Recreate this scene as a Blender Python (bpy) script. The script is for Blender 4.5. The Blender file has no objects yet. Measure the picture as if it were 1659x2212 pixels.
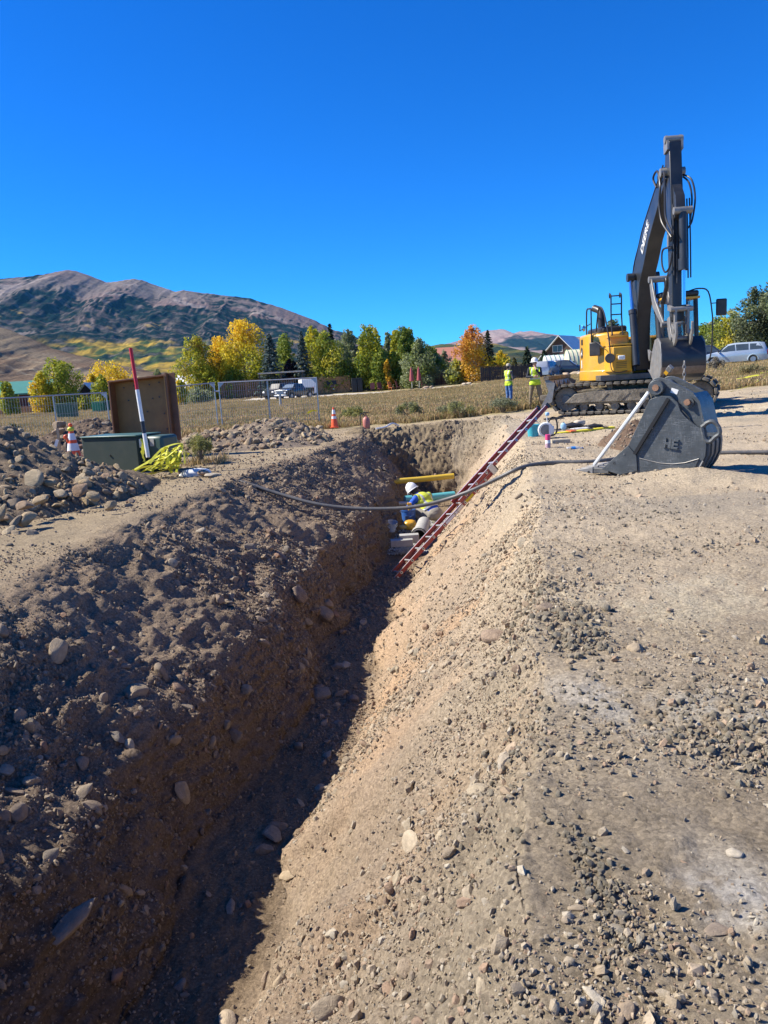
import bpy, math, random
import numpy as np
from mathutils import Matrix, Vector, Euler

random.seed(7); RNG = np.random.default_rng(7)
HAZE = 1.8e-5
S = bpy.context.scene
COL = S.collection

# ------------------------------------------------------------------ camera
EYE = np.array([0.0, 0.0, 1.6])
_p, _r = math.radians(9.8), math.radians(3.5)
_F = np.array([0, math.cos(_p), -math.sin(_p)]); _Z = np.array([0, math.sin(_p), math.cos(_p)]); _X = np.array([1.0, 0, 0])
_R = math.cos(_r)*_X - math.sin(_r)*_Z; _U = math.sin(_r)*_X + math.cos(_r)*_Z
cd = bpy.data.cameras.new('camera'); cam = bpy.data.objects.new('camera', cd); COL.objects.link(cam)
cd.sensor_fit = 'VERTICAL'; cd.sensor_height = 36; cd.sensor_width = 27; cd.lens = 27
cd.clip_start = 0.05; cd.clip_end = 40000
M = Matrix.Identity(4)
for i in range(3):
    M[i][0] = _R[i]; M[i][1] = _U[i]; M[i][2] = -_F[i]; M[i][3] = EYE[i]
cam.matrix_world = M
S.camera = cam

# ------------------------------------------------------------------ light
SUN_EL, SUN_AZ = 42.5, math.degrees(math.atan2(-0.99, 0.12))
sd = np.array([math.sin(math.radians(SUN_AZ))*math.cos(math.radians(SUN_EL)), math.cos(math.radians(SUN_AZ))*math.cos(math.radians(SUN_EL)), math.sin(math.radians(SUN_EL))])
sl = bpy.data.lights.new('sun', 'SUN'); sl.energy = 5.0; sl.angle = math.radians(0.5); sl.color = (1.0, 0.93, 0.80)
so = bpy.data.objects.new('sun', sl); COL.objects.link(so)
so.rotation_euler = Vector(sd).to_track_quat('Z', 'Y').to_euler(); so.location = (-30, 0, 40)
W = bpy.data.worlds.new('World'); S.world = W; W.use_nodes = True
nt = W.node_tree; bg = nt.nodes['Background']
sky = nt.nodes.new('ShaderNodeTexSky'); sky.sky_type = 'NISHITA'; sky.sun_disc = False
sky.sun_elevation = math.radians(SUN_EL); sky.sun_rotation = math.radians(SUN_AZ)
sky.altitude = 2700; sky.air_density = 1.0; sky.dust_density = 0.35; sky.ozone_density = 3.0
hs = nt.nodes.new('ShaderNodeHueSaturation'); hs.inputs['Saturation'].default_value = 1.3; hs.inputs['Value'].default_value = 1.0
hs.inputs['Hue'].default_value = 0.5
nt.links.new(sky.outputs[0], hs.inputs['Color']); tn = nt.nodes.new('ShaderNodeMix'); tn.data_type = 'RGBA'; tn.blend_type = 'MULTIPLY'; tn.inputs[0].default_value = 1; tn.inputs[7].default_value = (.23, .91, 1.50, 1)
nt.links.new(hs.outputs[0], tn.inputs[6]); nt.links.new(tn.outputs[2], bg.inputs['Color'])
bg.inputs['Strength'].default_value = 0.077
vs = S.view_settings; vs.view_transform = 'Standard'; vs.look = 'None'; vs.exposure = 0.93; vs.gamma = 1.0; vs.use_curve_mapping = False
S.cycles.volume_bounces = 0; S.cycles.max_bounces = 6; S.cycles.diffuse_bounces = 3; S.cycles.transparent_max_bounces = 12

# planning helpers: a view ray through a spot of the photo gives a place in the world
def _ray(u, v): return _F + _R*(u-829.5)/1659 - _U*(v-1106)/1659
def G(u, v, z=0.0):
    d = _ray(u, v); t = (z-EYE[2])/d[2]; return d*t + EYE
def P(u, v, y):
    d = _ray(u, v); return d*(y/d[1]) + EYE

# ------------------------------------------------------------------ noise
def _hash(ix, iy, iz, seed):
    h = (ix.astype(np.uint32)*np.uint32(374761393) + iy.astype(np.uint32)*np.uint32(668265263) + iz.astype(np.uint32)*np.uint32(2147483647) + np.uint32(seed*1274126177 & 0xffffffff))
    h = (h ^ (h >> np.uint32(13)))*np.uint32(1274126177); h = h ^ (h >> np.uint32(16)); h = h*np.uint32(2246822519); h ^= h >> np.uint32(15)
    return (h & np.uint32(0xffffff)).astype(np.float32)/np.float32(0xffffff)
def vn(x, y, z=None, seed=0):
    x = np.asarray(x, np.float64); y = np.asarray(y, np.float64); z = np.zeros_like(x) if z is None else np.asarray(z, np.float64)
    xi, yi, zi = np.floor(x), np.floor(y), np.floor(z); fx, fy, fz = (x-xi), (y-yi), (z-zi)
    fx, fy, fz = [(t*t*(3-2*t)).astype(np.float32) for t in (fx, fy, fz)]
    xi, yi, zi = xi.astype(np.int64), yi.astype(np.int64), zi.astype(np.int64); o = 0
    for a in (0, 1):
        for b in (0, 1):
            for c in (0, 1):
                o = o + _hash(xi+a, yi+b, zi+c, seed)*(fx if a else 1-fx)*(fy if b else 1-fy)*(fz if c else 1-fz)
    return o*2-1
def fbm(x, y, z=None, oct=4, seed=0, gain=.5):
    o = 0; a = 1; s = 0
    z = np.zeros_like(np.asarray(x, float)) if z is None else z
    for i in range(oct):
        k = 2.03**i; o = o + a*vn(x*k+i*17.3, y*k+i*5.1, z*k+i*9.7, seed+i); s += a; a *= gain
    return o/s
def worley(x, y, z, seed=0):
    xi, yi, zi = np.floor(x), np.floor(y), np.floor(z); best = np.full(x.shape, 9.0, np.float32)
    for a in (-1, 0, 1):
        for b in (-1, 0, 1):
            for c in (-1, 0, 1):
                cx, cy, cz = (xi+a).astype(np.int64), (yi+b).astype(np.int64), (zi+c).astype(np.int64)
                dx = cx+_hash(cx, cy, cz, seed)-x; dy = cy+_hash(cx, cy, cz, seed+1)-y; dz = cz+_hash(cx, cy, cz, seed+2)-z
                best = np.minimum(best, dx*dx+dy*dy+dz*dz)
    return np.sqrt(best)
def sm(x, a, b):
    t = np.clip((x-a)/(b-a), 0, 1); return t*t*(3-2*t)

# ------------------------------------------------------------------ materials
MATS = {}
def mat(name, col, rough=.6, metal=0., var=.12, scale=6., bump=0., bscale=40., dust=0., dustcol=(.36, .29, .21), trans=0., emit=None, alpha=None, coat=0., attr=None, rnd=None, spec=None):
    if name in MATS: return MATS[name]
    m = bpy.data.materials.new(name); m.use_nodes = True; n = m.node_tree.nodes; L = m.node_tree.links
    b = n['Principled BSDF']; b.inputs['Roughness'].default_value = rough; b.inputs['Metallic'].default_value = metal
    if spec is not None: b.inputs['Specular IOR Level'].default_value = spec
    if coat: b.inputs['Coat Weight'].default_value = coat
    tc = n.new('ShaderNodeTexCoord'); src = None
    if attr:
        a = n.new('ShaderNodeAttribute'); a.attribute_name = attr; src = a.outputs['Color']
    elif rnd:
        oi = n.new('ShaderNodeObjectInfo'); cr = n.new('ShaderNodeValToRGB'); L.new(oi.outputs['Random'], cr.inputs[0])
        while len(cr.color_ramp.elements) < len(rnd): cr.color_ramp.elements.new(.5)
        for i, c in enumerate(rnd):
            e = cr.color_ramp.elements[i]; e.position = i/(len(rnd)-1) if len(rnd) > 1 else 0; e.color = (*c, 1)
        src = cr.outputs[0]
    else:
        rg = n.new('ShaderNodeRGB'); rg.outputs[0].default_value = (*col, 1); src = rg.outputs[0]
    nz = n.new('ShaderNodeTexNoise'); nz.inputs['Scale'].default_value = scale; nz.inputs['Detail'].default_value = 8; nz.inputs['Roughness'].default_value = .65
    L.new(tc.outputs['Object'], nz.inputs['Vector'])
    if var:
        mr = n.new('ShaderNodeMapRange'); mr.inputs[1].default_value = .3; mr.inputs[2].default_value = .7; mr.inputs[3].default_value = 1-var; mr.inputs[4].default_value = 1+var
        L.new(nz.outputs[0], mr.inputs[0]); vm = n.new('ShaderNodeVectorMath'); vm.operation = 'SCALE'; L.new(src, vm.inputs[0]); L.new(mr.outputs[0], vm.inputs['Scale']); src = vm.outputs[0]
    if dust:
        n2 = n.new('ShaderNodeTexNoise'); n2.inputs['Scale'].default_value = scale*.6; n2.inputs['Detail'].default_value = 10; n2.inputs['Roughness'].default_value = .7
        L.new(tc.outputs['Object'], n2.inputs['Vector'])
        mr = n.new('ShaderNodeMapRange'); mr.inputs[1].default_value = .42; mr.inputs[2].default_value = .68; mr.inputs[3].default_value = dust*.15; mr.inputs[4].default_value = dust
        L.new(n2.outputs[0], mr.inputs[0]); mx = n.new('ShaderNodeMix'); mx.data_type = 'RGBA'; mx.inputs[7].default_value = (*dustcol, 1)
        L.new(mr.outputs[0], mx.inputs[0]); L.new(src, mx.inputs[6]); src = mx.outputs[2]
    L.new(src, b.inputs['Base Color'])
    if bump:
        n3 = n.new('ShaderNodeTexNoise'); n3.inputs['Scale'].default_value = bscale; n3.inputs['Detail'].default_value = 6; n3.inputs['Roughness'].default_value = .7
        L.new(tc.outputs['Object'], n3.inputs['Vector']); bp = n.new('ShaderNodeBump'); bp.inputs['Strength'].default_value = bump; bp.inputs['Distance'].default_value = 1/bscale
        L.new(n3.outputs[0], bp.inputs['Height']); L.new(bp.outputs[0], b.inputs['Normal'])
    if trans:
        tr = n.new('ShaderNodeBsdfTranslucent'); L.new(src, tr.inputs[0]); ms = n.new('ShaderNodeMixShader'); ms.inputs[0].default_value = trans
        L.new(b.outputs[0], ms.inputs[1]); L.new(tr.outputs[0], ms.inputs[2]); L.new(ms.outputs[0], n['Material Output'].inputs[0])
    if alpha is not None:
        b.inputs['Alpha'].default_value = alpha
    if emit: b.inputs['Emission Color'].default_value = (*emit[0], 1); b.inputs['Emission Strength'].default_value = emit[1]
    MATS[name] = m; return m

# ------------------------------------------------------------------ mesh building
def V(*a): return np.array(a, float)
def unit(v): v = np.asarray(v, float); return v/max(np.linalg.norm(v), 1e-9)
def rotz(a): c, s = math.cos(a), math.sin(a); return np.array([[c, -s, 0], [s, c, 0], [0, 0, 1.]])
class MB:
    def __init__(s): s.v = []; s.f = []; s.mi = []; s.c = []
    def add(s, vs, fs, m=0):
        o = len(s.v); s.v += [tuple(map(float, q)) for q in vs]; s.f += [tuple(i+o for i in f) for f in fs]; s.mi += [m]*len(fs); return s
    def box(s, c, d, R=None, m=0, taper=1.0):
        c = np.asarray(c, float); R = np.eye(3) if R is None else R; vs = []
        for x, y, z in ((-1, -1, -1), (1, -1, -1), (1, 1, -1), (-1, 1, -1), (-1, -1, 1), (1, -1, 1), (1, 1, 1), (-1, 1, 1)):
            t = taper if z > 0 else 1
            vs.append(c + R@V(x*d[0]/2*t, y*d[1]/2*t, z*d[2]/2))
        return s.add(vs, [(0, 3, 2, 1), (4, 5, 6, 7), (0, 1, 5, 4), (1, 2, 6, 5), (2, 3, 7, 6), (3, 0, 4, 7)], m)
    def beam(s, a, b, w, h, up=(0, 0, 1), m=0):
        a = np.asarray(a, float); b = np.asarray(b, float); z = unit(b-a); x = np.cross(up, z)
        if np.linalg.norm(x) < 1e-3: x = np.cross((1, 0, 0), z)
        x = unit(x); y = np.cross(z, x); return s.box((a+b)/2, (w, h, np.linalg.norm(b-a)), np.stack([x, y, z], 1), m)
    def cyl(s, a, b, r0, r1=None, n=12, m=0, caps=True):
        return s.tube([a, b], [r0, r0 if r1 is None else r1], n, m, caps)
    def tube(s, pts, r, n=8, m=0, caps=True):
        pts = [np.asarray(q, float) for q in pts]; k = len(pts); r = [r]*k if np.isscalar(r) else list(r)
        t = [unit(pts[min(i+1, k-1)]-pts[max(i-1, 0)]) for i in range(k)]
        ref = V(0, 0, 1) if abs(t[0][2]) < .9 else V(1, 0, 0); x = unit(np.cross(ref, t[0])); vs = []; 
        for i in range(k):
            x = unit(x - t[i]*(x@t[i])); y = np.cross(t[i], x)
            for j in range(n):
                a = 2*math.pi*j/n; vs.append(pts[i]+r[i]*(math.cos(a)*x+math.sin(a)*y))
        fs = [(i*n+j, i*n+(j+1) % n, (i+1)*n+(j+1) % n, (i+1)*n+j) for i in range(k-1) for j in range(n)]
        if caps: fs += [tuple(range(n-1, -1, -1)), tuple((k-1)*n+j for j in range(n))]
        return s.add(vs, fs, m)
    def prism(s, pts, t, O, U, Vv, m=0):
        O, U, Vv = map(lambda q: np.asarray(q, float), (O, U, Vv)); N = unit(np.cross(U, Vv))*t; n = len(pts)
        lo = [O+U*a+Vv*b for a, b in pts]; hi = [q+N for q in lo]
        return s.add(lo+hi, [tuple(range(n-1, -1, -1)), tuple(range(n, 2*n))]+[(i, (i+1) % n, n+(i+1) % n, n+i) for i in range(n)], m)
    def lathe(s, prof, O, ax=(0, 0, 1), n=16, m=0):
        O = np.asarray(O, float); z = unit(ax); x = unit(np.cross(z, (0, 1, 0) if abs(z[1]) < .9 else (1, 0, 0))); y = np.cross(z, x); vs = []
        for r, h in prof:
            for j in range(n):
                a = 2*math.pi*j/n; vs.append(O+z*h+r*(math.cos(a)*x+math.sin(a)*y))
        k = len(prof); return s.add(vs, [(i*n+j, i*n+(j+1) % n, (i+1)*n+(j+1) % n, (i+1)*n+j) for i in range(k-1) for j in range(n)], m)
    def ell(s, c, r, n=10, m=0, R=None):
        c = np.asarray(c, float); R = np.eye(3) if R is None else R; vs = []
        for i in range(n+1):
            th = math.pi*i/n
            for j in range(2*n):
                ph = math.pi*j/n; vs.append(c+R@V(r[0]*math.sin(th)*math.cos(ph), r[1]*math.sin(th)*math.sin(ph), r[2]*math.cos(th)))
        return s.add(vs, [(i*2*n+j, (i+1)*2*n+j, (i+1)*2*n+(j+1) % (2*n), i*2*n+(j+1) % (2*n)) for i in range(n) for j in range(2*n)], m)
    def build(s, name, mats, parent=None, local=False, bevel=0, smooth=35):
        vs = np.array(s.v, float).reshape(-1, 3)
        if parent is not None and not local:
            Mi = np.array(WM(parent).inverted()); vs = vs@Mi[:3, :3].T+Mi[:3, 3]
        me = bpy.data.meshes.new(name); me.from_pydata(vs.tolist(), [], s.f)
        mats = mats if isinstance(mats, (list, tuple)) else [mats]
        for q in mats: me.materials.append(q)
        if len(mats) > 1: me.polygons.foreach_set('material_index', s.mi)
        me.validate()
        if smooth:
            me.polygons.foreach_set('use_smooth', [True]*len(me.polygons)); me.set_sharp_from_angle(angle=math.radians(smooth))
        o = bpy.data.objects.new(name, me); COL.objects.link(o)
        if parent is not None: o.parent = parent
        if bevel:
            b = o.modifiers.new('bevel', 'BEVEL'); b.width = bevel; b.segments = 2; b.limit_method = 'ANGLE'; b.angle_limit = math.radians(40)
        return o
def WM(o):
    m = Matrix.LocRotScale(o.location, o.rotation_euler, o.scale)
    return WM(o.parent)@m if o.parent else m
def tag(o, label=None, cat=None, group=None, kind=None):
    if label: o['label'] = label
    if cat: o['category'] = cat
    if group: o['group'] = group
    if kind: o['kind'] = kind
    return o
def thing(name, label, cat, loc=(0, 0, 0), rz=0., group=None):
    o = bpy.data.objects.new(name, None); COL.objects.link(o); o.location = tuple(map(float, loc)); o.rotation_euler = (0, 0, rz); o.empty_display_size = .2
    return tag(o, label, cat, group)
def copy_tree(o, parent=None, loc=None, rz=None):
    c = o.copy(); COL.objects.link(c)
    if parent is not None: c.parent = parent
    if loc is not None: c.location = tuple(map(float, loc))
    if rz is not None: c.rotation_euler = (c.rotation_euler[0], c.rotation_euler[1], rz)
    for ch in [q for q in o.children]: copy_tree(ch, c)
    return c
def smooth_pts(pts, k=6):
    pts = [np.asarray(q, float) for q in pts]; out = []
    for i in range(len(pts)-1):
        p0 = pts[max(i-1, 0)]; p1 = pts[i]; p2 = pts[i+1]; p3 = pts[min(i+2, len(pts)-1)]
        for j in range(k):
            t = j/k; out.append(.5*((2*p1)+(p2-p0)*t+(2*p0-5*p1+4*p2-p3)*t*t+(3*p1-p0-3*p2+p3)*t**3))
    return out+[pts[-1]]
def npmesh(name, verts, faces, mats, cols=None, smooth=True, kind=None, parent=None):
    """fast mesh from numpy arrays (faces all with the same number of corners)"""
    me = bpy.data.meshes.new(name); nv, (nf, k) = len(verts), faces.shape
    me.vertices.add(nv); me.vertices.foreach_set('co', np.asarray(verts, np.float32).ravel())
    me.loops.add(nf*k); me.loops.foreach_set('vertex_index', faces.astype(np.int32).ravel())
    me.polygons.add(nf); me.polygons.foreach_set('loop_start', np.arange(nf, dtype=np.int32)*k)
    me.polygons.foreach_set('use_smooth', np.full(nf, smooth))
    for q in (mats if isinstance(mats, (list, tuple)) else [mats]): me.materials.append(q)
    if cols is not None:
        ca = me.color_attributes.new('soil', 'FLOAT_COLOR', 'POINT'); cc = np.ones((nv, 4), np.float32); cc[:, :3] = cols; ca.data.foreach_set('color', cc.ravel())
    me.update(calc_edges=True); me.validate()
    o = bpy.data.objects.new(name, me); COL.objects.link(o)
    if kind: o['kind'] = kind
    if parent: o.parent = parent
    return o
def grid_faces(nr, nc, wrap=False):
    i = np.arange(nr-1)[:, None]*nc+np.arange(nc-1)[None, :]
    return np.stack([i, i+1, i+1+nc, i+nc], -1).reshape(-1, 4)

# ------------------------------------------------------------------ instances for uncountable stuff
def scatter(name, pts, rots, scls, variants, kind='stuff', parent=None):
    me = bpy.data.meshes.new(name); n = len(pts)
    me.vertices.add(n); me.vertices.foreach_set('co', np.asarray(pts, np.float32).ravel())
    a = me.attributes.new('rot', 'FLOAT_VECTOR', 'POINT'); a.data.foreach_set('vector', np.asarray(rots, np.float32).ravel())
    a = me.attributes.new('scl', 'FLOAT_VECTOR', 'POINT'); a.data.foreach_set('vector', np.asarray(scls, np.float32).ravel())
    a = me.attributes.new('idx', 'INT', 'POINT'); a.data.foreach_set('value', RNG.integers(0, len(variants), n).astype(np.int32))
    o = bpy.data.objects.new(name, me); COL.objects.link(o)
    c = bpy.data.collections.new(name+'_variants')
    for q in variants:
        c.objects.link(q)
    g = bpy.data.node_groups.new(name+'_scatter', 'GeometryNodeTree')
    g.interface.new_socket(name='Geometry', in_out='INPUT', socket_type='NodeSocketGeometry'); g.interface.new_socket(name='Geometry', in_out='OUTPUT', socket_type='NodeSocketGeometry')
    N = g.nodes; L = g.links; gi = N.new('NodeGroupInput'); go = N.new('NodeGroupOutput'); ip = N.new('GeometryNodeInstanceOnPoints')
    ci = N.new('GeometryNodeCollectionInfo'); ci.inputs['Collection'].default_value = c; ci.inputs['Separate Children'].default_value = True; ci.inputs['Reset Children'].default_value = True
    def na(nm, ty):
        q = N.new('GeometryNodeInputNamedAttribute'); q.data_type = ty; q.inputs['Name'].default_value = nm; return q.outputs['Attribute']
    e = N.new('FunctionNodeEulerToRotation'); L.new(na('rot', 'FLOAT_VECTOR'), e.inputs[0]); L.new(e.outputs[0], ip.inputs['Rotation'])
    L.new(na('scl', 'FLOAT_VECTOR'), ip.inputs['Scale']); L.new(na('idx', 'INT'), ip.inputs['Instance Index']); ip.inputs['Pick Instance'].default_value = True
    L.new(gi.outputs[0], ip.inputs['Points']); L.new(ci.outputs[0], ip.inputs['Instance']); L.new(ip.outputs[0], go.inputs[0])
    md = o.modifiers.new('scatter', 'NODES'); md.node_group = g
    if kind: o['kind'] = kind
    if parent is not None: o.parent = parent
    return o
# ================================================================== TERRAIN
def interp(y, pts): 
    a = np.array(pts, float); return np.interp(y, a[:, 0], a[:, 1])
def xc(y): return interp(y, [(-12, -3.6), (0, -2.0), (3.9, -1.40), (5.7, -1.07), (8, -.72), (12, -.22), (15, .32), (18.5, 1.0), (22, 1.5), (26, 1.75), (30, 1.75)])
def Lw(y): return interp(y, [(0, 2.4), (6.6, 2.45), (11, 2.7), (17, 2.7), (20, 2.5), (23, 2.15), (26, 2.0)])
def Rw(y): return interp(y, [(0, 2.1), (5.7, 2.15), (9.2, 2.5), (13, 2.6), (17, 2.45), (20, 2.1), (26, 2.05)])
def hw(y): return interp(y, [(0, .32), (6, .40), (12, .40), (16, .45), (18, .62), (26, .7)])
def kd(y): return np.clip(sm(y, -9, -6)*(1-interp(y, [(22.9, 0), (23.5, .38), (25.4, 1)])), 0, 1)
def rolling(x, y):
    """large-scale height of the land away from the trench"""
    z = .035*np.clip(x-1, 0, 55)*sm(y, 11, 26)
    z = z + .04*fbm(x/3., y/3., oct=2, seed=31)*sm(np.hypot(x, y), 2, 6)
    mx, my = 4.1, 10.25
    z = z + .16*np.exp(-((x-3.1)**2+(y-14.8)**2)/1.6)
    z = z + .17*np.exp(-(((x-mx)*.93-(y-my)*.36)**2/.75+((y-my)*.93+(x-mx)*.36)**2/.07))
    z = z + .25*fbm(x/90., y/90., oct=3, seed=5)*sm(y, 45, 140)
    return z
def land(x, y): return float(rolling(np.array([float(x)]), np.array([float(y)]))[0])

def build_ground():
    ys = [-60., -40, -25, -16]; 
    y = -12.
    while y < .8: ys.append(y); y += .35 if y < -1 else .12
    y = .8
    while y < 27: ys.append(y); y = y*1.0068 if not 22.6 < y < 25.6 else y+.05
    while y < 170: ys.append(y); y *= 1.02
    while y < 13000: ys.append(y); y *= 1.12
    ys = np.array(ys); nr = len(ys)
    far = np.geomspace(8, 9000, 44)
    segs = [(-far[::-1][:-1], None), ('L8', 90), ('B', 112), ('C', 56), ('D', 46), ('E', 150), ('F', 150), ('F2', 56), (far[far > 12], None)]
    X = []; Z = []; zone = []
    c = xc(ys)[:, None]; L = Lw(ys)[:, None]; R = Rw(ys)[:, None]; h = hw(ys)[:, None]; D = 2.0
    kn = h+.42; kz = -1.08
    one = np.ones((nr, 1))
    def seg(s0, s1, z0, z1, n, zn, pw=1.0):
        t = ((np.arange(n)/n)**pw)[None, :]; X.append(c+s0+(s1-s0)*t); Z.append((z0+(z1-z0)*t)*one); zone.extend([zn]*n)
    X.append(c*0-far[::-1][None, :-1]-.0*one+0*c); Z.append(0*X[-1]); zone.extend([0]*X[-1].shape[1])
    t = (np.arange(90)/90)[None, :]; X.append(-8+(c-L+8)*t); Z.append(0*X[-1]); zone.extend([0]*90)
    seg(-L, -kn, 0, kz, 112, 1); seg(-kn, -h, kz, -D, 56, 2); seg(-h, h, -D, -D, 46, 3); seg(h, R, -D, 0, 150, 4)
    seg(R, R+4.5, 0, 0, 150, 5, 1.6)
    t = (np.arange(56)/56)[None, :]; a = c+R+4.5; X.append(a+(13-a)*t); Z.append(0*X[-1]); zone.extend([5]*56)
    fr = far[far > 13]; X.append(one*fr[None, :]); Z.append(0*X[-1]); zone.extend([5]*len(fr))
    X = np.concatenate(X, 1); Z = np.concatenate(Z, 1); zone = np.array(zone); nc = X.shape[1]; Y = ys[:, None]*np.ones((1, nc))
    # soften the crests
    kk = np.hanning(19); kk /= kk.sum(); Zp = np.pad(Z, ((0, 0), (9, 9)), mode='edge'); Z = sum(kk[i]*Zp[:, i:i+nc] for i in range(19))
    Z = Z*kd(Y)
    near = sm(-Y, -80, -40)*sm(-np.abs(X), -60, -20)
    # meander of the walls
    s = X-xc(Y); wall = kd(Y)*(1-sm(np.abs(s), 3.2, 4.2))
    X = X+wall*(.16*vn(Y/1.1, Z/1.6, seed=3)*sm(-Z, -.2, .3)+.13*vn(Y/1.9, Z/1.2, seed=8)+.05*vn(Y/.5, Z/.4, seed=4))*(1-.5*(zone[None, :] == 3))
    Z = Z+rolling(X, Y)
    # displacement along the normal
    P3 = np.stack([X, Y, Z], -1); du = np.gradient(P3, axis=1); dv = np.gradient(P3, axis=0); N = np.cross(du, dv); N /= np.linalg.norm(N, axis=-1, keepdims=True)+1e-9
    zb = [(zone == i)[None, :].astype(float) for i in range(6)]
    kb = np.hanning(25); kb /= kb.sum()
    def blur(q):
        qp = np.pad(np.ones((1, nc))*q, ((0, 0), (12, 12)), mode='edge'); return sum(kb[i]*qp[:, i:i+nc] for i in range(25))
    zb = [blur(q) for q in zb]; K = kd(Y); endw = sm(Y, 22.4, 23.2)*(1-sm(Y, 25.2, 26))*(np.abs(s) < 2.6)
    z0, z1, z2, z3, z4, z5 = zb
    z0 = z0+(1-K)*(z1+z2+z3+z4)*.5; 
    a = fbm(X*1.1, Y*1.1, Z*1.1, 3, 11); b = fbm(X*3.3, Y*3.3, Z*3.3, 3, 12); cc_ = fbm(X*11, Y*11, Z*11, 3, 13, .6); dd = fbm(X*34, Y*34, Z*34, 2, 14)
    rid = 1-np.abs(fbm(X*2.2+.4*a, Y*2.2, Z*2.2, 3, 15))*2.2
    strk = fbm(X*1.1-Y*.9, Y*5+X*2.2, Z*1.2, 3, 16)          # bucket-tooth streaks
    w1 = worley(X*5.5, Y*5.5, Z*5.5, 21); w2 = worley(X*15, Y*15, Z*15, 25)
    lump1 = np.clip(.45-w1, 0, 1); lump2 = np.clip(.42-w2, 0, 1)
    disp = z0*(.03*b+.012*cc_+.02*lump2) \
         + z1*K*(.085*a+.06*rid+.045*b+.03*cc_+.09*lump1+.06*lump2+.075*strk) \
         + z2*K*(.12*a+.07*b+.05*cc_+.20*lump1+.09*lump2+.06*rid) \
         + z3*K*(.035*b+.025*cc_+.05*lump2) \
         + z4*K*(.055*a+.04*b+.032*cc_+.06*lump1+.045*lump2+.075*strk) \
         + z5*(.022*b+.016*cc_+.024*lump2+.022*fbm(X*.5, Y*3.6, oct=3, seed=18)) + endw*(.10*b+.16*lump1+.05*rid+.06*cc_)
    disp = disp+.004*dd*(1+z1+z2)
    disp *= near
    Q = P3+N*disp[..., None]
    # soil colours
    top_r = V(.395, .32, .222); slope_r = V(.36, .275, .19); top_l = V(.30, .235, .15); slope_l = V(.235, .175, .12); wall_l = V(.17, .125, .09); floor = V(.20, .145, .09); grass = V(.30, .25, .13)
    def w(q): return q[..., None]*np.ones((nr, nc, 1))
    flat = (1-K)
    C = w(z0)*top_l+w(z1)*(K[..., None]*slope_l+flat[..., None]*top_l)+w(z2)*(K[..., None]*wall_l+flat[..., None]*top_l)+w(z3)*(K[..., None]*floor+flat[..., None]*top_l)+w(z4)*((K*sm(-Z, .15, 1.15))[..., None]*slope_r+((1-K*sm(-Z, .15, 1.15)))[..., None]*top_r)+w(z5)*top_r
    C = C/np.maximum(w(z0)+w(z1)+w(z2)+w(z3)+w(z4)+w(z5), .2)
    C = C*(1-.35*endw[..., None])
    p1 = fbm(X*.9, Y*.9, Z*.9, 4, 41); p2 = fbm(X*3.1, Y*3.1, Z*3.1, 4, 42)
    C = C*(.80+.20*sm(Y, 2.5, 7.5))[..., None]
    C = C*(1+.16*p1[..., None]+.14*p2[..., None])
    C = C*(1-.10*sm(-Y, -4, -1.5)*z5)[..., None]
    redm = np.clip(p1*1.6+.25*(-Z)*.6, 0, 1)*z4*K; C = C*(1-redm[..., None]*np.array([-.02, .08, .16]))
    grey = np.clip(fbm(X*.55, Y*.7, oct=3, seed=46)*2.2, 0, 1)*(z5+.5*z4); C = C*(1-.45*grey[..., None])+.45*grey[..., None]*V(.22, .20, .165)
    def blot(u, v, rx, ry, col, st):
        g = G(u, v); d = ((X-g[0])/rx)**2+((Y-g[1])/ry)**2; m = st*np.exp(-d*1.2)*np.clip(.42+2.6*fbm(X*5, Y*5, oct=5, seed=50, gain=.7), 0, 1)
        return m[..., None], V(*col)
    for args in [(1330, 1490, .42, .30, (.52, .49, .43), .5), (1620, 1960, .16, .3, (.55, .52, .46), .6), (1500, 1935, .14, .1, (.62, .60, .56), .6), (1480, 1280, 1.6, .40, (.44, .375, .265), .9), (1400, 1320, 1., .4, (.42, .36, .25), .7), (1560, 1560, .6, .4, (.42, .41, .36), .6), (1640, 1260, 1.5, .4, (.44, .37, .26), .8), (1500, 910, 4., 1.6, (.50, .43, .31), .9), (1300, 910, 2.5, 1.2, (.46, .40, .29), .7), (640, 985, 1.2, 1.2, (.33, .28, .20), .7), (1600, 900, 3., 1.5, (.5, .43, .31), .8)]:
        m, col = blot(*args); m = m*(z5+z4*.3+z0)[..., None]; C = C*(1-m)+m*col
    gm = np.maximum(sm(Y, 26.5, 28.5)*(1-sm(X, 5, 8)), sm(Y-.12*X, 26, 28.5)); gm = np.maximum(gm, sm(Y, 16, 22)*sm(-X, 9.5, 12))[..., None]
    gm = gm*np.clip(1+.5*p1[..., None], .3, 1); C = C*(1-gm)+gm*grass*(1+.25*p2[..., None])
    farm = sm(Y, 180, 900)[..., None]; C = C*(1-farm)+farm*V(.16, .15, .07)
    C = np.clip(C, .02, .8)
    return Q, C, zone, N, nr, nc
Q, SC, ZONE, NN, NR, NC = build_ground()

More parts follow.
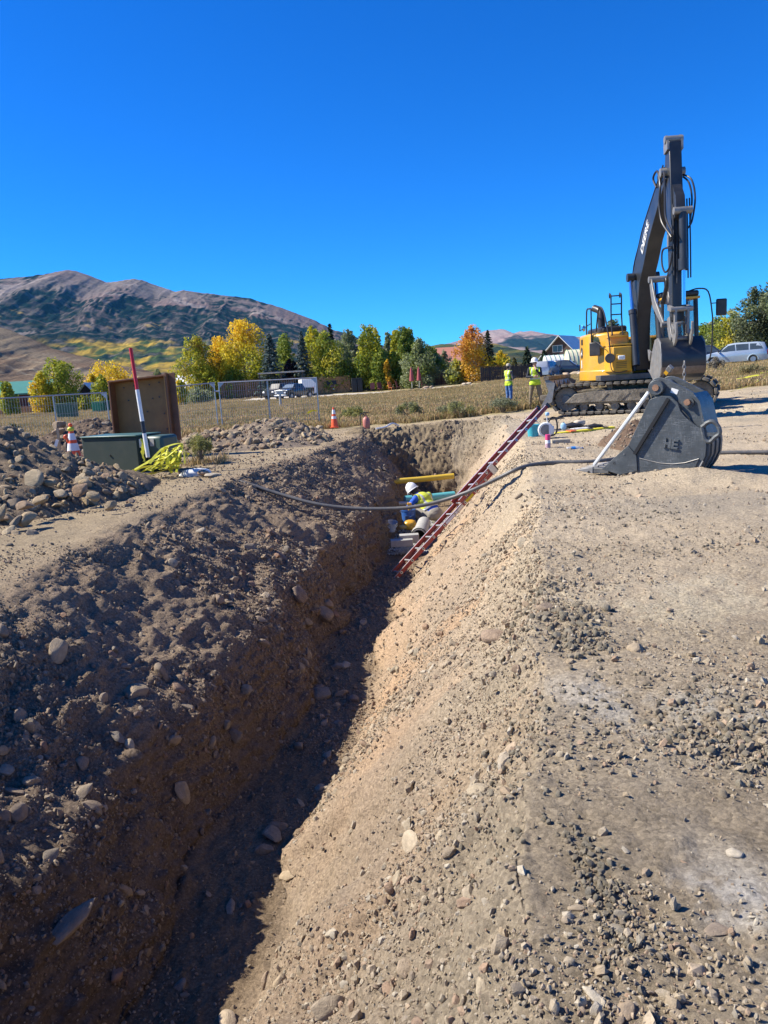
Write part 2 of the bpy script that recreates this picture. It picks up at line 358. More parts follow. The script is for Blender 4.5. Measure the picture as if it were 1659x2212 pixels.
def soil_mat():
    m = bpy.data.materials.new('soil'); m.use_nodes = True; n = m.node_tree.nodes; L = m.node_tree.links; b = n['Principled BSDF']; b.inputs['Roughness'].default_value = .95; b.inputs['Specular IOR Level'].default_value = .15
    a = n.new('ShaderNodeAttribute'); a.attribute_name = 'soil'; tc = n.new('ShaderNodeTexCoord')
    def nz(s, d=6, r=.65):
        q = n.new('ShaderNodeTexNoise'); q.inputs['Scale'].default_value = s; q.inputs['Detail'].default_value = d; q.inputs['Roughness'].default_value = r; L.new(tc.outputs['Object'], q.inputs[0]); return q
    n1 = nz(55, 10, .82); n2 = nz(3, 5)
    vo = n.new('ShaderNodeTexVoronoi'); vo.inputs['Scale'].default_value = 60; L.new(tc.outputs['Object'], vo.inputs['Vector'])
    mr = n.new('ShaderNodeMapRange'); mr.inputs[1].default_value = .3; mr.inputs[2].default_value = .7; mr.inputs[3].default_value = .58; mr.inputs[4].default_value = 1.42; L.new(n1.outputs[0], mr.inputs[0])
    # gravel speckle: each voronoi cell its own tone
    sp = n.new('ShaderNodeSeparateColor'); L.new(vo.outputs['Color'], sp.inputs[0]); m2 = n.new('ShaderNodeMapRange'); m2.inputs[3].default_value = .78; m2.inputs[4].default_value = 1.25; L.new(sp.outputs[0], m2.inputs[0])
    mu = n.new('ShaderNodeMath'); mu.operation = 'MULTIPLY'; L.new(mr.outputs[0], mu.inputs[0]); L.new(m2.outputs[0], mu.inputs[1])
    vm = n.new('ShaderNodeVectorMath'); vm.operation = 'SCALE'; L.new(a.outputs['Color'], vm.inputs[0]); L.new(mu.outputs[0], vm.inputs['Scale']); L.new(vm.outputs[0], b.inputs['Base Color'])
    ad = n.new('ShaderNodeMath'); ad.operation = 'MULTIPLY_ADD'; L.new(vo.outputs['Distance'], ad.inputs[0]); ad.inputs[1].default_value = -.25; L.new(nz(45, 8, .8).outputs[0], ad.inputs[2])
    bp = n.new('ShaderNodeBump'); bp.inputs['Strength'].default_value = .9; bp.inputs['Distance'].default_value = .022; L.new(ad.outputs[0], bp.inputs['Height'])
    b2 = n.new('ShaderNodeBump'); b2.inputs['Strength'].default_value = .6; b2.inputs['Distance'].default_value = .03; L.new(nz(9, 8, .75).outputs[0], b2.inputs['Height']); L.new(bp.outputs[0], b2.inputs['Normal'])
    L.new(b2.outputs[0], b.inputs['Normal']); return m
SOIL = soil_mat()
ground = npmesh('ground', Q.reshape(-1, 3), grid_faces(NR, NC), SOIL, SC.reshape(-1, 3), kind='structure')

# ------------------------------------------------------------------ stones
def ico(sub):
    import bmesh
    bm = bmesh.new(); bmesh.ops.create_icosphere(bm, subdivisions=sub, radius=1); v = np.array([q.co[:] for q in bm.verts]); f = np.array([[w.index for w in q.verts] for q in bm.faces]); bm.free(); return v, f
STONE_L = [(.40, .31, .205), (.34, .275, .195), (.46, .38, .27), (.37, .25, .165), (.28, .245, .19), (.42, .34, .23), (.50, .44, .34), (.35, .26, .17)]
STONE_D = [(.30, .225, .155), (.25, .20, .15), (.34, .27, .19), (.26, .16, .11), (.21, .18, .145), (.32, .25, .17), (.28, .21, .15), (.37, .31, .23)]
m_stone_light = mat('stone_light', (0, 0, 0), .9, rnd=STONE_L, var=.22, scale=2.5, bump=.5, bscale=9, spec=.2)
m_stone_brown = mat('stone_brown', (0, 0, 0), .9, rnd=STONE_D, var=.22, scale=2.5, bump=.5, bscale=9, spec=.2)
m_stone_pile = mat('stone_pile', (0, 0, 0), .9, rnd=[(.40, .30, .185), (.31, .24, .15), (.45, .36, .235), (.33, .22, .14), (.27, .22, .155), (.40, .32, .21)], var=.25, scale=2.5, bump=.5, bscale=8, spec=.2)
def stone_mesh(k, sub, m, angular=.5):
    v, f = ico(sub); rg = np.random.default_rng(100+k); sc = np.array([1, rg.uniform(.65, .95), rg.uniform(.45, .75)])
    v = v*(1+.22*fbm(v[:, 0]*1.1+k*7, v[:, 1]*1.1, v[:, 2]*1.1, 2, k)[:, None])
    for _ in range(int(2+angular*9)):
        nn = rg.normal(size=3); nn /= np.linalg.norm(nn); d = rg.uniform(.5, .86) if angular > .3 else rg.uniform(.75, .97); e = v@nn-d; v = v-np.clip(e, 0, None)[:, None]*nn*.92
    v = v*sc*(1+.03*fbm(v[:, 0]*5, v[:, 1]*5+k, v[:, 2]*5, 2, k+9)[:, None]); v -= v.mean(0)
    me = bpy.data.meshes.new('stone'); me.from_pydata(v.tolist(), [], f.tolist()); me.materials.append(m)
    me.polygons.foreach_set('use_smooth', [True]*len(f)); me.set_sharp_from_angle(angle=math.radians(38 if angular > .3 else 60)); return me
def stone_set(m, sub, n=7, base=0): return [stone_mesh(base+i, sub, m, angular=(.45, .9, .6, .95)[i % 4]) for i in range(n)]
SM = {'light': stone_set(m_stone_light, 3), 'brown': stone_set(m_stone_brown, 3), 'pile': stone_set(m_stone_pile, 3, 9, 20)}
def vobjs(m, tag_, sub=1, n=6): return [bpy.data.objects.new('pebble_'+tag_, q) for q in stone_set(m, sub, n, 40)]
PV = {'light': vobjs(m_stone_light, 'light'), 'brown': vobjs(m_stone_brown, 'brown'), 'pile': vobjs(m_stone_pile, 'pile', 2)}
def put_stones(pts, nrm, rad, kind, parent, limit, stuffname, sink=.25):
    """largest-looking stones one by one under their setting or pile, the rest as one stuff object"""
    pts = np.asarray(pts); nrm = np.asarray(nrm); rad = np.asarray(rad)
    app = rad/np.linalg.norm(pts-EYE, axis=1); order = np.argsort(-app); big = order[:limit]; rest = order[limit:]
    out = []
    off = WM(parent).inverted() if parent is not None else Matrix()
    for i in big:
        k = random.randrange(len(SM[kind])); o = bpy.data.objects.new('stone', SM[kind][k]); COL.objects.link(o)
        q = Vector(nrm[i]).to_track_quat('Z', 'Y')@Euler((random.uniform(-.5, .5), random.uniform(-.5, .5), random.uniform(0, 6.3))).to_quaternion()
        o.rotation_euler = q.to_euler(); o.location = off@Vector(pts[i]+nrm[i]*rad[i]*(.35-sink)); r = float(rad[i]); o.scale = (r, r*random.uniform(.8, 1.1), r*random.uniform(.8, 1.15))
        o.parent = parent; out.append(o)
    if len(rest):
        rr = rad[rest]; pp = pts[rest]+nrm[rest]*rr[:, None]*(.35-sink)
        if parent is not None: pp = pp-np.array(parent.location)
        sc = rr[:, None]*RNG.uniform(.7, 1.2, (len(rest), 3)); scatter(stuffname, pp, RNG.uniform(0, 6.28, (len(rest), 3)), sc, PV[kind], 'stuff', parent)
    return out

# sample the ground surface
fa = grid_faces(NR, NC); QV = Q.reshape(-1, 3); fc = QV[fa].mean(1); e1 = QV[fa[:, 2]]-QV[fa[:, 0]]; e2 = QV[fa[:, 3]]-QV[fa[:, 1]]; cr = np.cross(e1, e2); ar = np.linalg.norm(cr, axis=1)/2; fn = cr/(2*ar[:, None]+1e-12)
fz = np.tile(ZONE[:-1], NR-1); fk = kd(fc[:, 1]); dist = np.linalg.norm(fc-EYE, axis=1); fdir = (fc-EYE)
inview = (fdir@_F > .3)&(np.abs(fdir@_R) < .56*(fdir@_F)+.6)&(np.abs(fdir@_U) < .74*(fdir@_F)+.6)&(fc[:, 1] < 28)
gn_mask = ~((fc[:, 1] > 26.5)|((fc[:, 1] > 17)&(fc[:, 0] < -9.5)))
patch = np.clip(.35+1.3*fbm(fc[:, 0]*.8, fc[:, 1]*.8, fc[:, 2]*.8, 3, 61), .05, 1.6)
hot = np.zeros(len(fc))
for (u, v, r, st) in [(1540, 1560, .55, 5), (1620, 1640, .3, 5), (1480, 1490, .35, 3), (1230, 1330, .16, 7), (1180, 1300, .15, 7), (1260, 1380, .12, 6), (1330, 1920, .10, 9), (1300, 1850, .08, 9), (1350, 2000, .12, 7), (1290, 2130, .2, 5), (1600, 2100, .3, 3), (1280, 1385, .15, 6)]:
    g = G(u, v); hot += st*np.exp(-((fc[:, 0]-g[0])**2+(fc[:, 1]-g[1])**2)/r**2)
def sample(w, n):
    w = w*ar; tot = w.sum()
    if tot <= 0: return np.zeros(0, int)
    return RNG.choice(len(w), size=int(min(n, 90000)), p=w/tot)
big = {'light': [[], [], []], 'brown': [[], [], []]}
small = {'light': [[], [], []], 'brown': [[], [], []]}
zden = {0: .45, 1: 2.2, 2: 2.2, 3: 2.4, 4: .85, 5: .34}
zw = np.array([zden[i] for i in range(6)])[fz]
zw = np.where((fz >= 1)&(fz <= 3)|(fk < .98)&(fz == 4), zw*1.0, zw)
for r, dens in [(.0045, 2600), (.0075, 1500), (.012, 520), (.019, 150), (.03, 36), (.045, 9), (.07, 2.2), (.11, .22), (.16, .02)]:
    dmax = r*2*768/1.25
    bigz = np.where(fz == 5, .16 if r < .06 else .02, 1.0)*np.where(fz == 0, .5, 1.)*np.where((fz == 4), .12 if r > .1 else .6, 1.) if r > .04 else 1.0
    w = zw*patch*bigz*(1+hot*(.8 if r < .025 else 0.))*inview*gn_mask*(dist < dmax)*dens
    n = int((w*ar).sum()); ii = sample(w, n)
    rr = r*RNG.uniform(.7, 1.5, len(ii)); jit = RNG.normal(size=(len(ii), 3))*.006
    isl = (fz[ii] >= 4)
    for key, mk in (('light', isl), ('brown', ~isl)):
        T = big if r >= .04 else small
        T[key][0].append(fc[ii][mk]+jit[mk]); T[key][1].append(fn[ii][mk]); T[key][2].append(rr[mk])
def cat(T): return [np.concatenate(q) for q in T]
b_, s_ = cat(big['light']), cat(small['light']); put_stones(*b_, 'light', ground, 130, 'small_stones')
n_ = len(s_[2]); scatter('gravel', s_[0]+s_[1]*s_[2][:, None]*.15, RNG.uniform(0, 6.28, (n_, 3)), s_[2][:, None]*RNG.uniform(.7, 1.2, (n_, 3)), PV['light'])
b2_, s2_ = cat(big['brown']), cat(small['brown']); put_stones(*b2_, 'brown', ground, 130, 'small_stones')
n_ = len(s2_[2]); scatter('gravel', s2_[0]+s2_[1]*s2_[2][:, None]*.15, RNG.uniform(0, 6.28, (n_, 3)), s2_[2][:, None]*RNG.uniform(.7, 1.2, (n_, 3)), PV['brown'])
_dz = fdir@_F; _fu = 829.5+1659*(fdir@_R)/_dz; _fv = 1106-1659*(fdir@_U)/_dz
def face_at(u, v):
    k = np.flatnonzero((np.abs(_fu-u) < 14)&(np.abs(_fv-v) < 14)&(_dz > 0)); return k[np.argmin(dist[k])] if len(k) else None
for (u, v, px, kind, el, fl, an) in [(150, 1985, 44, 'brown', 1.1, .5, .5), (575, 1795, 30, 'brown', 1, .7, .2), (138, 1412, 30, 'light', .9, .8, 1.), (32, 1700, 26, 'brown', 1, .7, .3), (170, 1700, 20, 'brown', 1, .7, .9), (607, 1888, 24, 'light', .9, .6, .4), (562, 2108, 24, 'light', .9, .8, 1.4), (678, 1690, 18, 'light', .9, .8, 1.), (660, 1722, 12, 'light', 1, .8, 1), (875, 1815, 38, 'light', .9, .5, .3), (1022, 1700, 26, 'light', 1, .7, .9), (1600, 1836, 18, 'light', .9, .8, .2), (1272, 2142, 24, 'light', 1, .8, 1.3), (1340, 1992, 18, 'light', 1, .5, .3), (1555, 2000, 24, 'light', 1, .4, 0), (960, 1840, 26, 'brown', .8, .8, .7), (480, 2195, 24, 'light', 1, .8, 1), (705, 2010, 22, 'light', 1, .7, 1), (1030, 2130, 22, 'light', 1, .7, 2), (1175, 1300, 30, 'brown', 1, .7, 1), (265, 1580, 18, 'brown', 1, .7, 1), (430, 1260, 16, 'brown', 1, .6, 1), (210, 1735, 22, 'brown', 1, .7, 2), (290, 1600, 16, 'light', .9, .8, 1), (405, 1705, 26, 'brown', 1, .8, 1.6), (110, 1840, 22, 'brown', 1, .6, .4), (490, 1950, 20, 'brown', 1, .8, 1), (1360, 2175, 24, 'light', 1, .7, .6), (1240, 1950, 18, 'light', 1, .7, .6)]:
    k = face_at(u, v)
    if k is None: continue
    r = px/1659*dist[k]; o = bpy.data.objects.new('stone', SM[kind][random.randrange(3)]); COL.objects.link(o); q = Vector(fn[k]).to_track_quat('Z', 'Y')@Euler((0, 0, an)).to_quaternion(); o.rotation_euler = q.to_euler(); o.location = tuple(fc[k]+fn[k]*r*.05); o.scale = (r*el*1.1, r*.75, r*fl*.8); o.parent = ground
m_clod = mat('dark_clod', (0, 0, 0), .95, rnd=[(.26, .22, .16), (.20, .175, .13), (.31, .27, .20), (.27, .215, .15)], var=.25, scale=4, bump=.6, bscale=12, spec=.1)
cl_p, cl_r = [], []
for (u, v, rx, ry, n_, r0) in [(1180, 1300, .20, .10, 240, .022), (1215, 1335, .22, .10, 300, .026), (1245, 1375, .16, .10, 240, .022), (1265, 1400, .12, .08, 160, .018), (1150, 1270, .12, .08, 120, .018), (1250, 1830, .04, .10, 130, .011), (1290, 1890, .05, .10, 170, .012), (1310, 1950, .05, .10, 170, .013), (1330, 2010, .06, .10, 160, .012), (1540, 1570, .30, .14, 420, .016), (1610, 1610, .22, .12, 300, .018), (1200, 1560, .3, .2, 220, .012), (1120, 1600, .25, .25, 240, .014), (1160, 1760, .2, .2, 240, .012), (1420, 1480, .35, .14, 260, .012), (1100, 1010, .3, .3, 120, .02), (1380, 1120, .5, .2, 160, .018), (1480, 1180, .9, .25, 260, .015)]:
    g = G(u, v, -.1 if u < 1190 else 0); cand = np.flatnonzero((np.abs(fc[:, 0]-g[0]) < rx*2.2)&(np.abs(fc[:, 1]-g[1]) < ry*2.2*2)&(fz >= 4)); wq = ar[cand]*np.exp(-((fc[cand, 0]-g[0])/rx)**2-((fc[cand, 1]-g[1])/(ry*1.6))**2)
    if wq.sum() <= 0: continue
    ii = RNG.choice(cand, size=int(n_*.6), p=wq/wq.sum()); n_ = int(n_*.6); rr = r0*(.35+1.2*RNG.uniform(0, 1, n_)**2.2); cl_p.append(fc[ii]+fn[ii]*rr[:, None]*.3+RNG.normal(0, .008, (n_, 3))*np.array([1, 1, 0])); cl_r.append(rr)
cl_p = np.concatenate(cl_p); cl_r = np.concatenate(cl_r); scatter('soil_clods', cl_p, RNG.uniform(0, 6.28, (len(cl_r), 3)), cl_r[:, None]*RNG.uniform(.8, 1.2, (len(cl_r), 3)), vobjs(m_clod, 'clod', 2, 4))
print('stones', len(b_[2]), len(s_[2]), len(b2_[2]), len(s2_[2]))

# ------------------------------------------------------------------ heaps of spoil
def pile(name, label, sil, y0, wf, wb, soil, kind, nst, rmin, rmax, seed, foot=None, lumps=1., big_at=()):
    """heap whose crest runs along y0; sil = crest outline; wf/wb = run of the front/back slope in metres"""
    cr_ = np.array([P(u, v, y0) for u, v in sil]); x0, x1 = cr_[0, 0], cr_[-1, 0]
    nx = max(60, int((x1-x0)/.035)); xs = np.linspace(x0-.15, x1+.15, nx); ny = max(40, int((wf+wb)/.035)); yy = np.linspace(y0-wf*1.06, y0+wb*1.06, ny)
    X, Y = np.meshgrid(xs, yy); base = rolling(X, Y); H = np.interp(X, cr_[:, 0], cr_[:, 2])-np.interp(X, cr_[:, 0], rolling(cr_[:, 0], np.full(len(cr_), y0)))
    H = np.clip(H, 0, None)
    fr = np.interp(X, [q[0] for q in foot], [q[1] for q in foot]) if foot else wf
    Yw = Y+.25*vn(X*1.1, Y*1.1, seed=seed+3)*sm(np.abs(Y-y0), .2, 1)
    t = np.where(Yw < y0, (y0-Yw)/fr, (Yw-y0)/wb); prof = np.clip(1-t, 0, 1)**1.05
    edge = sm(X, x0-.1, x0+.35)*sm(-X, -x1-.1, -x1+.35)
    z = base+H*prof*edge+(-.10)*(1-sm(H*prof*edge, 0, .12))
    body = sm(H*prof*edge, .0, .3)
    n3 = fbm(X*1.6, Y*1.6, z, 3, seed); w1 = np.clip(.5-worley(X*4.5, Y*4.5, z*4.5, seed+1), 0, 1); w2 = np.clip(.45-worley(X*13, Y*13, z*13, seed+2), 0, 1)
    z = z+lumps*body*(.10*n3+.16*w1+.07*w2+.05*fbm(X*7, Y*7, z*7, 3, seed+5))
    nr, nc = X.shape; Pt = np.stack([X, Y, z], -1); c = np.array(soil)*(1+.22*fbm(X*2, Y*2, z, 3, seed+7)[..., None]+.15*fbm(X*9, Y*9, z, 2, seed+8)[..., None])
    t_ = thing(name, label, 'dirt pile', ((x0+x1)/2, y0, land((x0+x1)/2, y0)))
    o = npmesh('loose_soil', (Pt.reshape(-1, 3)-np.array(t_.location)), grid_faces(nr, nc), SOIL, np.clip(c, .02, .6).reshape(-1, 3), parent=t_)
    v = Pt.reshape(-1, 3); f = grid_faces(nr, nc); ctr = v[f].mean(1); cx = np.cross(v[f[:, 2]]-v[f[:, 0]], v[f[:, 3]]-v[f[:, 1]]); a = np.linalg.norm(cx, axis=1)/2; nn = cx/(2*a[:, None]+1e-12)
    low = 1-np.clip((ctr[:, 2]-ctr[:, 2].min())/(np.ptp(ctr[:, 2])+1e-6), 0, 1)
    wgt = a*(body.reshape(nr, nc)[:-1, :-1].ravel() > .12)*(.35+1.8*low**1.5)*(ctr[:, 1] < y0+.4)
    ii = RNG.choice(len(a), size=nst, p=wgt/wgt.sum()); rr = rmin*(rmax/rmin)**(RNG.uniform(0, 1, nst)**2.6)
    pts = list(ctr[ii]); nrm = list(nn[ii]); rad = list(rr)
    for (u, vv, d, r) in big_at:
        pts.append(P(u, vv, d)); nrm.append(V(0, -.4, .9)); rad.append(r*.62)
    put_stones(pts, nrm, rad, kind, t_, 150, 'rubble', sink=.12)
    return t_
# ================================================================== MOUNTAINS
def ridge(name, sil, D, Wf, Wb, nx, ny, colf, rough, seed, base=0., pw=1.1, m=None):
    cr_ = np.array([P(u, v, D) for u, v in sil]); x0, x1 = cr_[0, 0], cr_[-1, 0]
    xs = np.linspace(x0, x1, nx); tt = np.concatenate([np.linspace(-1, 0, int(ny*.78)), np.linspace(0, 1, int(ny*.22))[1:]])
    X, T = np.meshgrid(xs, tt); Y = D+np.where(T < 0, T*Wf, T*Wb); zr = np.interp(X, cr_[:, 0], cr_[:, 2]); 
    rr = fbm(xs/(D*.006), xs*0+seed, oct=3, seed=seed)*D*.0009; zr = zr+rr[None, :]
    a = np.clip(1-np.abs(T), 0, 1); env = a**pw
    sx = D*.05; wx = X+.35*sx*fbm(X/sx/2, Y/sx/2, oct=3, seed=seed+1)+T*sx*1.2
    rd = 1-2*np.abs(fbm(wx/sx*1.5, Y/(sx*4.), oct=5, seed=seed+2, gain=.55))
    fine = fbm(X/(sx*.25), Y/(sx*.3), oct=4, seed=seed+6)
    z = base+(zr-base)*env*(1+0*rd)+(zr-base)*rough*((rd-.3)+.35*fine)*np.clip(np.abs(T)*3.5, 0, 1)*env**.6*(1-.3*env)
    z = np.minimum(z, base+(zr-base)*(.02+.98*(1-.55*np.abs(T)))) if rough > .1 else z
    Pt = np.stack([X, Y, z], -1); du = np.gradient(Pt, axis=1); dv = np.gradient(Pt, axis=0); n = np.cross(du, dv); n /= np.linalg.norm(n, axis=-1, keepdims=True)
    c = colf(X, Y, (z-base)/np.maximum(zr-base, 1), T, rd, fine, n, (z-base))
    return npmesh(name, Pt.reshape(-1, 3), grid_faces(len(tt), nx), m or M_MTN, np.clip(c, .005, .7).reshape(-1, 3), kind='structure')
def mtn_mat(name, sc, bd):
    m = mat(name, (0, 0, 0), 1., attr='soil', var=.3, scale=sc, spec=0); n = m.node_tree.nodes; L = m.node_tree.links
    b = n['Principled BSDF']; tc = n['Texture Coordinate']; q = n.new('ShaderNodeTexNoise'); q.inputs['Scale'].default_value = sc*1.6; q.inputs['Detail'].default_value = 10; q.inputs['Roughness'].default_value = .75; L.new(tc.outputs['Object'], q.inputs[0])
    bp = n.new('ShaderNodeBump'); bp.inputs['Strength'].default_value = 1; bp.inputs['Distance'].default_value = bd; L.new(q.outputs[0], bp.inputs['Height']); L.new(bp.outputs[0], b.inputs['Normal']); return m
M_MTN = mtn_mat('mountain_slope', .03, 16.)
def L3(a, b, t): t = np.clip(t, 0, 1)[..., None]; return a*(1-t)+b*t
def c_big(X, Y, h, T, rd, fi, n, z):
    k = lambda s, o, sd: fbm(X/s, Y/s, oct=o, seed=sd)
    h = h*5000/Y
    rock = V(.20, .165, .145); red = V(.20, .14, .125); forest = V(.012, .026, .024); yel = V(.46, .31, .05); grn = V(.065, .10, .03); scree = V(.30, .25, .22)
    c = L3(rock, red, .3+1.5*k(700, 3, 71)); c = L3(c, scree, (k(160, 5, 77)-.1)*3)
    f = (.97-h)*5.0+2.8*k(420, 4, 72)+1.6*(n[..., 0]*.6)+1.4*k(110, 4, 73)
    f = f-1.1*np.clip((rd-.84)*6, 0, 1)*(h > .42); fm = sm(f, .0, .9)*np.clip(.95+1.0*k(40, 3, 74), 0, 1); c = L3(c, forest*np.ones_like(c), fm)
    gl = sm(.53-h+.40*k(420, 3, 75), -.02, .15)*np.clip(.66+2.0*k(75, 4, 78), 0, 1)*sm(X/Y, -.45, -.36)*(1-sm(X, -700, 400)*.8)
    yb = np.clip(k(260, 4, 76)*2.0+k(60, 4, 98)*2.2+.25, 0, 1); band = L3(grn*np.ones_like(c), yel*np.ones_like(c), yb*sm(h, .10, .22)); c = L3(c, band, gl)
    av = np.clip((k(90, 4, 79)+.4*fi-.42)*6, 0, 1)*(h > .2)*(h < .75); c = L3(c, (yel*.6+rock*.4)*np.ones_like(c), av*.8)
    return c
ridge('mountain', [(-260, 640), (-120, 600), (-60, 603), (0, 603), (60, 597), (110, 590), (135, 584), (150, 583), (168, 587), (185, 592), (230, 610), (262, 607), (285, 602), (305, 604), (330, 614), (380, 630), (396, 627), (420, 631), (470, 636), (540, 645), (600, 662), (650, 680), (690, 697), (720, 712), (800, 738), (900, 765), (960, 785), (1000, 800)], 5000, 2600, 1600, 900, 300, c_big, .085, 201)
def c_hill(X, Y, h, T, rd, fi, n, z):
    k = lambda s, o, sd: fbm(X/s, Y/s, oct=o, seed=sd)
    c = L3(V(.185, .135, .095), V(.25, .20, .14), .5+1.4*k(60, 4, 81)); c = L3(c, V(.115, .085, .068)*np.ones_like(c), (fbm(X/120+Y/90, Y/28-X/60, oct=4, seed=82)-.05)*3); c = L3(c, V(.22, .09, .05)*np.ones_like(c), (k(30, 4, 83)-.25)*2.5*(1-h)); c = L3(c, V(.32, .27, .19)*np.ones_like(c), (fbm(X/80, Y/14, oct=4, seed=84)-.3)*3); return c
M_HILL = mtn_mat('sage_hill', .25, 2.)
ridge('hill', [(-400, 640), (-200, 665), (-60, 690), (0, 706), (60, 728), (120, 755), (200, 775), (260, 790), (330, 803), (400, 814), (470, 826), (520, 836)], 900, 480, 350, 420, 170, c_hill, .12, 221, m=M_HILL)
ridge('hill', [(1380, 790), (1500, 765), (1560, 735), (1600, 702), (1659, 684), (1760, 668), (1900, 660)], 1000, 500, 350, 260, 120, c_hill, .12, 225, m=M_HILL)
def c_range(X, Y, h, T, rd, fi, n, z):
    k = lambda s, o, sd: fbm(X/s, Y/s, oct=o, seed=sd)
    c = L3(V(.26, .17, .15), V(.33, .25, .22), .5+k(500, 4, 91)*1.5); f = (.62-h)*4+2.4*k(800, 4, 92)+k(200, 3, 93); c = L3(c, V(.02, .033, .03)*np.ones_like(c), sm(f, 0, .8)); return c
ridge('mountain', [(780, 800), (880, 768), (930, 752), (1000, 733), (1030, 722), (1050, 715), (1070, 712), (1090, 711), (1108, 720), (1125, 716), (1145, 714), (1180, 721), (1240, 726), (1275, 730), (1320, 738), (1400, 750), (1500, 765), (1600, 775), (1800, 790)], 9000, 3600, 2500, 600, 160, c_range, .12, 231)
def c_foot(X, Y, h, T, rd, fi, n, z):
    k = lambda s, o, sd: fbm(X/s, Y/s, oct=o, seed=sd)
    c = L3(V(.10, .11, .04), V(.26, .17, .05), (k(150, 5, 95))*2.6); c = L3(c, V(.03, .045, .028)*np.ones_like(c), (k(220, 4, 96)+.05)*3); return c
ridge('foothill', [(800, 800), (860, 768), (925, 748), (956, 742), (995, 745), (1030, 744), (1065, 741), (1111, 756), (1131, 766), (1180, 778), (1260, 790), (1330, 800)], 3500, 1500, 900, 380, 120, c_foot, .12, 241)

# ================================================================== FIELD GRASS
def blade_mesh(k, n, h, spread, cols, seedhead=True, w=.012):
    rg = np.random.default_rng(300+k); vs = []; fs = []; cs = []
    for i in range(n):
        a = rg.uniform(0, 6.28); r = rg.uniform(0, spread); b = V(r*math.cos(a), r*math.sin(a), 0); ln = h*rg.uniform(.5, 1.1); le = rg.uniform(.05, .35)*ln; d = rg.uniform(0, 6.28); dr = V(math.cos(d), math.sin(d), 0); sd = V(-dr[1], dr[0], 0)*w*rg.uniform(.6, 1.3)
        o = len(vs); m_ = b+dr*le*.35+V(0, 0, ln*.6); t = b+dr*le+V(0, 0, ln); c = np.array(cols[rg.integers(len(cols))])*rg.uniform(.8, 1.2)
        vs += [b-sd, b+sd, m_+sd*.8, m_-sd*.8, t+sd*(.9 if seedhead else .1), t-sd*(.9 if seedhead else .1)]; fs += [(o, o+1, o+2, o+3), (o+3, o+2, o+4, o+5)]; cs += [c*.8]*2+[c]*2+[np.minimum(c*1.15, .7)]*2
    me = bpy.data.meshes.new('tuft'); me.from_pydata([tuple(q) for q in vs], [], fs); ca = me.color_attributes.new('soil', 'FLOAT_COLOR', 'POINT'); cc = np.ones((len(vs), 4), np.float32); cc[:, :3] = np.array(cs); ca.data.foreach_set('color', cc.ravel()); me.materials.append(M_GRASS); return me
M_GRASS = mat('dry_grass', (0, 0, 0), .8, attr='soil', var=.12, scale=.6, trans=.3, spec=.1)
_n = M_GRASS.node_tree.nodes; _L = M_GRASS.node_tree.links; _g = _n.new('ShaderNodeNewGeometry'); _q = _n.new('ShaderNodeTexNoise'); _q.inputs['Scale'].default_value = .22; _q.inputs['Detail'].default_value = 5; _L.new(_g.outputs['Position'], _q.inputs[0])
_cr = _n.new('ShaderNodeValToRGB'); _cr.color_ramp.elements[0].position = .36; _cr.color_ramp.elements[0].color = (.76, .74, .62, 1); _cr.color_ramp.elements[1].position = .60; _cr.color_ramp.elements[1].color = (1.05, 1.0, .92, 1); _L.new(_q.outputs[0], _cr.inputs[0])
_m = _n.new('ShaderNodeMix'); _m.data_type = 'RGBA'; _m.blend_type = 'MULTIPLY'; _m.inputs[0].default_value = 1; _b = _n['Principled BSDF'].inputs['Base Color']; _s = _b.links[0].from_socket; _L.new(_s, _m.inputs[6]); _L.new(_cr.outputs[0], _m.inputs[7]); _L.new(_m.outputs[2], _b); _L.new(_m.outputs[2], _n['Translucent BSDF'].inputs[0])
M_LEAF = mat('leaves', (0, 0, 0), .55, attr='soil', var=.10, scale=1.2, trans=.42, spec=.25)
M_NEEDLE = mat('needles', (0, 0, 0), .6, attr='soil', var=.15, scale=1.2, trans=.08, spec=.2)
M_BARK = mat('bark', (.20, .17, .14), .9, var=.35, scale=8, bump=.5, bscale=12)
M_PALEBARK = mat('pale_aspen_bark', (.46, .43, .36), .8, var=.3, scale=7)
TAN = [(.50, .38, .21), (.42, .31, .17), (.57, .45, .28), (.34, .26, .145), (.42, .29, .17), (.27, .25, .12), (.48, .38, .25)]
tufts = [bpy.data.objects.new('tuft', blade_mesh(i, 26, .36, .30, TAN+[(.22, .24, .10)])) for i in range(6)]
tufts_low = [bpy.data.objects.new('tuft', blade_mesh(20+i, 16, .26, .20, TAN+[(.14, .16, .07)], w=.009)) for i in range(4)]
def grass_field(n, xr, yr, ok, variants, s0, s1):
    x = RNG.uniform(*xr, n); y = yr[0]*(yr[1]/yr[0])**RNG.uniform(0, 1, n); z = rolling(x, y); d = np.stack([x, y, z], 1)-EYE
    k = ok(x, y)&(np.abs(d@_R) < .56*(d@_F)+2); x, y, z = x[k], y[k], z[k]; m_ = len(x)
    clump = np.clip(.85+.5*fbm(x/3, y/3, oct=3, seed=400), .5, 1.4); sc = RNG.uniform(s0, s1, m_)*clump
    scatter('field_grass', np.stack([x, y, z-.03], 1), np.stack([RNG.normal(0, .08, m_), RNG.normal(0, .08, m_), RNG.uniform(0, 6.28, m_)], 1), np.stack([sc*1.1, sc*1.1, sc], 1), variants)
edge = lambda x, y: fbm(x/1.6, y/1.6, oct=3, seed=410)*1.2
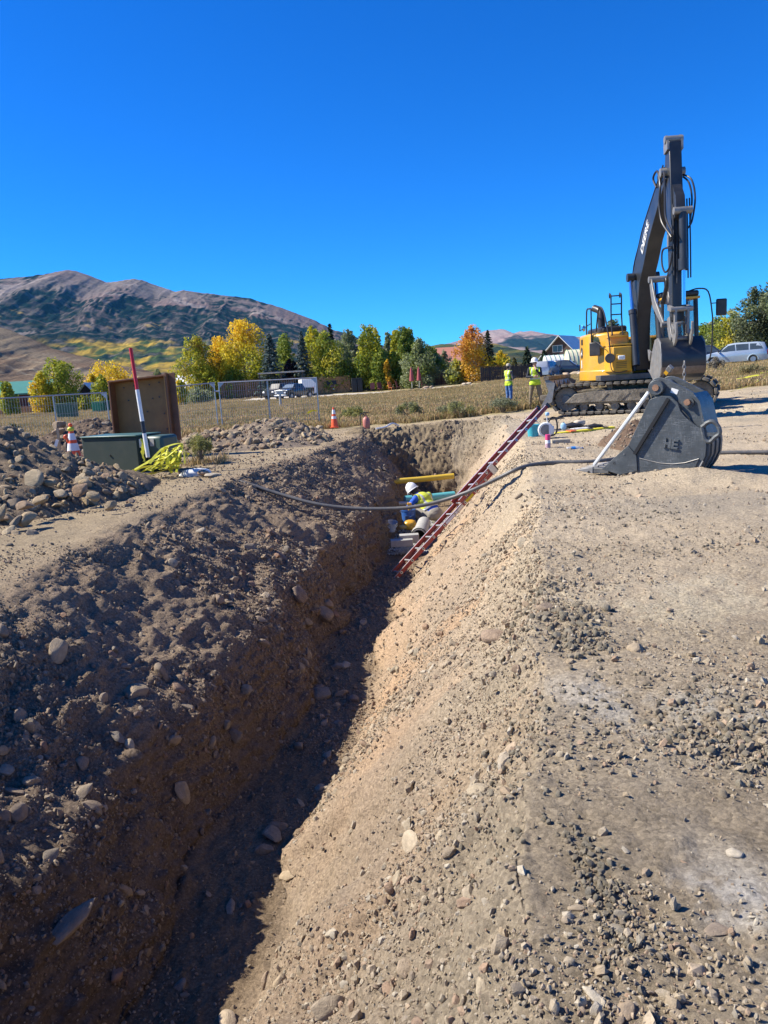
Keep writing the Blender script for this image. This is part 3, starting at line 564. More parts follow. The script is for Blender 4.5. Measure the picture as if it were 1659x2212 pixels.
in_field = lambda x, y: (((y > 28.+edge(x, y)-np.clip(-x-3, 0, 5)*.35)&(x < 5.2+edge(x, y)))|(y-.12*x > 27.6+edge(x, y))|((y > 19)&(x < -10+edge(x, y))&(y > 31+2.0*x)))&~((y > 86.5-.10*np.clip(x+10, 0, 50))&(y < 104)&(x > -16)&(x < 12))&~((np.abs(x-8) < 4.4)&(y > 20)&(y < 28.5))
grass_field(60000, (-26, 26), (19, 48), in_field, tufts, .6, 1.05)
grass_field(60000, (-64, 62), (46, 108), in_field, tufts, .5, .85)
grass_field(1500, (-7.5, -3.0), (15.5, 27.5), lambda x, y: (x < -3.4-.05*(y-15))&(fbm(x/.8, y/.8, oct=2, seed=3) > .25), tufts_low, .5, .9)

# ------------------------------------------------------------------ leafy plants
def leaf_cloud(centers, radii, n, size, cols, seed, flat=.75, up=.15, tipc=None, zr=None, gap=.0):
    """leaf-sized quads spread in and on clumps; returns verts, faces, colours"""
    rg = np.random.default_rng(seed); centers = np.asarray(centers, float); radii = np.asarray(radii, float); vol = radii[:, 0]*radii[:, 2]; ii = rg.choice(len(centers), n, p=vol/vol.sum())
    d = rg.normal(size=(n, 3)); d /= np.linalg.norm(d, axis=1, keepdims=True); rr = rg.uniform(0, 1, n)**.38; p = centers[ii]+d*radii[ii]*rr[:, None]
    nn = d*.9+rg.normal(size=(n, 3))*.75+V(0, 0, up); nn /= np.linalg.norm(nn, axis=1, keepdims=True)
    t = np.cross(nn, rg.normal(size=(n, 3))); t /= np.linalg.norm(t, axis=1, keepdims=True); b = np.cross(nn, t); s = size*rg.uniform(.6, 1.35, n)[:, None]
    vs = np.stack([p-t*s*.5, p+b*s*flat*.5, p+t*s*.5, p-b*s*flat*.5], 1).reshape(-1, 3); fs = np.arange(4*n).reshape(-1, 4)
    cols = np.array(cols); base = cols[rg.integers(0, len(cols), len(centers))][ii]; ind = cols[rg.integers(0, len(cols), n)]; c = .62*base+.38*ind
    if tipc is not None:
        zz = (p[:, 2]-zr[0])/(zr[1]-zr[0]); side = fbm(p[:, 0]*.5, p[:, 1]*.5, p[:, 2]*.5, 2, seed)*.35; c = L3(c, np.array(tipc)*np.ones_like(c), (zz+side-.35)*1.9)
    c = c*rg.uniform(.78, 1.22, n)[:, None]; return vs, fs, np.repeat(c, 4, 0)
def crown(name, parent, vs, fs, c, m): return npmesh(name, vs-np.array(parent.location), fs, m, np.clip(c, .005, .8), smooth=False, parent=parent)
TREES = 0
def ground_at(x, y): return land(x, y)
GREEN = [(.20, .26, .035), (.26, .31, .04), (.14, .20, .03), (.32, .35, .05)]
YG = [(.40, .40, .03), (.50, .45, .03), (.26, .30, .03), (.60, .48, .035)]
YEL = [(.78, .50, .025), (.68, .44, .022), (.84, .56, .03), (.50, .40, .03)]
ORG = [(.66, .38, .035), (.58, .31, .04), (.46, .22, .045), (.55, .44, .05)]
GRY = [(.19, .23, .10), (.24, .27, .14), (.16, .20, .08), (.30, .32, .19)]
def leafy(label, u, vtop, vbot, wpx, y, cols, tip=None, seed=0, n=3800, shape='aspen', multi=1, group='leafy trees at the edge of the field', pale=False, leaf=None, cat='tree', name='leafy_tree'):
    global TREES; TREES += 1; rg = np.random.default_rng(900+TREES*7+seed)
    g = P(u, vbot, y); z0 = land(g[0], y); zt = P(u, vtop, y)[2]; H = zt-z0; w = wpx/1659*y/2*1.82; th = thing(name, label, cat, (g[0], y, z0), 0, group)
    lf = leaf or max(.10, y*.0026)
    low = .05*H if shape != 'tall' else .16*H; nk = 34 if shape != 'bush' else 22; cs = []; rs = []
    peaks = [(rg.uniform(-.45, .45)*w, rg.uniform(-.4, .4)*w, rg.uniform(.8, 1.)*H) for _ in range(4)]+[(0, 0, H)]
    for i in range(nk):
        t = (i+.5)/nk; z = low+(H-low)*t**.95
        prof = (math.sin(math.pi*min(1, (t*.80+.22)))**.7 if shape != 'ovate' else math.sqrt(max(0, 1-(2*t-1)**2)*.95+.05))
        if shape == 'tall': prof = .55+.45*math.sin(math.pi*min(1, t+.1)); 
        rad = w*prof*(1-.25*t if shape != 'ovate' else 1)
        a = i*2.4+rg.uniform(-.5, .5); q = rad*rg.uniform(.25, .80); r_ = w*rg.uniform(.20, .38)*(1.15-.55*t)
        cs.append((g[0]+q*math.cos(a), y+q*math.sin(a), z0+z*.97)); rs.append((r_, r_, r_*rg.uniform(.8, 1.35)))
    for (px, py, pz) in peaks:
        for k in range(3): r_ = w*(.20-.05*k); cs.append((g[0]+px*(1-.15*k), y+py, z0+pz-(2.6-k*1.15)*r_*1.5-r_*.6)); rs.append((r_, r_, r_*1.7))
    vs, fs, c = leaf_cloud(cs, rs, int(n*1.5), lf, cols, 1000+TREES, tipc=tip, zr=(z0+low, zt)); crown('crown', th, vs, fs, c, M_LEAF)
    mb = MB(); 
    for k in range(multi):
        ox = rg.uniform(-.2, .2)*w*(multi > 1); pts = [V(g[0]+ox, y+ox*.3, z0-.1), V(g[0]+ox*1.5+rg.uniform(-.05, .05)*w, y, z0+H*.35), V(g[0]+ox*2.2, y, z0+H*.62), V(g[0]+ox*2.3, y, z0+H*.9)]; r0 = max(.05, H*.016)*(1 if multi == 1 else .7); mb.tube(pts, [r0, r0*.75, r0*.45, r0*.12], 6)
        for j in range(6):
            t = .18+.1*j; b = pts[0]*(1-t)+pts[2]*t; b[2] = z0+H*t*.8; a = rg.uniform(0, 6.28); e = b+V(math.cos(a)*w*.55, math.sin(a)*w*.55, H*.18); mb.tube([b, (b+e)/2+V(0, 0, .03*H), e], [r0*.4, r0*.28, r0*.08], 5)
    mb.build('trunk', M_PALEBARK if pale else M_BARK, th); return th
def spruce(label, u, vtop, vbot, wpx, y, cols, seed=0, group='dark conifers at the edge of the field', n=3600, sparse=1.):
    global TREES; TREES += 1; rg = np.random.default_rng(500+TREES*3+seed); g = P(u, vbot, y); z0 = land(g[0], y); H = P(u, vtop, y)[2]-z0; w = wpx/1659*y/2*1.25
    th = thing('spruce_tree', label, 'tree', (g[0], y, z0), 0, group); mb = MB(); mb.tube([V(g[0], y, z0-.1), V(g[0], y, z0+H*.98)], [H*.018, .01], 6); 
    ps = []; nn = []; nb = int(95*sparse); lf = max(.13, y*.0030); tot = 0; vsA = []; cA = []
    for i in range(nb):
        t = (i/nb)**.85; z = H*(.06+.93*t); L_ = w*(1-t)**.85*rg.uniform(.75, 1.12)+.04*w; a = i*2.399+rg.uniform(-.3, .3); dr = V(math.cos(a), math.sin(a), 0); k = max(5, int(n/nb*(1.5-t))); s = rg.uniform(0, 1, k)**.75
        droop = -.22*L_*s+.12*L_*s**2.; side = V(-dr[1], dr[0], 0); lat = rg.normal(0, .16, k)*L_*(1.1-.6*s)
        p = V(g[0], y, z0+z)+dr*(s*L_)[:, None]+side*lat[:, None]+V(0, 0, 1)*(droop-np.abs(lat)*.25+rg.normal(0, .03*w, k))[:, None]
        if i % 5 == 0: mb.tube([V(g[0], y, z0+z), V(g[0], y, z0+z)+dr*L_*.8+V(0, 0, -.1*L_)], [.02, .008], 4)
        nrm = np.array([dr*.35+V(0, 0, .8)])+rg.normal(size=(k, 3))*.45; nrm /= np.linalg.norm(nrm, axis=1, keepdims=True); tt = np.cross(nrm, np.cross(dr, nrm)+rg.normal(size=(k, 3))*.35); tt /= np.linalg.norm(tt, axis=1, keepdims=True); bb = np.cross(nrm, tt); sz = lf*rg.uniform(.7, 1.5, k)[:, None]
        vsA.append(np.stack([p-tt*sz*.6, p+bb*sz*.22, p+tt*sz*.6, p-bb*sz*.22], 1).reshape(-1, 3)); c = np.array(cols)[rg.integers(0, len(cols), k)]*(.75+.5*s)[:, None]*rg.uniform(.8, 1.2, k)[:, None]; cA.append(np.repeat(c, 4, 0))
    vs = np.concatenate(vsA); crown('crown', th, vs, np.arange(len(vs)).reshape(-1, 4), np.concatenate(cA), M_NEEDLE); mb.build('trunk', M_BARK, th); return th
BLUE = [(.055, .085, .080), (.075, .11, .105), (.04, .062, .058), (.10, .14, .13)]
DKG = [(.022, .036, .020), (.03, .048, .026), (.018, .028, .018), (.045, .06, .03)]

# left group behind the fence
leafy('round green tree with a yellowing left edge left of the brown box', 133, 775, 882, 66, 92, YG+GREEN, seed=1, shape='ovate', n=4600)
leafy('yellow bushy tree growing against the left flank of the round green tree', 96, 802, 880, 40, 90, YG+YEL[:2], seed=2, n=2400)
leafy('small slim green tree in front of the green-roofed house', 22, 823, 893, 30, 84, YG+GREEN, seed=3, n=1900, shape='tall')
leafy('bright yellow wide cottonwood crown behind the brown box', 240, 786, 850, 74, 190, YEL, seed=4, n=3000, shape='ovate')
leafy('small golden tree beside the white-roofed shed', 205, 806, 860, 20, 120, YEL+YG, seed=5, n=1200, shape='tall')
leafy('olive green tree partly hidden by the left edge of the brown box', 226, 812, 878, 44, 100, YG+GREEN, seed=6, n=2400)
leafy('low yellow-green bush by the dark timber shed', 182, 855, 892, 26, 90, YG, seed=7, n=1100, shape='bush', name='bush', cat='bush')
leafy('small grey-green tree top peeking over the brown box', 345, 797, 850, 24, 170, GRY, seed=8, n=1100)
leafy('slim yellow young tree by the white-roofed building right of the brown box', 392, 822, 872, 22, 88, YG+YEL[:1], seed=9, n=1300, shape='tall')
leafy('dark grey-green low bush behind the left fence panel', 428, 838, 875, 46, 92, GRY, seed=10, n=1500, shape='bush', name='bush', cat='bush')
# main row
leafy('olive tree with rusty left edge, leftmost of the big row behind the plank fence', 436, 730, 862, 78, 108, YG+[(.2, .13, .03)], seed=11, n=5200)
leafy('yellow-crowned aspen standing left of the tallest golden aspen', 486, 727, 860, 62, 112, YG, tip=(.80, .50, .03), seed=12, n=4200)
leafy('tallest golden aspen with bright yellow top and green lower branches', 536, 690, 858, 84, 110, YG, tip=(.84, .53, .03), seed=13, n=6500, shape='tall')
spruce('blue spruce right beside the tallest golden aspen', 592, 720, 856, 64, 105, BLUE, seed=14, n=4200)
leafy('rounded mid green tree between the two blue spruces', 622, 722, 850, 54, 122, GREEN, seed=15, n=3600)
leafy('dark purple-leaved shrub between the two blue spruces', 632, 776, 855, 44, 110, [(.045, .018, .022), (.06, .025, .03), (.035, .02, .018)], seed=16, n=2400, shape='bush')
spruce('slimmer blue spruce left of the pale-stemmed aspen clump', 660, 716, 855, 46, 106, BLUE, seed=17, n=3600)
leafy('tall yellow-green aspen showing behind the slimmer blue spruce', 682, 704, 850, 38, 124, YG, seed=18, n=2600, shape='tall')
leafy('aspen clump with several pale slanting stems behind the wooden gates', 708, 716, 846, 66, 107, YG+GREEN, seed=19, n=4600, multi=3, pale=True)
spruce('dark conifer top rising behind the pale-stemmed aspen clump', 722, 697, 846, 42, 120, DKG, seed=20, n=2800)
leafy('grey-green poplar left of the hidden dark gable', 760, 712, 840, 36, 122, GRY, seed=21, n=2600, shape='tall')
leafy('low dark green shrub mass behind the dark bins', 755, 775, 846, 54, 108, GREEN+GRY, seed=22, n=2600, shape='bush')
leafy('tall tree with yellowish left side near the parked bins', 806, 703, 838, 58, 106, YG+GREEN, seed=23, n=5000, shape='tall')
leafy('grey-green leafy tree low behind the patio chairs', 826, 752, 836, 40, 104, GREEN, seed=24, n=2600)
leafy('small orange young tree glowing among the green trees', 838, 776, 812, 16, 103, ORG[:2]+YEL[:1], seed=25, n=700, leaf=.2)
leafy('slim pale poplar peeking over the middle of the row', 846, 716, 830, 22, 130, GRY, seed=26, n=1600, shape='tall')
leafy('bright green upright poplar above the red folded umbrellas', 880, 707, 832, 44, 108, GREEN+[(.11, .15, .02)], seed=27, n=4200, shape='tall')
leafy('broad silvery green willow right of the folded umbrellas', 908, 735, 832, 62, 100, GRY+GREEN[:2], seed=28, n=5200)
leafy('dull green bush in the shade right of the silvery willow', 946, 765, 830, 40, 108, GREEN+GRY, seed=29, n=2400)
leafy('greyish half-bare tree left of the orange aspen', 962, 758, 826, 34, 116, GRY+[(.18, .12, .07)], seed=30, n=1500)
leafy('pale yellow-green birch in front of the orange house', 986, 778, 826, 34, 98, YG+GRY, seed=31, n=1900)
leafy('orange and gold aspen clump with white stems', 1022, 704, 822, 62, 98, ORG+YEL[:2], tip=(.60, .27, .07), seed=32, n=4200, multi=4, pale=True)
spruce('sparse dark spruce right beside the orange aspen clump', 1057, 712, 822, 40, 100, DKG, seed=33, n=2400, sparse=.8)
leafy('small golden tree far behind the standing workers', 1083, 758, 808, 34, 150, YEL+YG, seed=34, n=1500)
spruce('small yellowish young spruce behind the workers', 1112, 772, 806, 20, 130, [(.12, .11, .03), (.08, .08, .03)], seed=35, n=1100)
spruce('dark green spruce just left of the dark chalet', 1140, 750, 808, 34, 135, DKG, seed=36, n=2200)
spruce('green spruce overlapping the left wall of the dark chalet', 1176, 756, 800, 30, 140, DKG, seed=37, n=1800)
spruce('small dark spruce top above the chalet roof', 1216, 732, 790, 16, 240, DKG, seed=38, n=900)
leafy('low green tree right of the dark chalet', 1250, 756, 796, 24, 200, YG, seed=39, n=1000)
leafy('yellow autumn tree just left of the excavator counterweight', 1279, 744, 800, 26, 170, YEL+YG, seed=40, n=1300)
for i, (u, vt, vb, w_, y, cc, lab) in enumerate([(452, 790, 860, 50, 107, YG, 'low yellow-green shrub under the olive tree and golden crown'), (508, 795, 858, 46, 108, GREEN, 'green shrub below the gap left of the tallest golden aspen'), (565, 790, 856, 40, 109, GREEN+YG, 'dark green shrub below the tallest golden aspen, right side'), (785, 765, 842, 44, 109, GREEN, 'dense green shrub beside the hidden dark gable'), (852, 762, 836, 50, 106, GREEN+YG, 'green shrub mass above the orange young tree and patio'), (880, 775, 834, 40, 104, GREEN, 'dark shrub right behind the folded umbrellas'), (932, 748, 830, 40, 112, GREEN+GRY, 'tall dull green tree between the willow and the half-bare tree'), (860, 712, 830, 30, 116, YG, 'slim yellow-green poplar left of the bright green upright one'), (742, 735, 846, 44, 116, GREEN+GRY, 'mid green tree filling the gap right of the pale-stemmed clump')]):
    leafy(lab, u, vt, vb, w_, y, cc, seed=80+i, n=2400, shape='bush' if vt > 760 else 'tall')
# right group
leafy('green poplar seen through the excavator handrails', 1322, 690, 800, 40, 130, GRY+DKG, seed=41, n=2800)
leafy('green tree seen through the cab window', 1440, 706, 800, 60, 120, GREEN+GRY, seed=42, n=3000)
for i, (u, vt, w_, y, lab, cc) in enumerate([(1520, 700, 34, 112, 'small green tree right behind the excavator cab', GREEN), (1548, 686, 44, 104, 'mid green pine-like tree left behind the silver minivan', GREEN+GRY), (1578, 672, 42, 100, 'yellowish green poplar above the silver minivan roof', YG+GRY), (1600, 690, 34, 104, 'olive tree behind the rear of the silver minivan', YG+GREEN), (1628, 622, 50, 92, 'tall grey-green cottonwood at the right edge of the picture', GRY+DKG), (1664, 612, 60, 90, 'tallest dark grey-green cottonwood cut by the right edge', GRY+DKG), (1640, 690, 46, 96, 'dusky low tree under the tall cottonwoods', GRY+GREEN)]):
    leafy(lab, u, vt, 770, w_*1.25, y, cc, seed=50+i, n=4200 if i > 3 else 2800, shape='tall' if i in (2, 4, 5) else 'aspen')

# rabbitbrush and sage
def brush(label, u, v, z, hpx, wpx, cols, seed, group='rabbitbrush shrubs beside the trench', n=900, y=None):
    g = G(u, v, z) if y is None else P(u, v, y); z0 = land(g[0], g[1]); H = hpx*g[1]/1659; w = wpx*g[1]/1659/2; th = thing('shrub', label, 'shrub', (g[0], g[1], z0), 0, group); rg = np.random.default_rng(seed); mb = MB(); cs = []; rs = []
    for i in range(26):
        a = rg.uniform(0, 6.28); q = rg.uniform(0, 1)**.6; t = V(g[0]+math.cos(a)*w*q*.9, g[1]+math.sin(a)*w*q*.9, z0+H*(1-.35*q*q)*rg.uniform(.75, 1)); mb.tube([V(g[0], g[1], z0-.02), (V(g[0], g[1], z0)+t)/2+V(0, 0, .05*H), t], [.010, .007, .004], 4); cs.append(t-V(0, 0, .12*H)); rs.append((.16*w+.02, .16*w+.02, .22*H))
    vs, fs, c = leaf_cloud(cs, rs, int(n*1.9), max(.034, g[1]*.0022), cols, seed, flat=.4, up=.2); crown('foliage', th, vs, fs, c, M_LEAF); mb.build('stems', M_BARK, th); return th
RB = [(.30, .29, .07), (.24, .25, .075), (.36, .33, .10), (.19, .21, .09)]
SG = [(.20, .22, .13), (.16, .18, .10), (.25, .26, .17)]
brush('yellow-green rabbitbrush right of the yellow tape heap', 433, 1003, 0, 66, 66, RB, 1, n=1800)
brush('grey-green sage leaning on the tape heap', 366, 1000, 0, 60, 60, SG, 2, n=1500)
brush('yellow-green rabbitbrush at the grass edge right of the traffic cone', 765, 912, 0, 34, 70, RB, 3, n=1200)
brush('green rabbitbrush behind the red sprayer', 885, 905, .05, 40, 62, RB+SG, 4, n=1200)
brush('rabbitbrush clump behind the far end of the trench', 985, 900, .1, 38, 80, RB+SG, 5, n=1300)
brush('grey-green sage close to the top of the ladder', 1085, 893, .1, 34, 66, SG, 6, n=1200)
brush('pale twiggy bush below the silver minivan', 1548, 812, 1.0, 30, 36, [(.27, .24, .19), (.22, .20, .15)], 7, 'bushes in the right-hand field', n=900, y=52)
brush('ochre bush among the grass at the right edge', 1625, 822, .9, 26, 60, [(.30, .25, .12), (.25, .23, .11)], 8, 'bushes in the right-hand field', n=900, y=40)
brush('dark olive bush in the grass behind the left dirt heap', 25, 915, 0, 26, 40, [(.14, .14, .07), (.10, .11, .05)], 9, 'bushes beyond the fence', n=800, y=38)
brush('dry grassy weed in front of the green transformer', 232, 1008, 0, 40, 34, [(.33, .27, .15), (.26, .23, .12)], 10, 'dry weeds by the transformer', n=600)
brush('dry weed at the left corner of the green transformer', 205, 1000, 0, 34, 26, [(.33, .27, .15), (.22, .2, .1)], 11, 'dry weeds by the transformer', n=500)

# gravel lane
def sheet(name, pts, col, lift, m=None, kind='structure', nx=60, ny=24):
    p = np.array(pts, float); u = np.linspace(0, 1, nx)[None, :, None]; v = np.linspace(0, 1, ny)[:, None, None]
    q = (p[0]*(1-u)+p[1]*u)*(1-v)+(p[3]*(1-u)+p[2]*u)*v; x, y = q[..., 0], q[..., 1]; z = rolling(x, y)+lift; c = np.array(col)*(1+.2*fbm(x/2, y/2, oct=4, seed=77)[..., None]); return npmesh(name, np.stack([x, y, z], -1).reshape(-1, 3), grid_faces(ny, nx), m or SOIL, c.reshape(-1, 3), kind=kind)
sheet('gravel_lane', [(-18, 88), (11, 84.5), (11, 88.5), (-18, 106)], (.50, .45, .37), .03)
sheet('gravel_lane', [(-30, 40), (-12, 37), (-12, 38.2), (-30, 42)], (.46, .42, .35), .03)

# ================================================================== BUILDINGS AND FENCES
m_board_brown = mat('brown_boards', (.16, .075, .04), .8, var=.35, scale=5)
m_cedar = mat('cedar_boards', (.50, .24, .09), .75, var=.4, scale=4, dust=.2)
m_cedar2 = mat('old_cedar_boards', (.26, .14, .075), .8, var=.4, scale=4, dust=.2)
m_darkwood = mat('dark_timber', (.045, .034, .03), .8, var=.3, scale=3)
m_chalet = mat('chalet_siding', (.07, .045, .035), .8, var=.25, scale=3)
m_greenroof = mat('green_metal_roof', (.055, .20, .145), .45, var=.12, scale=1)
m_whiteroof = mat('pale_metal_roof', (.66, .68, .67), .6, metal=.0, var=.1, scale=1)
m_winglass = mat('window_glass', (.05, .07, .09), .08, var=.2, scale=2)
m_trim = mat('white_trim', (.70, .68, .62), .6, var=.1)
m_greytrim = mat('grey_trim', (.35, .34, .32), .6, var=.1)
m_orange = mat('terracotta_siding', (.42, .20, .13), .8, var=.2)
m_white = mat('white_paint', (.72, .72, .70), .4, var=.08)
m_black = mat('black_rubber', (.018, .018, .018), .75, var=.3, dust=.15)
m_galv = mat('galvanised_steel', (.42, .43, .44), .42, metal=.7, var=.15, scale=8)
def house(label, u0, u1, vb, y, depth, wallh, ridgeh, mw, mr, wins, along=True, over=.5, battens=0, name='house', cat='house', group=None, rz=0., chimney=False):
    a, b = P(u0, vb, y), P(u1, vb, y); Wd = b[0]-a[0]; z0 = land((a[0]+b[0])/2, y); t = thing(name, label, cat, ((a[0]+b[0])/2, y, z0), rz, group); w, d = Wd, depth
    mb = MB(); mb.box((0, d/2, wallh/2-.2), (w, d, wallh+.4))
    rb = MB()
    if along:   # ridge parallel to the picture
        mb.prism([(0, wallh), (d, wallh), (d/2, ridgeh)], w-.02, (-w/2+.01, 0, 0), (0, 1, 0), (0, 0, 1))
        for sgn in (0, 1):
            y0_, y1_ = (-over, d/2) if sgn == 0 else (d/2, d+over); zz0 = wallh-over*(ridgeh-wallh)/(d/2) if sgn == 0 else ridgeh; zz1 = ridgeh if sgn == 0 else wallh-over*(ridgeh-wallh)/(d/2)
            rb.add([(-w/2-over, y0_, zz0+.04), (w/2+over, y0_, zz0+.04), (w/2+over, y1_, zz1+.04), (-w/2-over, y1_, zz1+.04), (-w/2-over, y0_, zz0+.22), (w/2+over, y0_, zz0+.22), (w/2+over, y1_, zz1+.22), (-w/2-over, y1_, zz1+.22)], [(0, 3, 2, 1), (4, 5, 6, 7), (0, 1, 5, 4), (1, 2, 6, 5), (2, 3, 7, 6), (3, 0, 4, 7)])
    else:
        mb.prism([(-w/2, wallh), (w/2, wallh), (0, ridgeh)], -d, (0, 0, 0), (1, 0, 0), (0, 0, 1))
        s_ = (ridgeh-wallh)/(w/2)
        for sg in (-1, 1):
            x0, x1 = sg*(w/2+over), 0; zz = wallh-over*s_
            rb.add([(x0, -over, zz+.04), (x1, -over, ridgeh+.04), (x1, d+over, ridgeh+.04), (x0, d+over, zz+.04), (x0, -over, zz+.24), (x1, -over, ridgeh+.24), (x1, d+over, ridgeh+.24), (x0, d+over, zz+.24)], [(0, 1, 2, 3), (4, 7, 6, 5), (0, 4, 5, 1), (1, 5, 6, 2), (2, 6, 7, 3), (3, 7, 4, 0)])
    mb.build('wall', mw, t, local=True); r = rb.build('roof', mr, t, local=True)
    if chimney: MB().box((w*.2, d/2, ridgeh+.5), (.7, .7, 1.4)).build('chimney', m_greytrim, r, local=True)
    for (wx, wz, ww, wh) in wins:
        f = MB(); f.box((wx, -.02, wz+wh/2+.05), (ww+.2, .08, .1)); f.box((wx, -.02, wz-wh/2-.05), (ww+.2, .08, .1)); f.box((wx-ww/2-.05, -.02, wz), (.1, .08, wh)); f.box((wx+ww/2+.05, -.02, wz), (.1, .08, wh)); f.box((wx, -.02, wz), (.06, .06, wh)); fo = f.build('window', m_trim, t, local=True)
        MB().box((wx, .0, wz), (ww, .04, wh)).build('pane', m_winglass, fo, local=True)
    if battens:
        bt = MB(); k = int(w/battens)
        for i in range(k): bt.box((-w/2+(i+.5)*w/k, -.03, wallh/2), (.06, .06, wallh))
        tag(bt.build('battens', mw, t, local=True), kind='stuff')
    return t
house('long low house with a green metal roof and dark red walls', -60, 92, 893, 96, 8, 2.5, 3.9, mat('dark_red_siding', (.13, .045, .035), .8, var=.3), m_greenroof, [(3.2, 1.5, .8, .9), (.6, 1.5, .8, .9), (-2.4, 1.5, .8, .9)], battens=.45, chimney=False)
house('small dark timber shed with a white tilted roof', 172, 212, 888, 104, 4, 1.9, 3.2, m_darkwood, m_whiteroof, [(.3, 1., .6, .6)], along=False, battens=.3, name='shed', cat='shed')
house('building with a white metal roof right behind the brown box', 352, 420, 868, 125, 8, 2.0, 3.9, m_darkwood, m_whiteroof, [(0, 1.2, .8, .8)], name='barn', cat='building')
house('dark brown chalet with a pale metal roof and white-framed windows', 1172, 1248, 806, 182, 11, 3.2, 7.4, m_chalet, m_whiteroof, [(-.5, 4.6, 2.2, 1.4), (-3., 1.6, 1.2, 1.2), (1.8, 1.6, 1.2, 1.2)], along=False, over=.9, rz=-.55)
house('terracotta house half hidden behind the orange aspen', 952, 1000, 826, 150, 8, 3.6, 6.2, m_orange, mat('clay_roof', (.40, .17, .12), .7), [(-1, 2., 1.2, 1.2), (1.2, 2., 1., 1.)], along=True)
house('dark gable house hidden among the trees above the bins', 768, 800, 845, 118, 6, 3.4, 6.2, m_darkwood, m_greytrim, [(0, 2., .8, 1.)], along=False)
house('white building showing through the trees above the minivan', 1560, 1600, 775, 118, 7, 3.4, 5.2, m_white, m_greytrim, [(-.6, 2.2, .9, 1.1), (.9, 2.2, .6, 1.1)], along=True)
# hoop greenhouses
def hoop(label, u0, u1, vb, y, h, m, depth=4):
    a, b = P(u0, vb, y), P(u1, vb, y); w = b[0]-a[0]; z0 = land((a[0]+b[0])/2, y); t = thing('greenhouse', label, 'greenhouse', ((a[0]+b[0])/2, y, z0), 0, 'hoop greenhouses below the chalet')
    pts = [(depth/2*(1-math.cos(q*math.pi/12)), h*math.sin(q*math.pi/12)) for q in range(13)]; mb = MB(); mb.prism(pts, w, (-w/2, 0, 0), (0, 1, 0), (0, 0, 1)); mb.build('cover', m, t, local=True, smooth=40)
    for k in range(6):
        mbr = MB(); x = -w/2+w*k/5; mbr.tube([(x, d_*1.02-.02, z_*1.02) for d_, z_ in pts], .05, 5); mbr.build('hoop', mat('green_hoop', (.08, .22, .16), .5), t, local=True)
hoop('white and green striped hoop greenhouse', 1183, 1232, 806, 122, 2.7, m_white)
hoop('pale yellow hoop greenhouse next to the excavator', 1232, 1277, 806, 112, 3.1, mat('cream_cover', (.66, .60, .42), .6, var=.08))

def plank_fence(label, p0, p1, h, step, m, gap=.12, name='plank_fence', gates=(), top=True, posts=6, group=None):
    p0, p1 = V(*p0, 0), V(*p1, 0); Ln = np.linalg.norm(p1-p0); ang = math.atan2(p1[1]-p0[1], p1[0]-p0[0]); z0 = land((p0[0]+p1[0])/2, (p0[1]+p1[1])/2); t = thing(name, label, 'fence', (p0[0], p0[1], z0), ang, group)
    n = int(Ln/step); rg = np.random.default_rng(int(Ln*100)); st = MB(); cnt = 0
    mesh = None
    for i in range(n):
        hh = h*(1+rg.uniform(-.02, .02)); st.box((i*step+step/2, rg.uniform(-.01, .01), hh/2-.05), (step*(1-gap), .025, hh))
    tag(st.build('plank', m, t, local=True), kind='stuff')
    for zz in (.25, .8): MB().box((Ln/2, .05, h*zz), (Ln, .05, .1)).build('rail', m, t, local=True)
    for k in range(posts+1): MB().box((Ln*k/posts, .1, h/2), (.12, .12, h+.1)).build('post', m, t, local=True)
    if top: MB().box((Ln/2, 0, h+.03), (Ln, .16, .05)).build('cap_rail', m, t, local=True)
    return t, Ln
f1, _ = plank_fence('slatted brown wooden fence behind the middle wire fence panel', (P(480, 860, 106)[0], 106), (P(640, 860, 106)[0], 106), 2.5, .26, m_cedar2, gap=.45)
f2, LN2 = plank_fence('cedar plank fence with two barn-style gates and a sign', (P(672, 850, 105)[0], 105), (P(757, 848, 105)[0], 105), 2.2, .17, m_cedar, gap=.1, posts=3)
for k, (x0, x1) in enumerate([(LN2*.20, LN2*.58), (LN2*.60, LN2*.97)]):
    g = MB(); g.box(((x0+x1)/2, -.03, 2.05), (x1-x0, .04, .12)); g.box(((x0+x1)/2, -.03, .12), (x1-x0, .04, .12)); g.box((x0+.07, -.03, 1.1), (.13, .04, 2.)); g.box((x1-.07, -.03, 1.1), (.13, .04, 2.))
    gt = g.build('gate', m_cedar, f2, local=True); mx = (x0+x1)/2
    for sg in (-1, 1): MB().beam((mx+sg*.06, -.035, 1.2), (mx+sg*(x1-x0)*.42, -.035, .2 if sg < 0 or k == 0 else .2), .12, .04, (0, 1, 0)).build('brace', m_cedar2, gt, local=True)
sg = thing('sign', 'dark board sign with a maroon lower band hanging on the left wooden gate', 'sign', (0, 0, 0)); sg.location = tuple(P(716, 829, 104.9)); sg.rotation_euler = (0, 0, f2.rotation_euler[2])
MB().box((0, 0, .16), (1.35, .05, .5)).build('board', mat('sign_dark', (.02, .02, .03), .5), sg, local=True); MB().box((0, -.01, -.32), (1.25, .05, .42)).build('lower_board', mat('sign_maroon', (.20, .03, .07), .5), sg, local=True)
mk = MB(); rgx = random.Random(4)
for i in range(9): mk.box((-.5+i*.125, -.045, -.32+rgx.uniform(-.03, .03)), (.075, .012, rgx.uniform(.1, .2)))
mk.build('lettering', mat('sign_pink', (.6, .35, .42), .6), sg, local=True); MB().box((.25, -.02, -.68), (.2, .03, .22)).build('tag_plate', m_white, sg, local=True)
plank_fence('dark weathered fence in the shade behind the silvery willow', (P(925, 835, 104)[0], 104), (P(1010, 830, 104)[0], 104), 1.8, .2, m_darkwood)
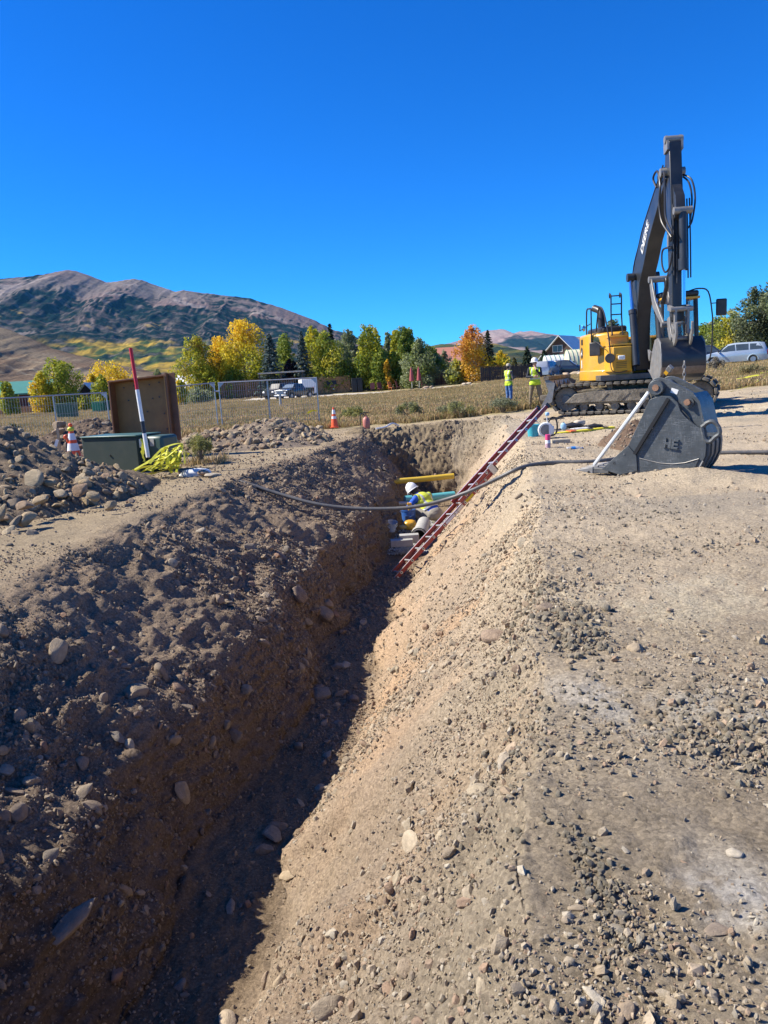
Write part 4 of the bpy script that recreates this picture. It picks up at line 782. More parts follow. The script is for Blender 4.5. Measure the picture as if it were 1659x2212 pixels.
plank_fence('long dark fence behind the two standing workers', (P(1040, 822, 92)[0], 92), (P(1180, 815, 92)[0], 92), 1.7, .2, m_darkwood, posts=8)
plank_fence('dark picket fence in front of the hoop greenhouses', (P(1180, 808, 96)[0], 96), (P(1240, 806, 96)[0], 96), 1.5, .2, m_darkwood, gap=.35)
plank_fence('low rusty fence boards in front of the green-roofed house', (P(-20, 893, 94)[0], 94), (P(98, 890, 94)[0], 94), .9, .2, m_cedar, gap=.1)
# pergola roof beam seen above the wire panel
pg = thing('carport', 'low carport with a pale beam behind the pickup truck', 'carport', (*P(613, 860, 103)[:2], land(P(613, 860, 103)[0], 103)), 0)
MB().box((0, 0, 3.2), (6.0, 2.2, .18)).build('roof', mat('weathered_beam', (.36, .33, .28), .8, var=.3), pg, local=True)
for x in (-2.8, 0, 2.8): MB().box((x, -.9, 1.55), (.16, .16, 3.1)).build('post', m_darkwood, pg, local=True)

# ================================================================== VEHICLES
m_tyre = mat('tyre', (.02, .02, .02), .85, var=.2, dust=.2); m_rim = mat('alloy', (.45, .45, .46), .35, metal=.8); m_lamp = mat('lamp_lens', (.7, .7, .68), .15); m_red = mat('tail_lens', (.35, .02, .02), .2); m_cardark = mat('trim_black', (.02, .02, .022), .5)
def vehicle(label, cat, name, loc, rz, L_, Wd, st, paint, glass_from, wheels, wr, group=None, van=True, grille=False):
    """st: list of (x, z_belt, z_top, half width at roof) stations, x from nose (0) to tail (L)"""
    t = thing(name, label, cat, loc, rz, group); mb = MB(); hw_ = Wd/2; rings = []
    for (x, zl, zb, zt, wt) in st:
        w0 = hw_*(.90 if x < .12 or x > L_-.08 else 1.0); rings.append([(-w0*.94, zl), (-w0, (zl+zb)/2), (-w0*.985, zb), (-wt, zt-.05), (-wt*.8, zt), (wt*.8, zt), (wt, zt-.05), (w0*.985, zb), (w0, (zl+zb)/2), (w0*.94, zl)])
    vs = [(q[0], s_[0]-L_/2, q[1]) for s_, r in zip(st, rings) for q in r]; n = 10; k = len(st)
    fs = [(i*n+j, i*n+(j+1) % n, (i+1)*n+(j+1) % n, (i+1)*n+j) for i in range(k-1) for j in range(n)]+[tuple(range(n-1, -1, -1)), tuple((k-1)*n+j for j in range(n))]
    mb.add(vs, fs); mb.build('body', paint, t, local=True, smooth=50)
    for sx in (-1, 1):
        for (a, b) in glass_from:   # side glass between stations
            def pt(x, f):
                xs = [q[0] for q in st]; zb = np.interp(x, xs, [q[2] for q in st]); zt = np.interp(x, xs, [q[3] for q in st]); wt = np.interp(x, xs, [q[4] for q in st]); return V(sx*(hw_*.985*(1-f)+wt*f)+sx*.012, x-L_/2, zb*(1-f)+(zt-.05)*f)
            q = [pt(a[0], .08), pt(b[0], .08), pt(b[1], .88), pt(a[1], .88)]; qi = [p_-V(sx*.02, 0, 0) for p_ in q]
            MB().add(q+qi, [(0, 1, 2, 3), (4, 7, 6, 5), (0, 4, 5, 1), (1, 5, 6, 2), (2, 6, 7, 3), (3, 7, 4, 0)]).build('side_window', m_winglass, t, local=True, smooth=0)
        MB().box((sx*(hw_+.1), st[len(st)//3][0]-L_/2, st[len(st)//3][2]+.08), (.18, .1, .15)).build('door_mirror', m_cardark, t, local=True, bevel=.02)
        for wx in wheels:
            wo = MB().tube([(sx*(hw_-.22), wx-L_/2, wr), (sx*(hw_+.01), wx-L_/2, wr)], wr, 20).build('wheel', m_tyre, t, local=True); MB().tube([(sx*(hw_-.02), wx-L_/2, wr), (sx*(hw_+.03), wx-L_/2, wr)], wr*.62, 12).build('rim', m_rim, wo, local=True)
            ar_ = MB(); ar_.tube([(sx*(hw_*.99), wx-L_/2+wr*1.15*math.cos(q), wr+wr*1.15*math.sin(q)) for q in np.linspace(-.1, math.pi+.1, 12)], .05, 6); ar_.build('wheel_arch', paint if van else m_cardark, t, local=True)
        MB().box((sx*hw_*.72, -L_/2+.03, st[0][2]-.12), (.34, .12, .18)).build('headlight', m_lamp, t, local=True, bevel=.02); MB().box((sx*hw_*.84, L_/2-.02, st[-1][2]-.05), (.16, .1, .4)).build('tail_light', m_red, t, local=True, bevel=.02)
    return t, mb
def panel4(name, pts, t, m, th=.02):
    p = [np.asarray(q, float) for q in pts]; n = unit(np.cross(p[1]-p[0], p[3]-p[0]))*th; q = [a+n for a in p]
    return MB().add(q+[a-n for a in p], [(0, 1, 2, 3), (4, 7, 6, 5), (0, 4, 5, 1), (1, 5, 6, 2), (2, 6, 7, 3), (3, 7, 4, 0)]).build(name, m, t, local=True, smooth=0)
m_silver = mat('silver_blue_paint', (.46, .53, .58), .25, metal=.3, var=.03, coat=.5)
vl = P(1584, 778, 66); vz = land(vl[0], 66)
VAN = [(0, .28, .62, .66, .62), (.12, .22, .78, .84, .7), (.9, .2, .95, 1.02, .72), (1.35, .2, 1.02, 1.10, .72), (2.1, .2, 1.04, 1.66, .68), (2.6, .2, 1.05, 1.74, .70), (4.3, .2, 1.08, 1.74, .70), (4.85, .22, 1.1, 1.66, .68), (5.08, .3, 1.05, 1.12, .78), (5.12, .34, .9, .96, .8)]
van, _ = vehicle('silver-blue minivan parked on the grass rise at the right', 'minivan', 'parked_minivan', (vl[0], 66, vz+.05), math.radians(-112), 5.1, 1.95, VAN, m_silver, [((1.45, 2.1), (2.65, 2.6)), ((2.72, 2.68), (3.65, 3.65)), ((3.75, 3.75), (4.75, 4.5))], (.95, 4.0), .34)
panel4('windscreen', [(-.80, 1.37-2.55, 1.12), (.80, 1.37-2.55, 1.12), (.62, 2.08-2.55, 1.64), (-.62, 2.08-2.55, 1.64)], van, m_winglass)
panel4('rear_window', [(.8, 4.96-2.55+.08, 1.16), (-.8, 4.96-2.55+.08, 1.16), (-.62, 4.86-2.55+.03, 1.6), (.62, 4.86-2.55+.03, 1.6)], van, m_winglass)
panel4('number_plate', [(.25, 2.58, .78), (-.25, 2.58, .78), (-.25, 2.58, .93), (.25, 2.58, .93)], van, m_cardark)
m_darkcar = mat('dark_blue_paint', (.025, .032, .05), .25, var=.05, coat=.5)
SUV = [(0, .35, .85, .9, .7), (.15, .3, 1.0, 1.06, .75), (1.2, .28, 1.12, 1.2, .76), (1.9, .28, 1.15, 1.76, .70), (2.4, .28, 1.16, 1.82, .70), (4.3, .28, 1.16, 1.8, .70), (4.6, .35, 1.1, 1.2, .76)]
c = P(1528, 782, 74); v2, _ = vehicle('dark car mostly hidden behind the nose of the silver minivan', 'car', 'parked_car', (c[0], 74, land(c[0], 74)), math.radians(75), 4.6, 1.9, SUV, m_darkcar, [((1.4, 2.), (2.8, 2.7)), ((2.9, 2.9), (4.2, 4.1))], (.9, 3.7), .36)
c = P(1184, 815, 86); v3, _ = vehicle('silver car half hidden behind the worker with the white hard hat', 'car', 'parked_car', (c[0], 86, land(c[0], 86)), math.radians(150), 4.4, 1.85, SUV, mat('grey_silver_paint', (.35, .37, .4), .25, metal=.4, coat=.5), [((1.4, 2.), (2.8, 2.7)), ((2.9, 2.9), (4.2, 4.1))], (.9, 3.5), .34)
c = P(1226, 806, 88); v4, _ = vehicle('dark blue car in front of the dark picket fence', 'car', 'parked_car', (c[0], 88, land(c[0], 88)-.1), math.radians(70), 4.4, 1.85, SUV, m_darkcar, [((1.4, 2.), (2.8, 2.7)), ((2.9, 2.9), (4.2, 4.1))], (.9, 3.5), .34)
c = P(8, 890, 96)
TRK = [(0, .55, 1.0, 1.05, .72), (.12, .45, 1.18, 1.24, .8), (1.3, .42, 1.28, 1.34, .8), (1.5, .42, 1.30, 1.42, .78), (2.15, .42, 1.3, 1.90, .70), (2.6, .42, 1.3, 1.95, .72), (3.7, .42, 1.3, 1.92, .72), (3.9, .42, 1.3, 1.36, .85), (5.8, .45, 1.3, 1.32, .92), (5.9, .5, 1.2, 1.26, .92)]
c = P(634, 862, 84); tk, _ = vehicle('dark pickup truck facing the camera behind the wire fence', 'pickup truck', 'pickup_truck', (c[0], 86, land(c[0], 86)), math.radians(-32), 5.9, 2.0, TRK, mat('charcoal_paint', (.05, .055, .06), .25, metal=.3, coat=.5), [((1.65, 2.15), (2.75, 2.7)), ((2.85, 2.85), (3.7, 3.6))], (1.0, 4.8), .42, van=False); tk.scale = (.86, .86, .86)
panel4('windscreen', [(-.84, 1.52-2.95-.03, 1.45), (.84, 1.52-2.95-.03, 1.45), (.66, 2.1-2.95-.03, 1.86), (-.66, 2.1-2.95-.03, 1.86)], tk, mat('light_glass', (.16, .2, .24), .1))
gr = MB()
for i in range(5): gr.box((0, -2.98, .78+i*.09), (1.1, .06, .035))
gr.build('grille', m_rim, tk, local=True); MB().box((0, -3.0, .55), (1.95, .18, .2)).build('bumper', m_rim, tk, local=True, bevel=.04)
c = P(604, 866, 90); jp, _ = vehicle('dark off-road car with silver fenders left behind the pickup truck', 'car', 'offroad_car', (c[0], 91, land(c[0], 91)), math.radians(-32), 4.3, 1.85, [(0, .5, 1.0, 1.05, .7), (1.2, .45, 1.12, 1.18, .7), (1.5, .45, 1.15, 1.78, .72), (3.9, .45, 1.15, 1.82, .74), (4.2, .5, 1.1, 1.78, .74)], m_cardark, [((1.6, 1.6), (2.5, 2.5)), ((2.6, 2.6), (3.9, 3.9))], (.8, 3.4), .42, van=False)
c = P(664, 857, 97); tr = thing('box_trailer', 'white enclosed box trailer behind the pickup truck', 'trailer', (c[0], 98, land(c[0], 98)), math.radians(12)); tr.scale = (.85, .85, .85)
MB().box((0, 0, 1.45), (2.1, 4.0, 2.1)).build('box', m_white, tr, local=True, bevel=.06); MB().box((0, -2.3, .5), (.12, .9, .1)).build('tow_bar', m_cardark, tr, local=True)
for s_ in (-1, 1): MB().tube([(s_*.85, .2, .36), (s_*1.06, .2, .36)], .36, 16).build('wheel', m_tyre, tr, local=True)
# bins, utility boxes
def bin_(label, u0, u1, vb, y, h, m, name='dumpster', cat='dumpster', group=None, d=1.4):
    a, b = P(u0, vb, y), P(u1, vb, y); w = b[0]-a[0]; t = thing(name, label, cat, ((a[0]+b[0])/2, y, land(a[0], y)), .1, group)
    MB().box((0, d/2, h*.45), (w, d, h*.9), taper=1.0).build('body', m, t, local=True, bevel=.03); MB().box((0, d/2, h*.95), (w*1.04, d*1.04, h*.08)).build('lid', m, t, local=True, bevel=.02)
    for sx in (-1, 1): MB().box((sx*(w/2+.05), d*.3, h*.6), (.1, .25, .12)).build('side_bracket', m, t, local=True)
    return t
m_grn = mat('bright_green_bin', (.02, .22, .10), .5, var=.15); m_dgrn = mat('dark_green_bin', (.015, .10, .06), .5, var=.15)
bin_('bright green dumpster left of the brown box', 200, 218, 890, 78, 1.1, m_grn); bin_('darker green dumpster behind the left fence post', 219, 240, 890, 80, 1.1, m_dgrn)
bin_('green utility cabinet standing in the field beyond the fence', 124, 160, 905, 62, 1.25, mat('utility_green', (.06, .12, .07), .6, var=.15), 'utility_cabinet', 'utility cabinet')
for u, lab in ((767, 'black wheeled bin left of its twin right of the wooden gates'), (779, 'black wheeled bin with a white label right of its twin')): bin_(lab, u-6, u+5, 845, 103, 1.9, m_cardark, 'wheeled_bin', 'bin', 'black wheeled bins beside the wooden gates', d=.8)
bin_('dark green slatted bin behind the minivan tail', 1635, 1659, 772, 68, .9, m_dgrn, 'slatted_bin', 'bin')
# folded umbrellas and patio things
for i, (u, lab) in enumerate(((890, 'left folded red patio umbrella of the two'), (906, 'folded red patio umbrella on the right'), )):
    c = P(u, 834, 96+i); t = thing('patio_umbrella', lab, 'umbrella', (c[0], 96+i, land(c[0], 96+i)), 0, 'folded umbrellas on the patio'); MB().cyl((0, 0, 0), (0, 0, 2.6), .03).build('pole', m_trim, t, local=True); MB().lathe([(.02, 2.7), (.14, 2.3), (.24, 1.5), (.30, 1.0), (.18, .95), (.05, 1.0)], (0, 0, 0), n=12).build('canopy', mat('dusty_red_cloth', (.30, .06, .07), .8), t, local=True); MB().cyl((0, 0, 0), (0, 0, .1), .28).build('base', m_cardark, t, local=True)
for i, (u, lab) in enumerate(((805, 'dark red patio chair furthest left'), (822, 'dark red patio chair next to the leftmost one'), (846, 'orange-backed patio chair in the shade of the trees'), (862, 'dark patio chair right of the orange-backed one'), (916, 'reclined patio chair right of the umbrellas'))):
    c = P(u, 842, 97); t = thing('patio_chair', lab, 'chair', (c[0], 97, land(c[0], 97)), .4*i, 'chairs on the shaded patio'); mm = mat('orange_cloth', (.5, .16, .04), .7) if i == 2 else mat('maroon_wood', (.13, .035, .03), .7)
    MB().box((0, 0, .42), (.55, .55, .06)).build('seat', mm, t, local=True); MB().box((0, .3, .8), (.55, .06, .75), np.array(Euler((-.25, 0, 0)).to_matrix())).build('backrest', mm, t, local=True)
    for sx in (-1, 1):
        for sy in (-1, 1): MB().cyl((sx*.24, sy*.24, 0), (sx*.24, sy*.24, .4), .025, n=6).build('leg', mm, t, local=True)
for i, (u, v_, y, s_) in enumerate([(921, 838, 92, .5), (932, 836, 92, .45), (1012, 826, 90, .5), (1003, 830, 90, .4), (1205, 806, 84, .8), (1222, 803, 84, .9), (1244, 802, 84, .8), (1258, 803, 82, .9)]):
    c = P(u, v_, y); o = bpy.data.objects.new('boulder', SM['light'][(i*2) % 3]); COL.objects.link(o); o.location = (c[0], y, land(c[0], y)+.1); o.scale = (s_, s_*.8, s_*.7); o.rotation_euler = (0, 0, i)
    tag(o, ['left pale boulder of the pair beside the willow', 'right pale boulder of the pair beside the willow', 'pale boulder below the orange aspen', 'smaller pale boulder left of the one below the orange aspen', 'pale boulder in the grass by the dark picket fence', 'pale boulder right of the dark picket fence', 'pale boulder below the white hoop greenhouse', 'pale boulder below the yellow hoop greenhouse'][i], 'boulder', 'boulders along the field edge')
c = P(606, 872, 60); t = thing('marker_post', 'short grey marker post in the grass behind the wire fence', 'marker post', (c[0], 60, land(c[0], 60)-.1)); MB().cyl((0, 0, 0), (0, 0, .9), .09, n=10).build('post', m_greytrim, t, local=True); MB().cyl((0, 0, .9), (0, 0, 1.0), .12, .1, n=10).build('cap', m_greytrim, t, local=True)
# ================================================================== SPOIL HEAPS
pile('spoil_pile', 'large dark spoil heap with big cobbles at the left edge of the picture', [(-260, 880), (-120, 895), (0, 918), (26, 924), (65, 951), (105, 968), (146, 985), (182, 1004), (221, 1016), (262, 1032), (300, 1046), (330, 1056)], 12.6, 3.1, 2.6, (.19, .145, .10), 'pile', 1300, .018, .115, 5,
     foot=[(-9, 3.4), (-5.2, 3.1), (-4.6, 2.4), (-4.0, 1.2), (-3.6, .5)], big_at=[(72, 1040, 11.2, .30), (52, 1010, 11.9, .22), (85, 1085, 10.2, .24), (55, 1095, 9.9, .20), (60, 1125, 9.5, .22), (178, 1040, 11.8, .19), (186, 1018, 12.2, .17), (175, 1060, 11.2, .22), (205, 1075, 10.9, .2), (240, 1094, 10.3, .16), (130, 1070, 10.9, .2), (35, 1130, 9.4, .16), (20, 1150, 9.2, .17), (36, 1160, 9.1, .14), (10, 1060, 10.9, .2), (5, 1110, 9.8, .2), (110, 1045, 11.3, .16), (230, 1030, 12.2, .13), (262, 1062, 11.8, .13), (20, 1030, 11.6, .2)])
pile('spoil_pile', 'dark lumpy heap of soil behind the transformer and striped cone', [(84, 960), (108, 938), (150, 922), (190, 908), (214, 904), (240, 910), (270, 914), (300, 928), (340, 938), (390, 950)], 22.5, 2.2, 1.8, (.13, .095, .07), 'brown', 420, .025, .12, 25, lumps=1.3, big_at=[(128, 922, 21.8, .36), (128, 935, 21.2, .3)])
pile('spoil_pile', 'rocky heap in front of the middle wire fence panel', [(372, 956), (405, 944), (440, 936), (480, 932), (515, 926), (545, 918), (575, 910), (600, 905), (625, 909), (645, 914), (668, 924), (700, 934), (725, 944)], 22.0, 2.6, 1.8, (.21, .165, .125), 'pile', 620, .03, .17, 35, lumps=1.2, big_at=[(548, 960, 20.6, .17), (498, 958, 20.3, .2), (470, 940, 21, .2), (590, 962, 19.4, .2), (600, 912, 21.8, .14), (676, 930, 22.5, .2), (690, 926, 24, .26)])
pile('spoil_pile', 'small dark brown mound of clods left of the loose bucket', [(1283, 952), (1300, 944), (1325, 932), (1345, 918), (1362, 908), (1380, 906), (1400, 915), (1425, 935), (1450, 950)], 14.8, .9, .7, (.14, .095, .065), 'brown', 260, .012, .05, 45, lumps=.7)

# ================================================================== EXCAVATOR
m_dkpaint = mat('charcoal_machine_paint', (.018, .022, .028), .32, var=.18, scale=3, dust=.13, dustcol=(.24, .21, .17), bump=.05, bscale=30)
m_dkbare = mat('worn_dark_steel', (.075, .08, .085), .42, metal=.3, var=.3, scale=7, dust=.45, dustcol=(.30, .27, .22))
m_yellow = mat('machine_yellow', (.66, .34, .012), .36, var=.10, scale=5, dust=.24, coat=.3)
m_pad = mat('track_pad', (.05, .048, .045), .8, var=.3, scale=5, dust=.65, dustcol=(.30, .26, .20))
m_frame = mat('dusty_frame', (.11, .095, .075), .9, var=.4, scale=6, bump=.5, bscale=14, dust=.85, dustcol=(.33, .28, .21))
m_chrome = mat('chrome_rod', (.7, .72, .75), .15, metal=1, var=.03)
m_hose = mat('hydraulic_hose', (.02, .02, .024), .45, var=.1)
m_blk = mat('black_plastic', (.015, .015, .017), .4, var=.2, dust=.12)
m_worn = mat('worn_grey_steel', (.20, .205, .21), .48, metal=.4, var=.35, scale=9, dust=.6, dustcol=(.33, .29, .23))
m_rust = mat('rusty_pin', (.28, .16, .10), .7, metal=.3, var=.3, scale=30)
m_mirror = mat('mirror_glass', (.5, .52, .55), .05, metal=1)
m_cabglass = mat('tinted_cab_glass', (.06, .09, .08), .06, var=.1, spec=.7)
EC = V(7.95, 23.7); TH = math.radians(-4); fv = V(math.sin(TH), -math.cos(TH), 0); sv = V(math.cos(TH), math.sin(TH), 0); EZ = land(*EC)
EX = thing('excavator', 'yellow and dark grey tracked excavator with raised boom and folded stick', 'excavator', (EC[0], EC[1], EZ), TH)
def E_(f, s, z): return V(EC[0], EC[1], 0)+fv*f+sv*s+V(0, 0, z)
def BP(u, v, side=0.):
    d = _ray(u, v); c = V(EC[0], EC[1], 0)+sv*side; t = ((c-EYE)@sv)/(d@sv); q = EYE+d*t; return np.array([(q-c)@fv, q[2]])
def in_plane(mb, pts, width, side=0., m=0):
    """outline in the (forward, height) plane given thickness across the machine"""
    p = [(a, b) for a, b in pts]; ar = sum(p[i][0]*p[(i+1) % len(p)][1]-p[(i+1) % len(p)][0]*p[i][1] for i in range(len(p)))
    if ar < 0: p = p[::-1]
    N = np.cross(fv, V(0, 0, 1)); O = V(EC[0], EC[1], 0)+sv*side-N*width/2; return mb.prism(p, width, O, fv, (0, 0, 1), m)
def strip(pts, ws):
    L_, R_ = [], []
    for i, p in enumerate(pts):
        t = unit(np.array(pts[min(i+1, len(pts)-1)])-np.array(pts[max(i-1, 0)])); n = np.array([-t[1], t[0]]); L_.append(np.array(p)+n*ws[i]/2); R_.append(np.array(p)-n*ws[i]/2)
    return L_+R_[::-1]
# undercarriage
ua = math.radians(-25); av = V(math.cos(ua), math.sin(ua), 0); bv = V(-math.sin(ua), math.cos(ua), 0)
def U_(a, b, z): return V(EC[0], EC[1], EZ)+av*a+bv*b+V(0, 0, z)
Ru = np.stack([av, bv, V(0, 0, 1)], 1)
MB().box(U_(0, 0, .72), (1.5, 2.0, .42), Ru).cyl(U_(0, 0, .9), U_(0, 0, 1.1), .62, n=24).build('undercarriage', m_frame, EX, bevel=.02)
shoe = None; tr_, hl = .40, 1.85; per = 4*hl+2*math.pi*tr_; ns = 46
def tpath(s):
    s %= per
    if s < 2*hl: return -hl+s, .05, 0.
    s -= 2*hl
    if s < math.pi*tr_: a = s/tr_; return hl+tr_*math.sin(a), .05+tr_*(1-math.cos(a)), a
    s -= math.pi*tr_
    if s < 2*hl: return hl-s, .05+2*tr_, math.pi
    s -= 2*hl; a = s/tr_; return -hl-tr_*math.sin(a), .05+tr_*(1+math.cos(a)), math.pi+a
for side in (-1, 1):
    bo = side*1.30
    fr = MB(); fr.box(U_(0, bo, .45), (3.3, .34, .34), Ru); fr.box(U_(0, bo+side*.18, .50), (2.5, .03, .22), Ru); fr.prism([(-1.9, .34), (1.9, .34), (1.6, .60), (.9, .68), (-.9, .68), (-1.6, .60)], .04, U_(0, bo-.2, 0), av, (0, 0, 1))
    tf = fr.build('track_frame', m_frame, EX, bevel=.015)
    for x in (-.9, -.3, .6): MB().beam(U_(x, bo-.235, .36), U_(x+.25, bo-.235, .60), .06, .04, bv).build('brace', m_frame, tf)
    MB().box(U_(.35, bo-.24, .50), (.2, .03, .12), Ru).build('cover_plate', m_blk, tf)
    for x, r in ((-hl, .34), (hl, .34)):
        w = MB().cyl(U_(x, bo-.14, .45), U_(x, bo+.14, .45), r, n=24).build('idler' if x < 0 else 'sprocket', m_frame, EX); MB().cyl(U_(x, bo-.2, .45), U_(x, bo+.2, .45), .13, n=14).build('hub', m_dkbare, w)
    for i in range(7): MB().cyl(U_(-1.35+i*.45, bo-.16, .20), U_(-1.35+i*.45, bo+.16, .20), .115, n=14).build('roller', m_frame, EX)
    for x in (-.6, .6): MB().cyl(U_(x, bo-.1, .76), U_(x, bo+.1, .76), .08, n=12).build('carrier_roller', m_frame, EX)
    for i in range(ns):
        a, z, an = tpath(i*per/ns+.07); pos = U_(a, bo, z)
        if shoe is None:
            mb = MB(); mb.box((0, 0, 0), (.188, .60, .05)); mb.box((0, 0, -.035), (.16, .60, .04), taper=1.0); mb.box((0, 0, .04), (.1, .2, .05)); o = mb.build('track_shoe', m_pad, None, local=True, bevel=.014); shoe = o
        else: o = shoe.copy(); COL.objects.link(o)
        o.parent = EX; q = Matrix.Rotation(ua-TH, 4, 'Z')@Matrix.Rotation(-an, 4, 'Y'); o.rotation_euler = q.to_euler(); l = WM(EX).inverted()@Vector(pos); o.location = l
# dozer blade
BX = .50; bp_ = [(-3.05+BX, .28), (-2.93+BX, .50), (-2.86+BX, .72), (-2.88+BX, .95), (-2.98+BX, 1.12)]; bl = MB(); bl.prism(bp_+[(q[0]+.05, q[1]) for q in bp_[::-1]], 3.2, U_(0, 1.60, 0), av, (0, 0, 1)); bo_ = bl.build('dozer_blade', m_worn, EX, smooth=50)
for b in (-1.66, 1.63): MB().prism([(-3.1+BX, .26), (-2.75+BX, .4), (-2.65+BX, .95), (-2.98+BX, 1.14), (-2.84+BX, .70)], -.03, U_(0, b+.03, 0), av, (0, 0, 1)).build('end_plate', m_worn, bo_)
MB().beam(U_(-2.9+BX, -1.66, 1.12), U_(-2.9+BX, 1.66, 1.12), .16, .10, (0, 0, 1)).build('top_rail', m_frame, bo_)
for b in (-1.0, -.3, .4, 1.0): MB().prism([(-2.85+BX, .4), (-2.62+BX, .5), (-2.8+BX, 1.05)], .03, U_(0, b, 0), av, (0, 0, 1)).build('rib', m_frame, bo_)
for b in (-.7, .7): MB().beam(U_(-2.8, b, .5), U_(-.7, b, .65), .16, .16).build('blade_arm', m_frame, EX, bevel=.01)
# upper structure
def plan(name, pts, z0, z1, m, par=EX, bevel=.05):
    p = [(a, b) for a, b in pts]; ar = sum(p[i][0]*p[(i+1) % len(p)][1]-p[(i+1) % len(p)][0]*p[i][1] for i in range(len(p)))
    if ar < 0: p = p[::-1]
    return MB().prism(p, z1-z0, V(EC[0], EC[1], z0), sv, -fv if False else -fv, 0).build(name, m, par, bevel=bevel) if False else _plan(name, p, z0, z1, m, par, bevel)
def _plan(name, p, z0, z1, m, par, bevel):
    mb = MB(); n = len(p); vs = [E_(f, s, z0) for s, f in p]+[E_(f, s, z1) for s, f in p]
    mb.add(vs, [tuple(range(n)), tuple(range(2*n-1, n-1, -1))]+[(i, n+i, n+(i+1) % n, (i+1) % n) for i in range(n)]); return mb.build(name, m, par, bevel=bevel)
ZU = 1.30
plan('deck', [(-1.35, 1.2), (1.45, 1.2), (1.45, -1.3), (-1.3, -1.3)], ZU-.14, ZU+.02, m_dkbare, bevel=.01)
hs_ = plan('engine_housing', [(-1.52, -.95), (-1.52, .05), (-1.42, .32), (-.95, .75), (-.42, .80), (-.42, -1.6), (-1.0, -1.6), (-1.35, -1.35)], ZU-.06, ZU+1.26, m_yellow, bevel=.07)
plan('counterweight', [(-1.5, -1.0), (-1.35, -1.45), (-.9, -1.75), (.9, -1.75), (1.35, -1.45), (1.5, -1.0)], ZU-.05, ZU+1.15, m_yellow, bevel=.08)
plan('lower_skirt', [(-1.55, -.95), (-1.55, .08), (-1.44, .36), (-.96, .80), (-.42, 1.15), (-.42, -1.0)], ZU-.14, ZU+.18, m_yellow, bevel=.03)
tb = plan('tool_box', [(-1.12, .62), (-.46, .62), (-.46, 1.25), (-1.0, 1.25)], ZU+.1, ZU+.82, m_yellow, bevel=.03)
for i, (z, f) in enumerate([(ZU+.88, .95), (ZU+1.12, .62)]):
    st_ = plan('step_plate', [(-1.05, f-.25), (-.46, f-.25), (-.46, f+.28), (-1.05, f+.28)], z-.03, z+.01, m_yellow, bevel=.006)
    for k in range(6): MB().cyl(E_(f-.12+.22*(k % 2), -.95+.17*(k//2), z+.008), E_(f-.12+.22*(k % 2), -.95+.17*(k//2), z+.02), .035, n=8).build('tread_hole', m_blk, st_)
MB().box(E_(1.262, -.76, ZU+.50), (.20, .05, .12), np.stack([sv, fv, V(0, 0, 1)], 1)).build('work_light', mat('work_lamp', (.85, .85, .80), .1, spec=.9), EX, bevel=.02)
MB().box(E_(1.252, -.76, ZU+.50), (.27, .03, .19), np.stack([sv, fv, V(0, 0, 1)], 1)).build('light_bezel', m_yellow, EX, bevel=.01)
for k in range(4): MB().box(E_(1.256, -.76, ZU+.22+.05*k), (.3, .012, .012), np.stack([sv, fv, V(0, 0, 1)], 1)).build('vent_slot', m_blk, tb)
plan('engine_hood', [(-1.25, -1.1), (-.42, -1.1), (-.42, .55), (-1.15, .55)], ZU+1.24, ZU+1.44, m_blk, bevel=.06)
MB().tube(smooth_pts([E_(-.2, -1.0, ZU+1.35), E_(-.2, -1.0, ZU+1.75), E_(-.28, -1.03, ZU+1.95), E_(-.5, -1.15, ZU+2.05)], 5), .11, 14).build('exhaust_pipe', m_blk, EX)
def rail(name, pts, r=.022, m=m_blk, par=EX, k=4): return MB().tube(smooth_pts(pts, k), r, 8).build(name, m, par)
rail('handrail', [E_(.35, -1.42, ZU+.95), E_(.35, -1.42, ZU+1.75), E_(.30, -1.42, ZU+1.98), E_(.10, -1.42, ZU+2.0), E_(-.3, -1.42, ZU+1.95), E_(-.35, -1.42, ZU+1.2)])
rail('handrail', [E_(1.22, -1.06, ZU+.35), E_(1.15, -1.08, ZU+1.0), E_(.9, -1.15, ZU+1.75), E_(.75, -1.22, ZU+1.98), E_(.6, -1.26, ZU+1.9), E_(.45, -1.3, ZU+1.3)])
for s_ in (-.92, -.62): rail('handrail', [E_(.85, s_, ZU+1.15), E_(.72, s_, ZU+1.7), E_(.72, s_, ZU+2.25), E_(.6, s_, ZU+2.34), E_(.1, s_+.1, ZU+2.40), E_(-.1, s_+.15, ZU+2.3)])
for z_ in (1.75, 2.05, 2.28): rail('rail_bar', [E_(.72, -.92, ZU+z_), E_(.72, -.62, ZU+z_)], .018)
rail('mirror_arm', [E_(.3, -1.44, ZU+1.55), E_(.4, -1.62, ZU+1.45), E_(.45, -1.78, ZU+1.35)], .014)
MB().ell(E_(.45, -1.66, ZU+1.42), (.05, .04, .09), 6).box(E_(.4, -1.76, ZU+1.45), (.03, .1, .18), np.eye(3)).build('mirror', m_mirror, EX)
rail('mirror_arm', [E_(.45, -1.4, ZU+1.05), E_(.75, -1.3, ZU+.95), E_(.95, -1.2, ZU+.8)], .014)
MB().box(E_(.55, -1.36, ZU+.80), (.34, .05, .40), np.stack([unit(sv+fv*.6), unit(fv-sv*.6), V(0, 0, 1)], 1)).build('mirror', m_blk, EX, bevel=.05)
MB().cyl(E_(1.24, -1.08, ZU+.50), E_(1.30, -1.10, ZU+.50), .14, n=18).build('mirror', m_blk, EX, bevel=.01)
rail('mirror_arm', [E_(1.28, -1.08, ZU+.4), E_(1.34, -1.05, ZU+.15), E_(1.3, -.85, ZU+.08), E_(1.26, -.6, ZU+.12)], .014)
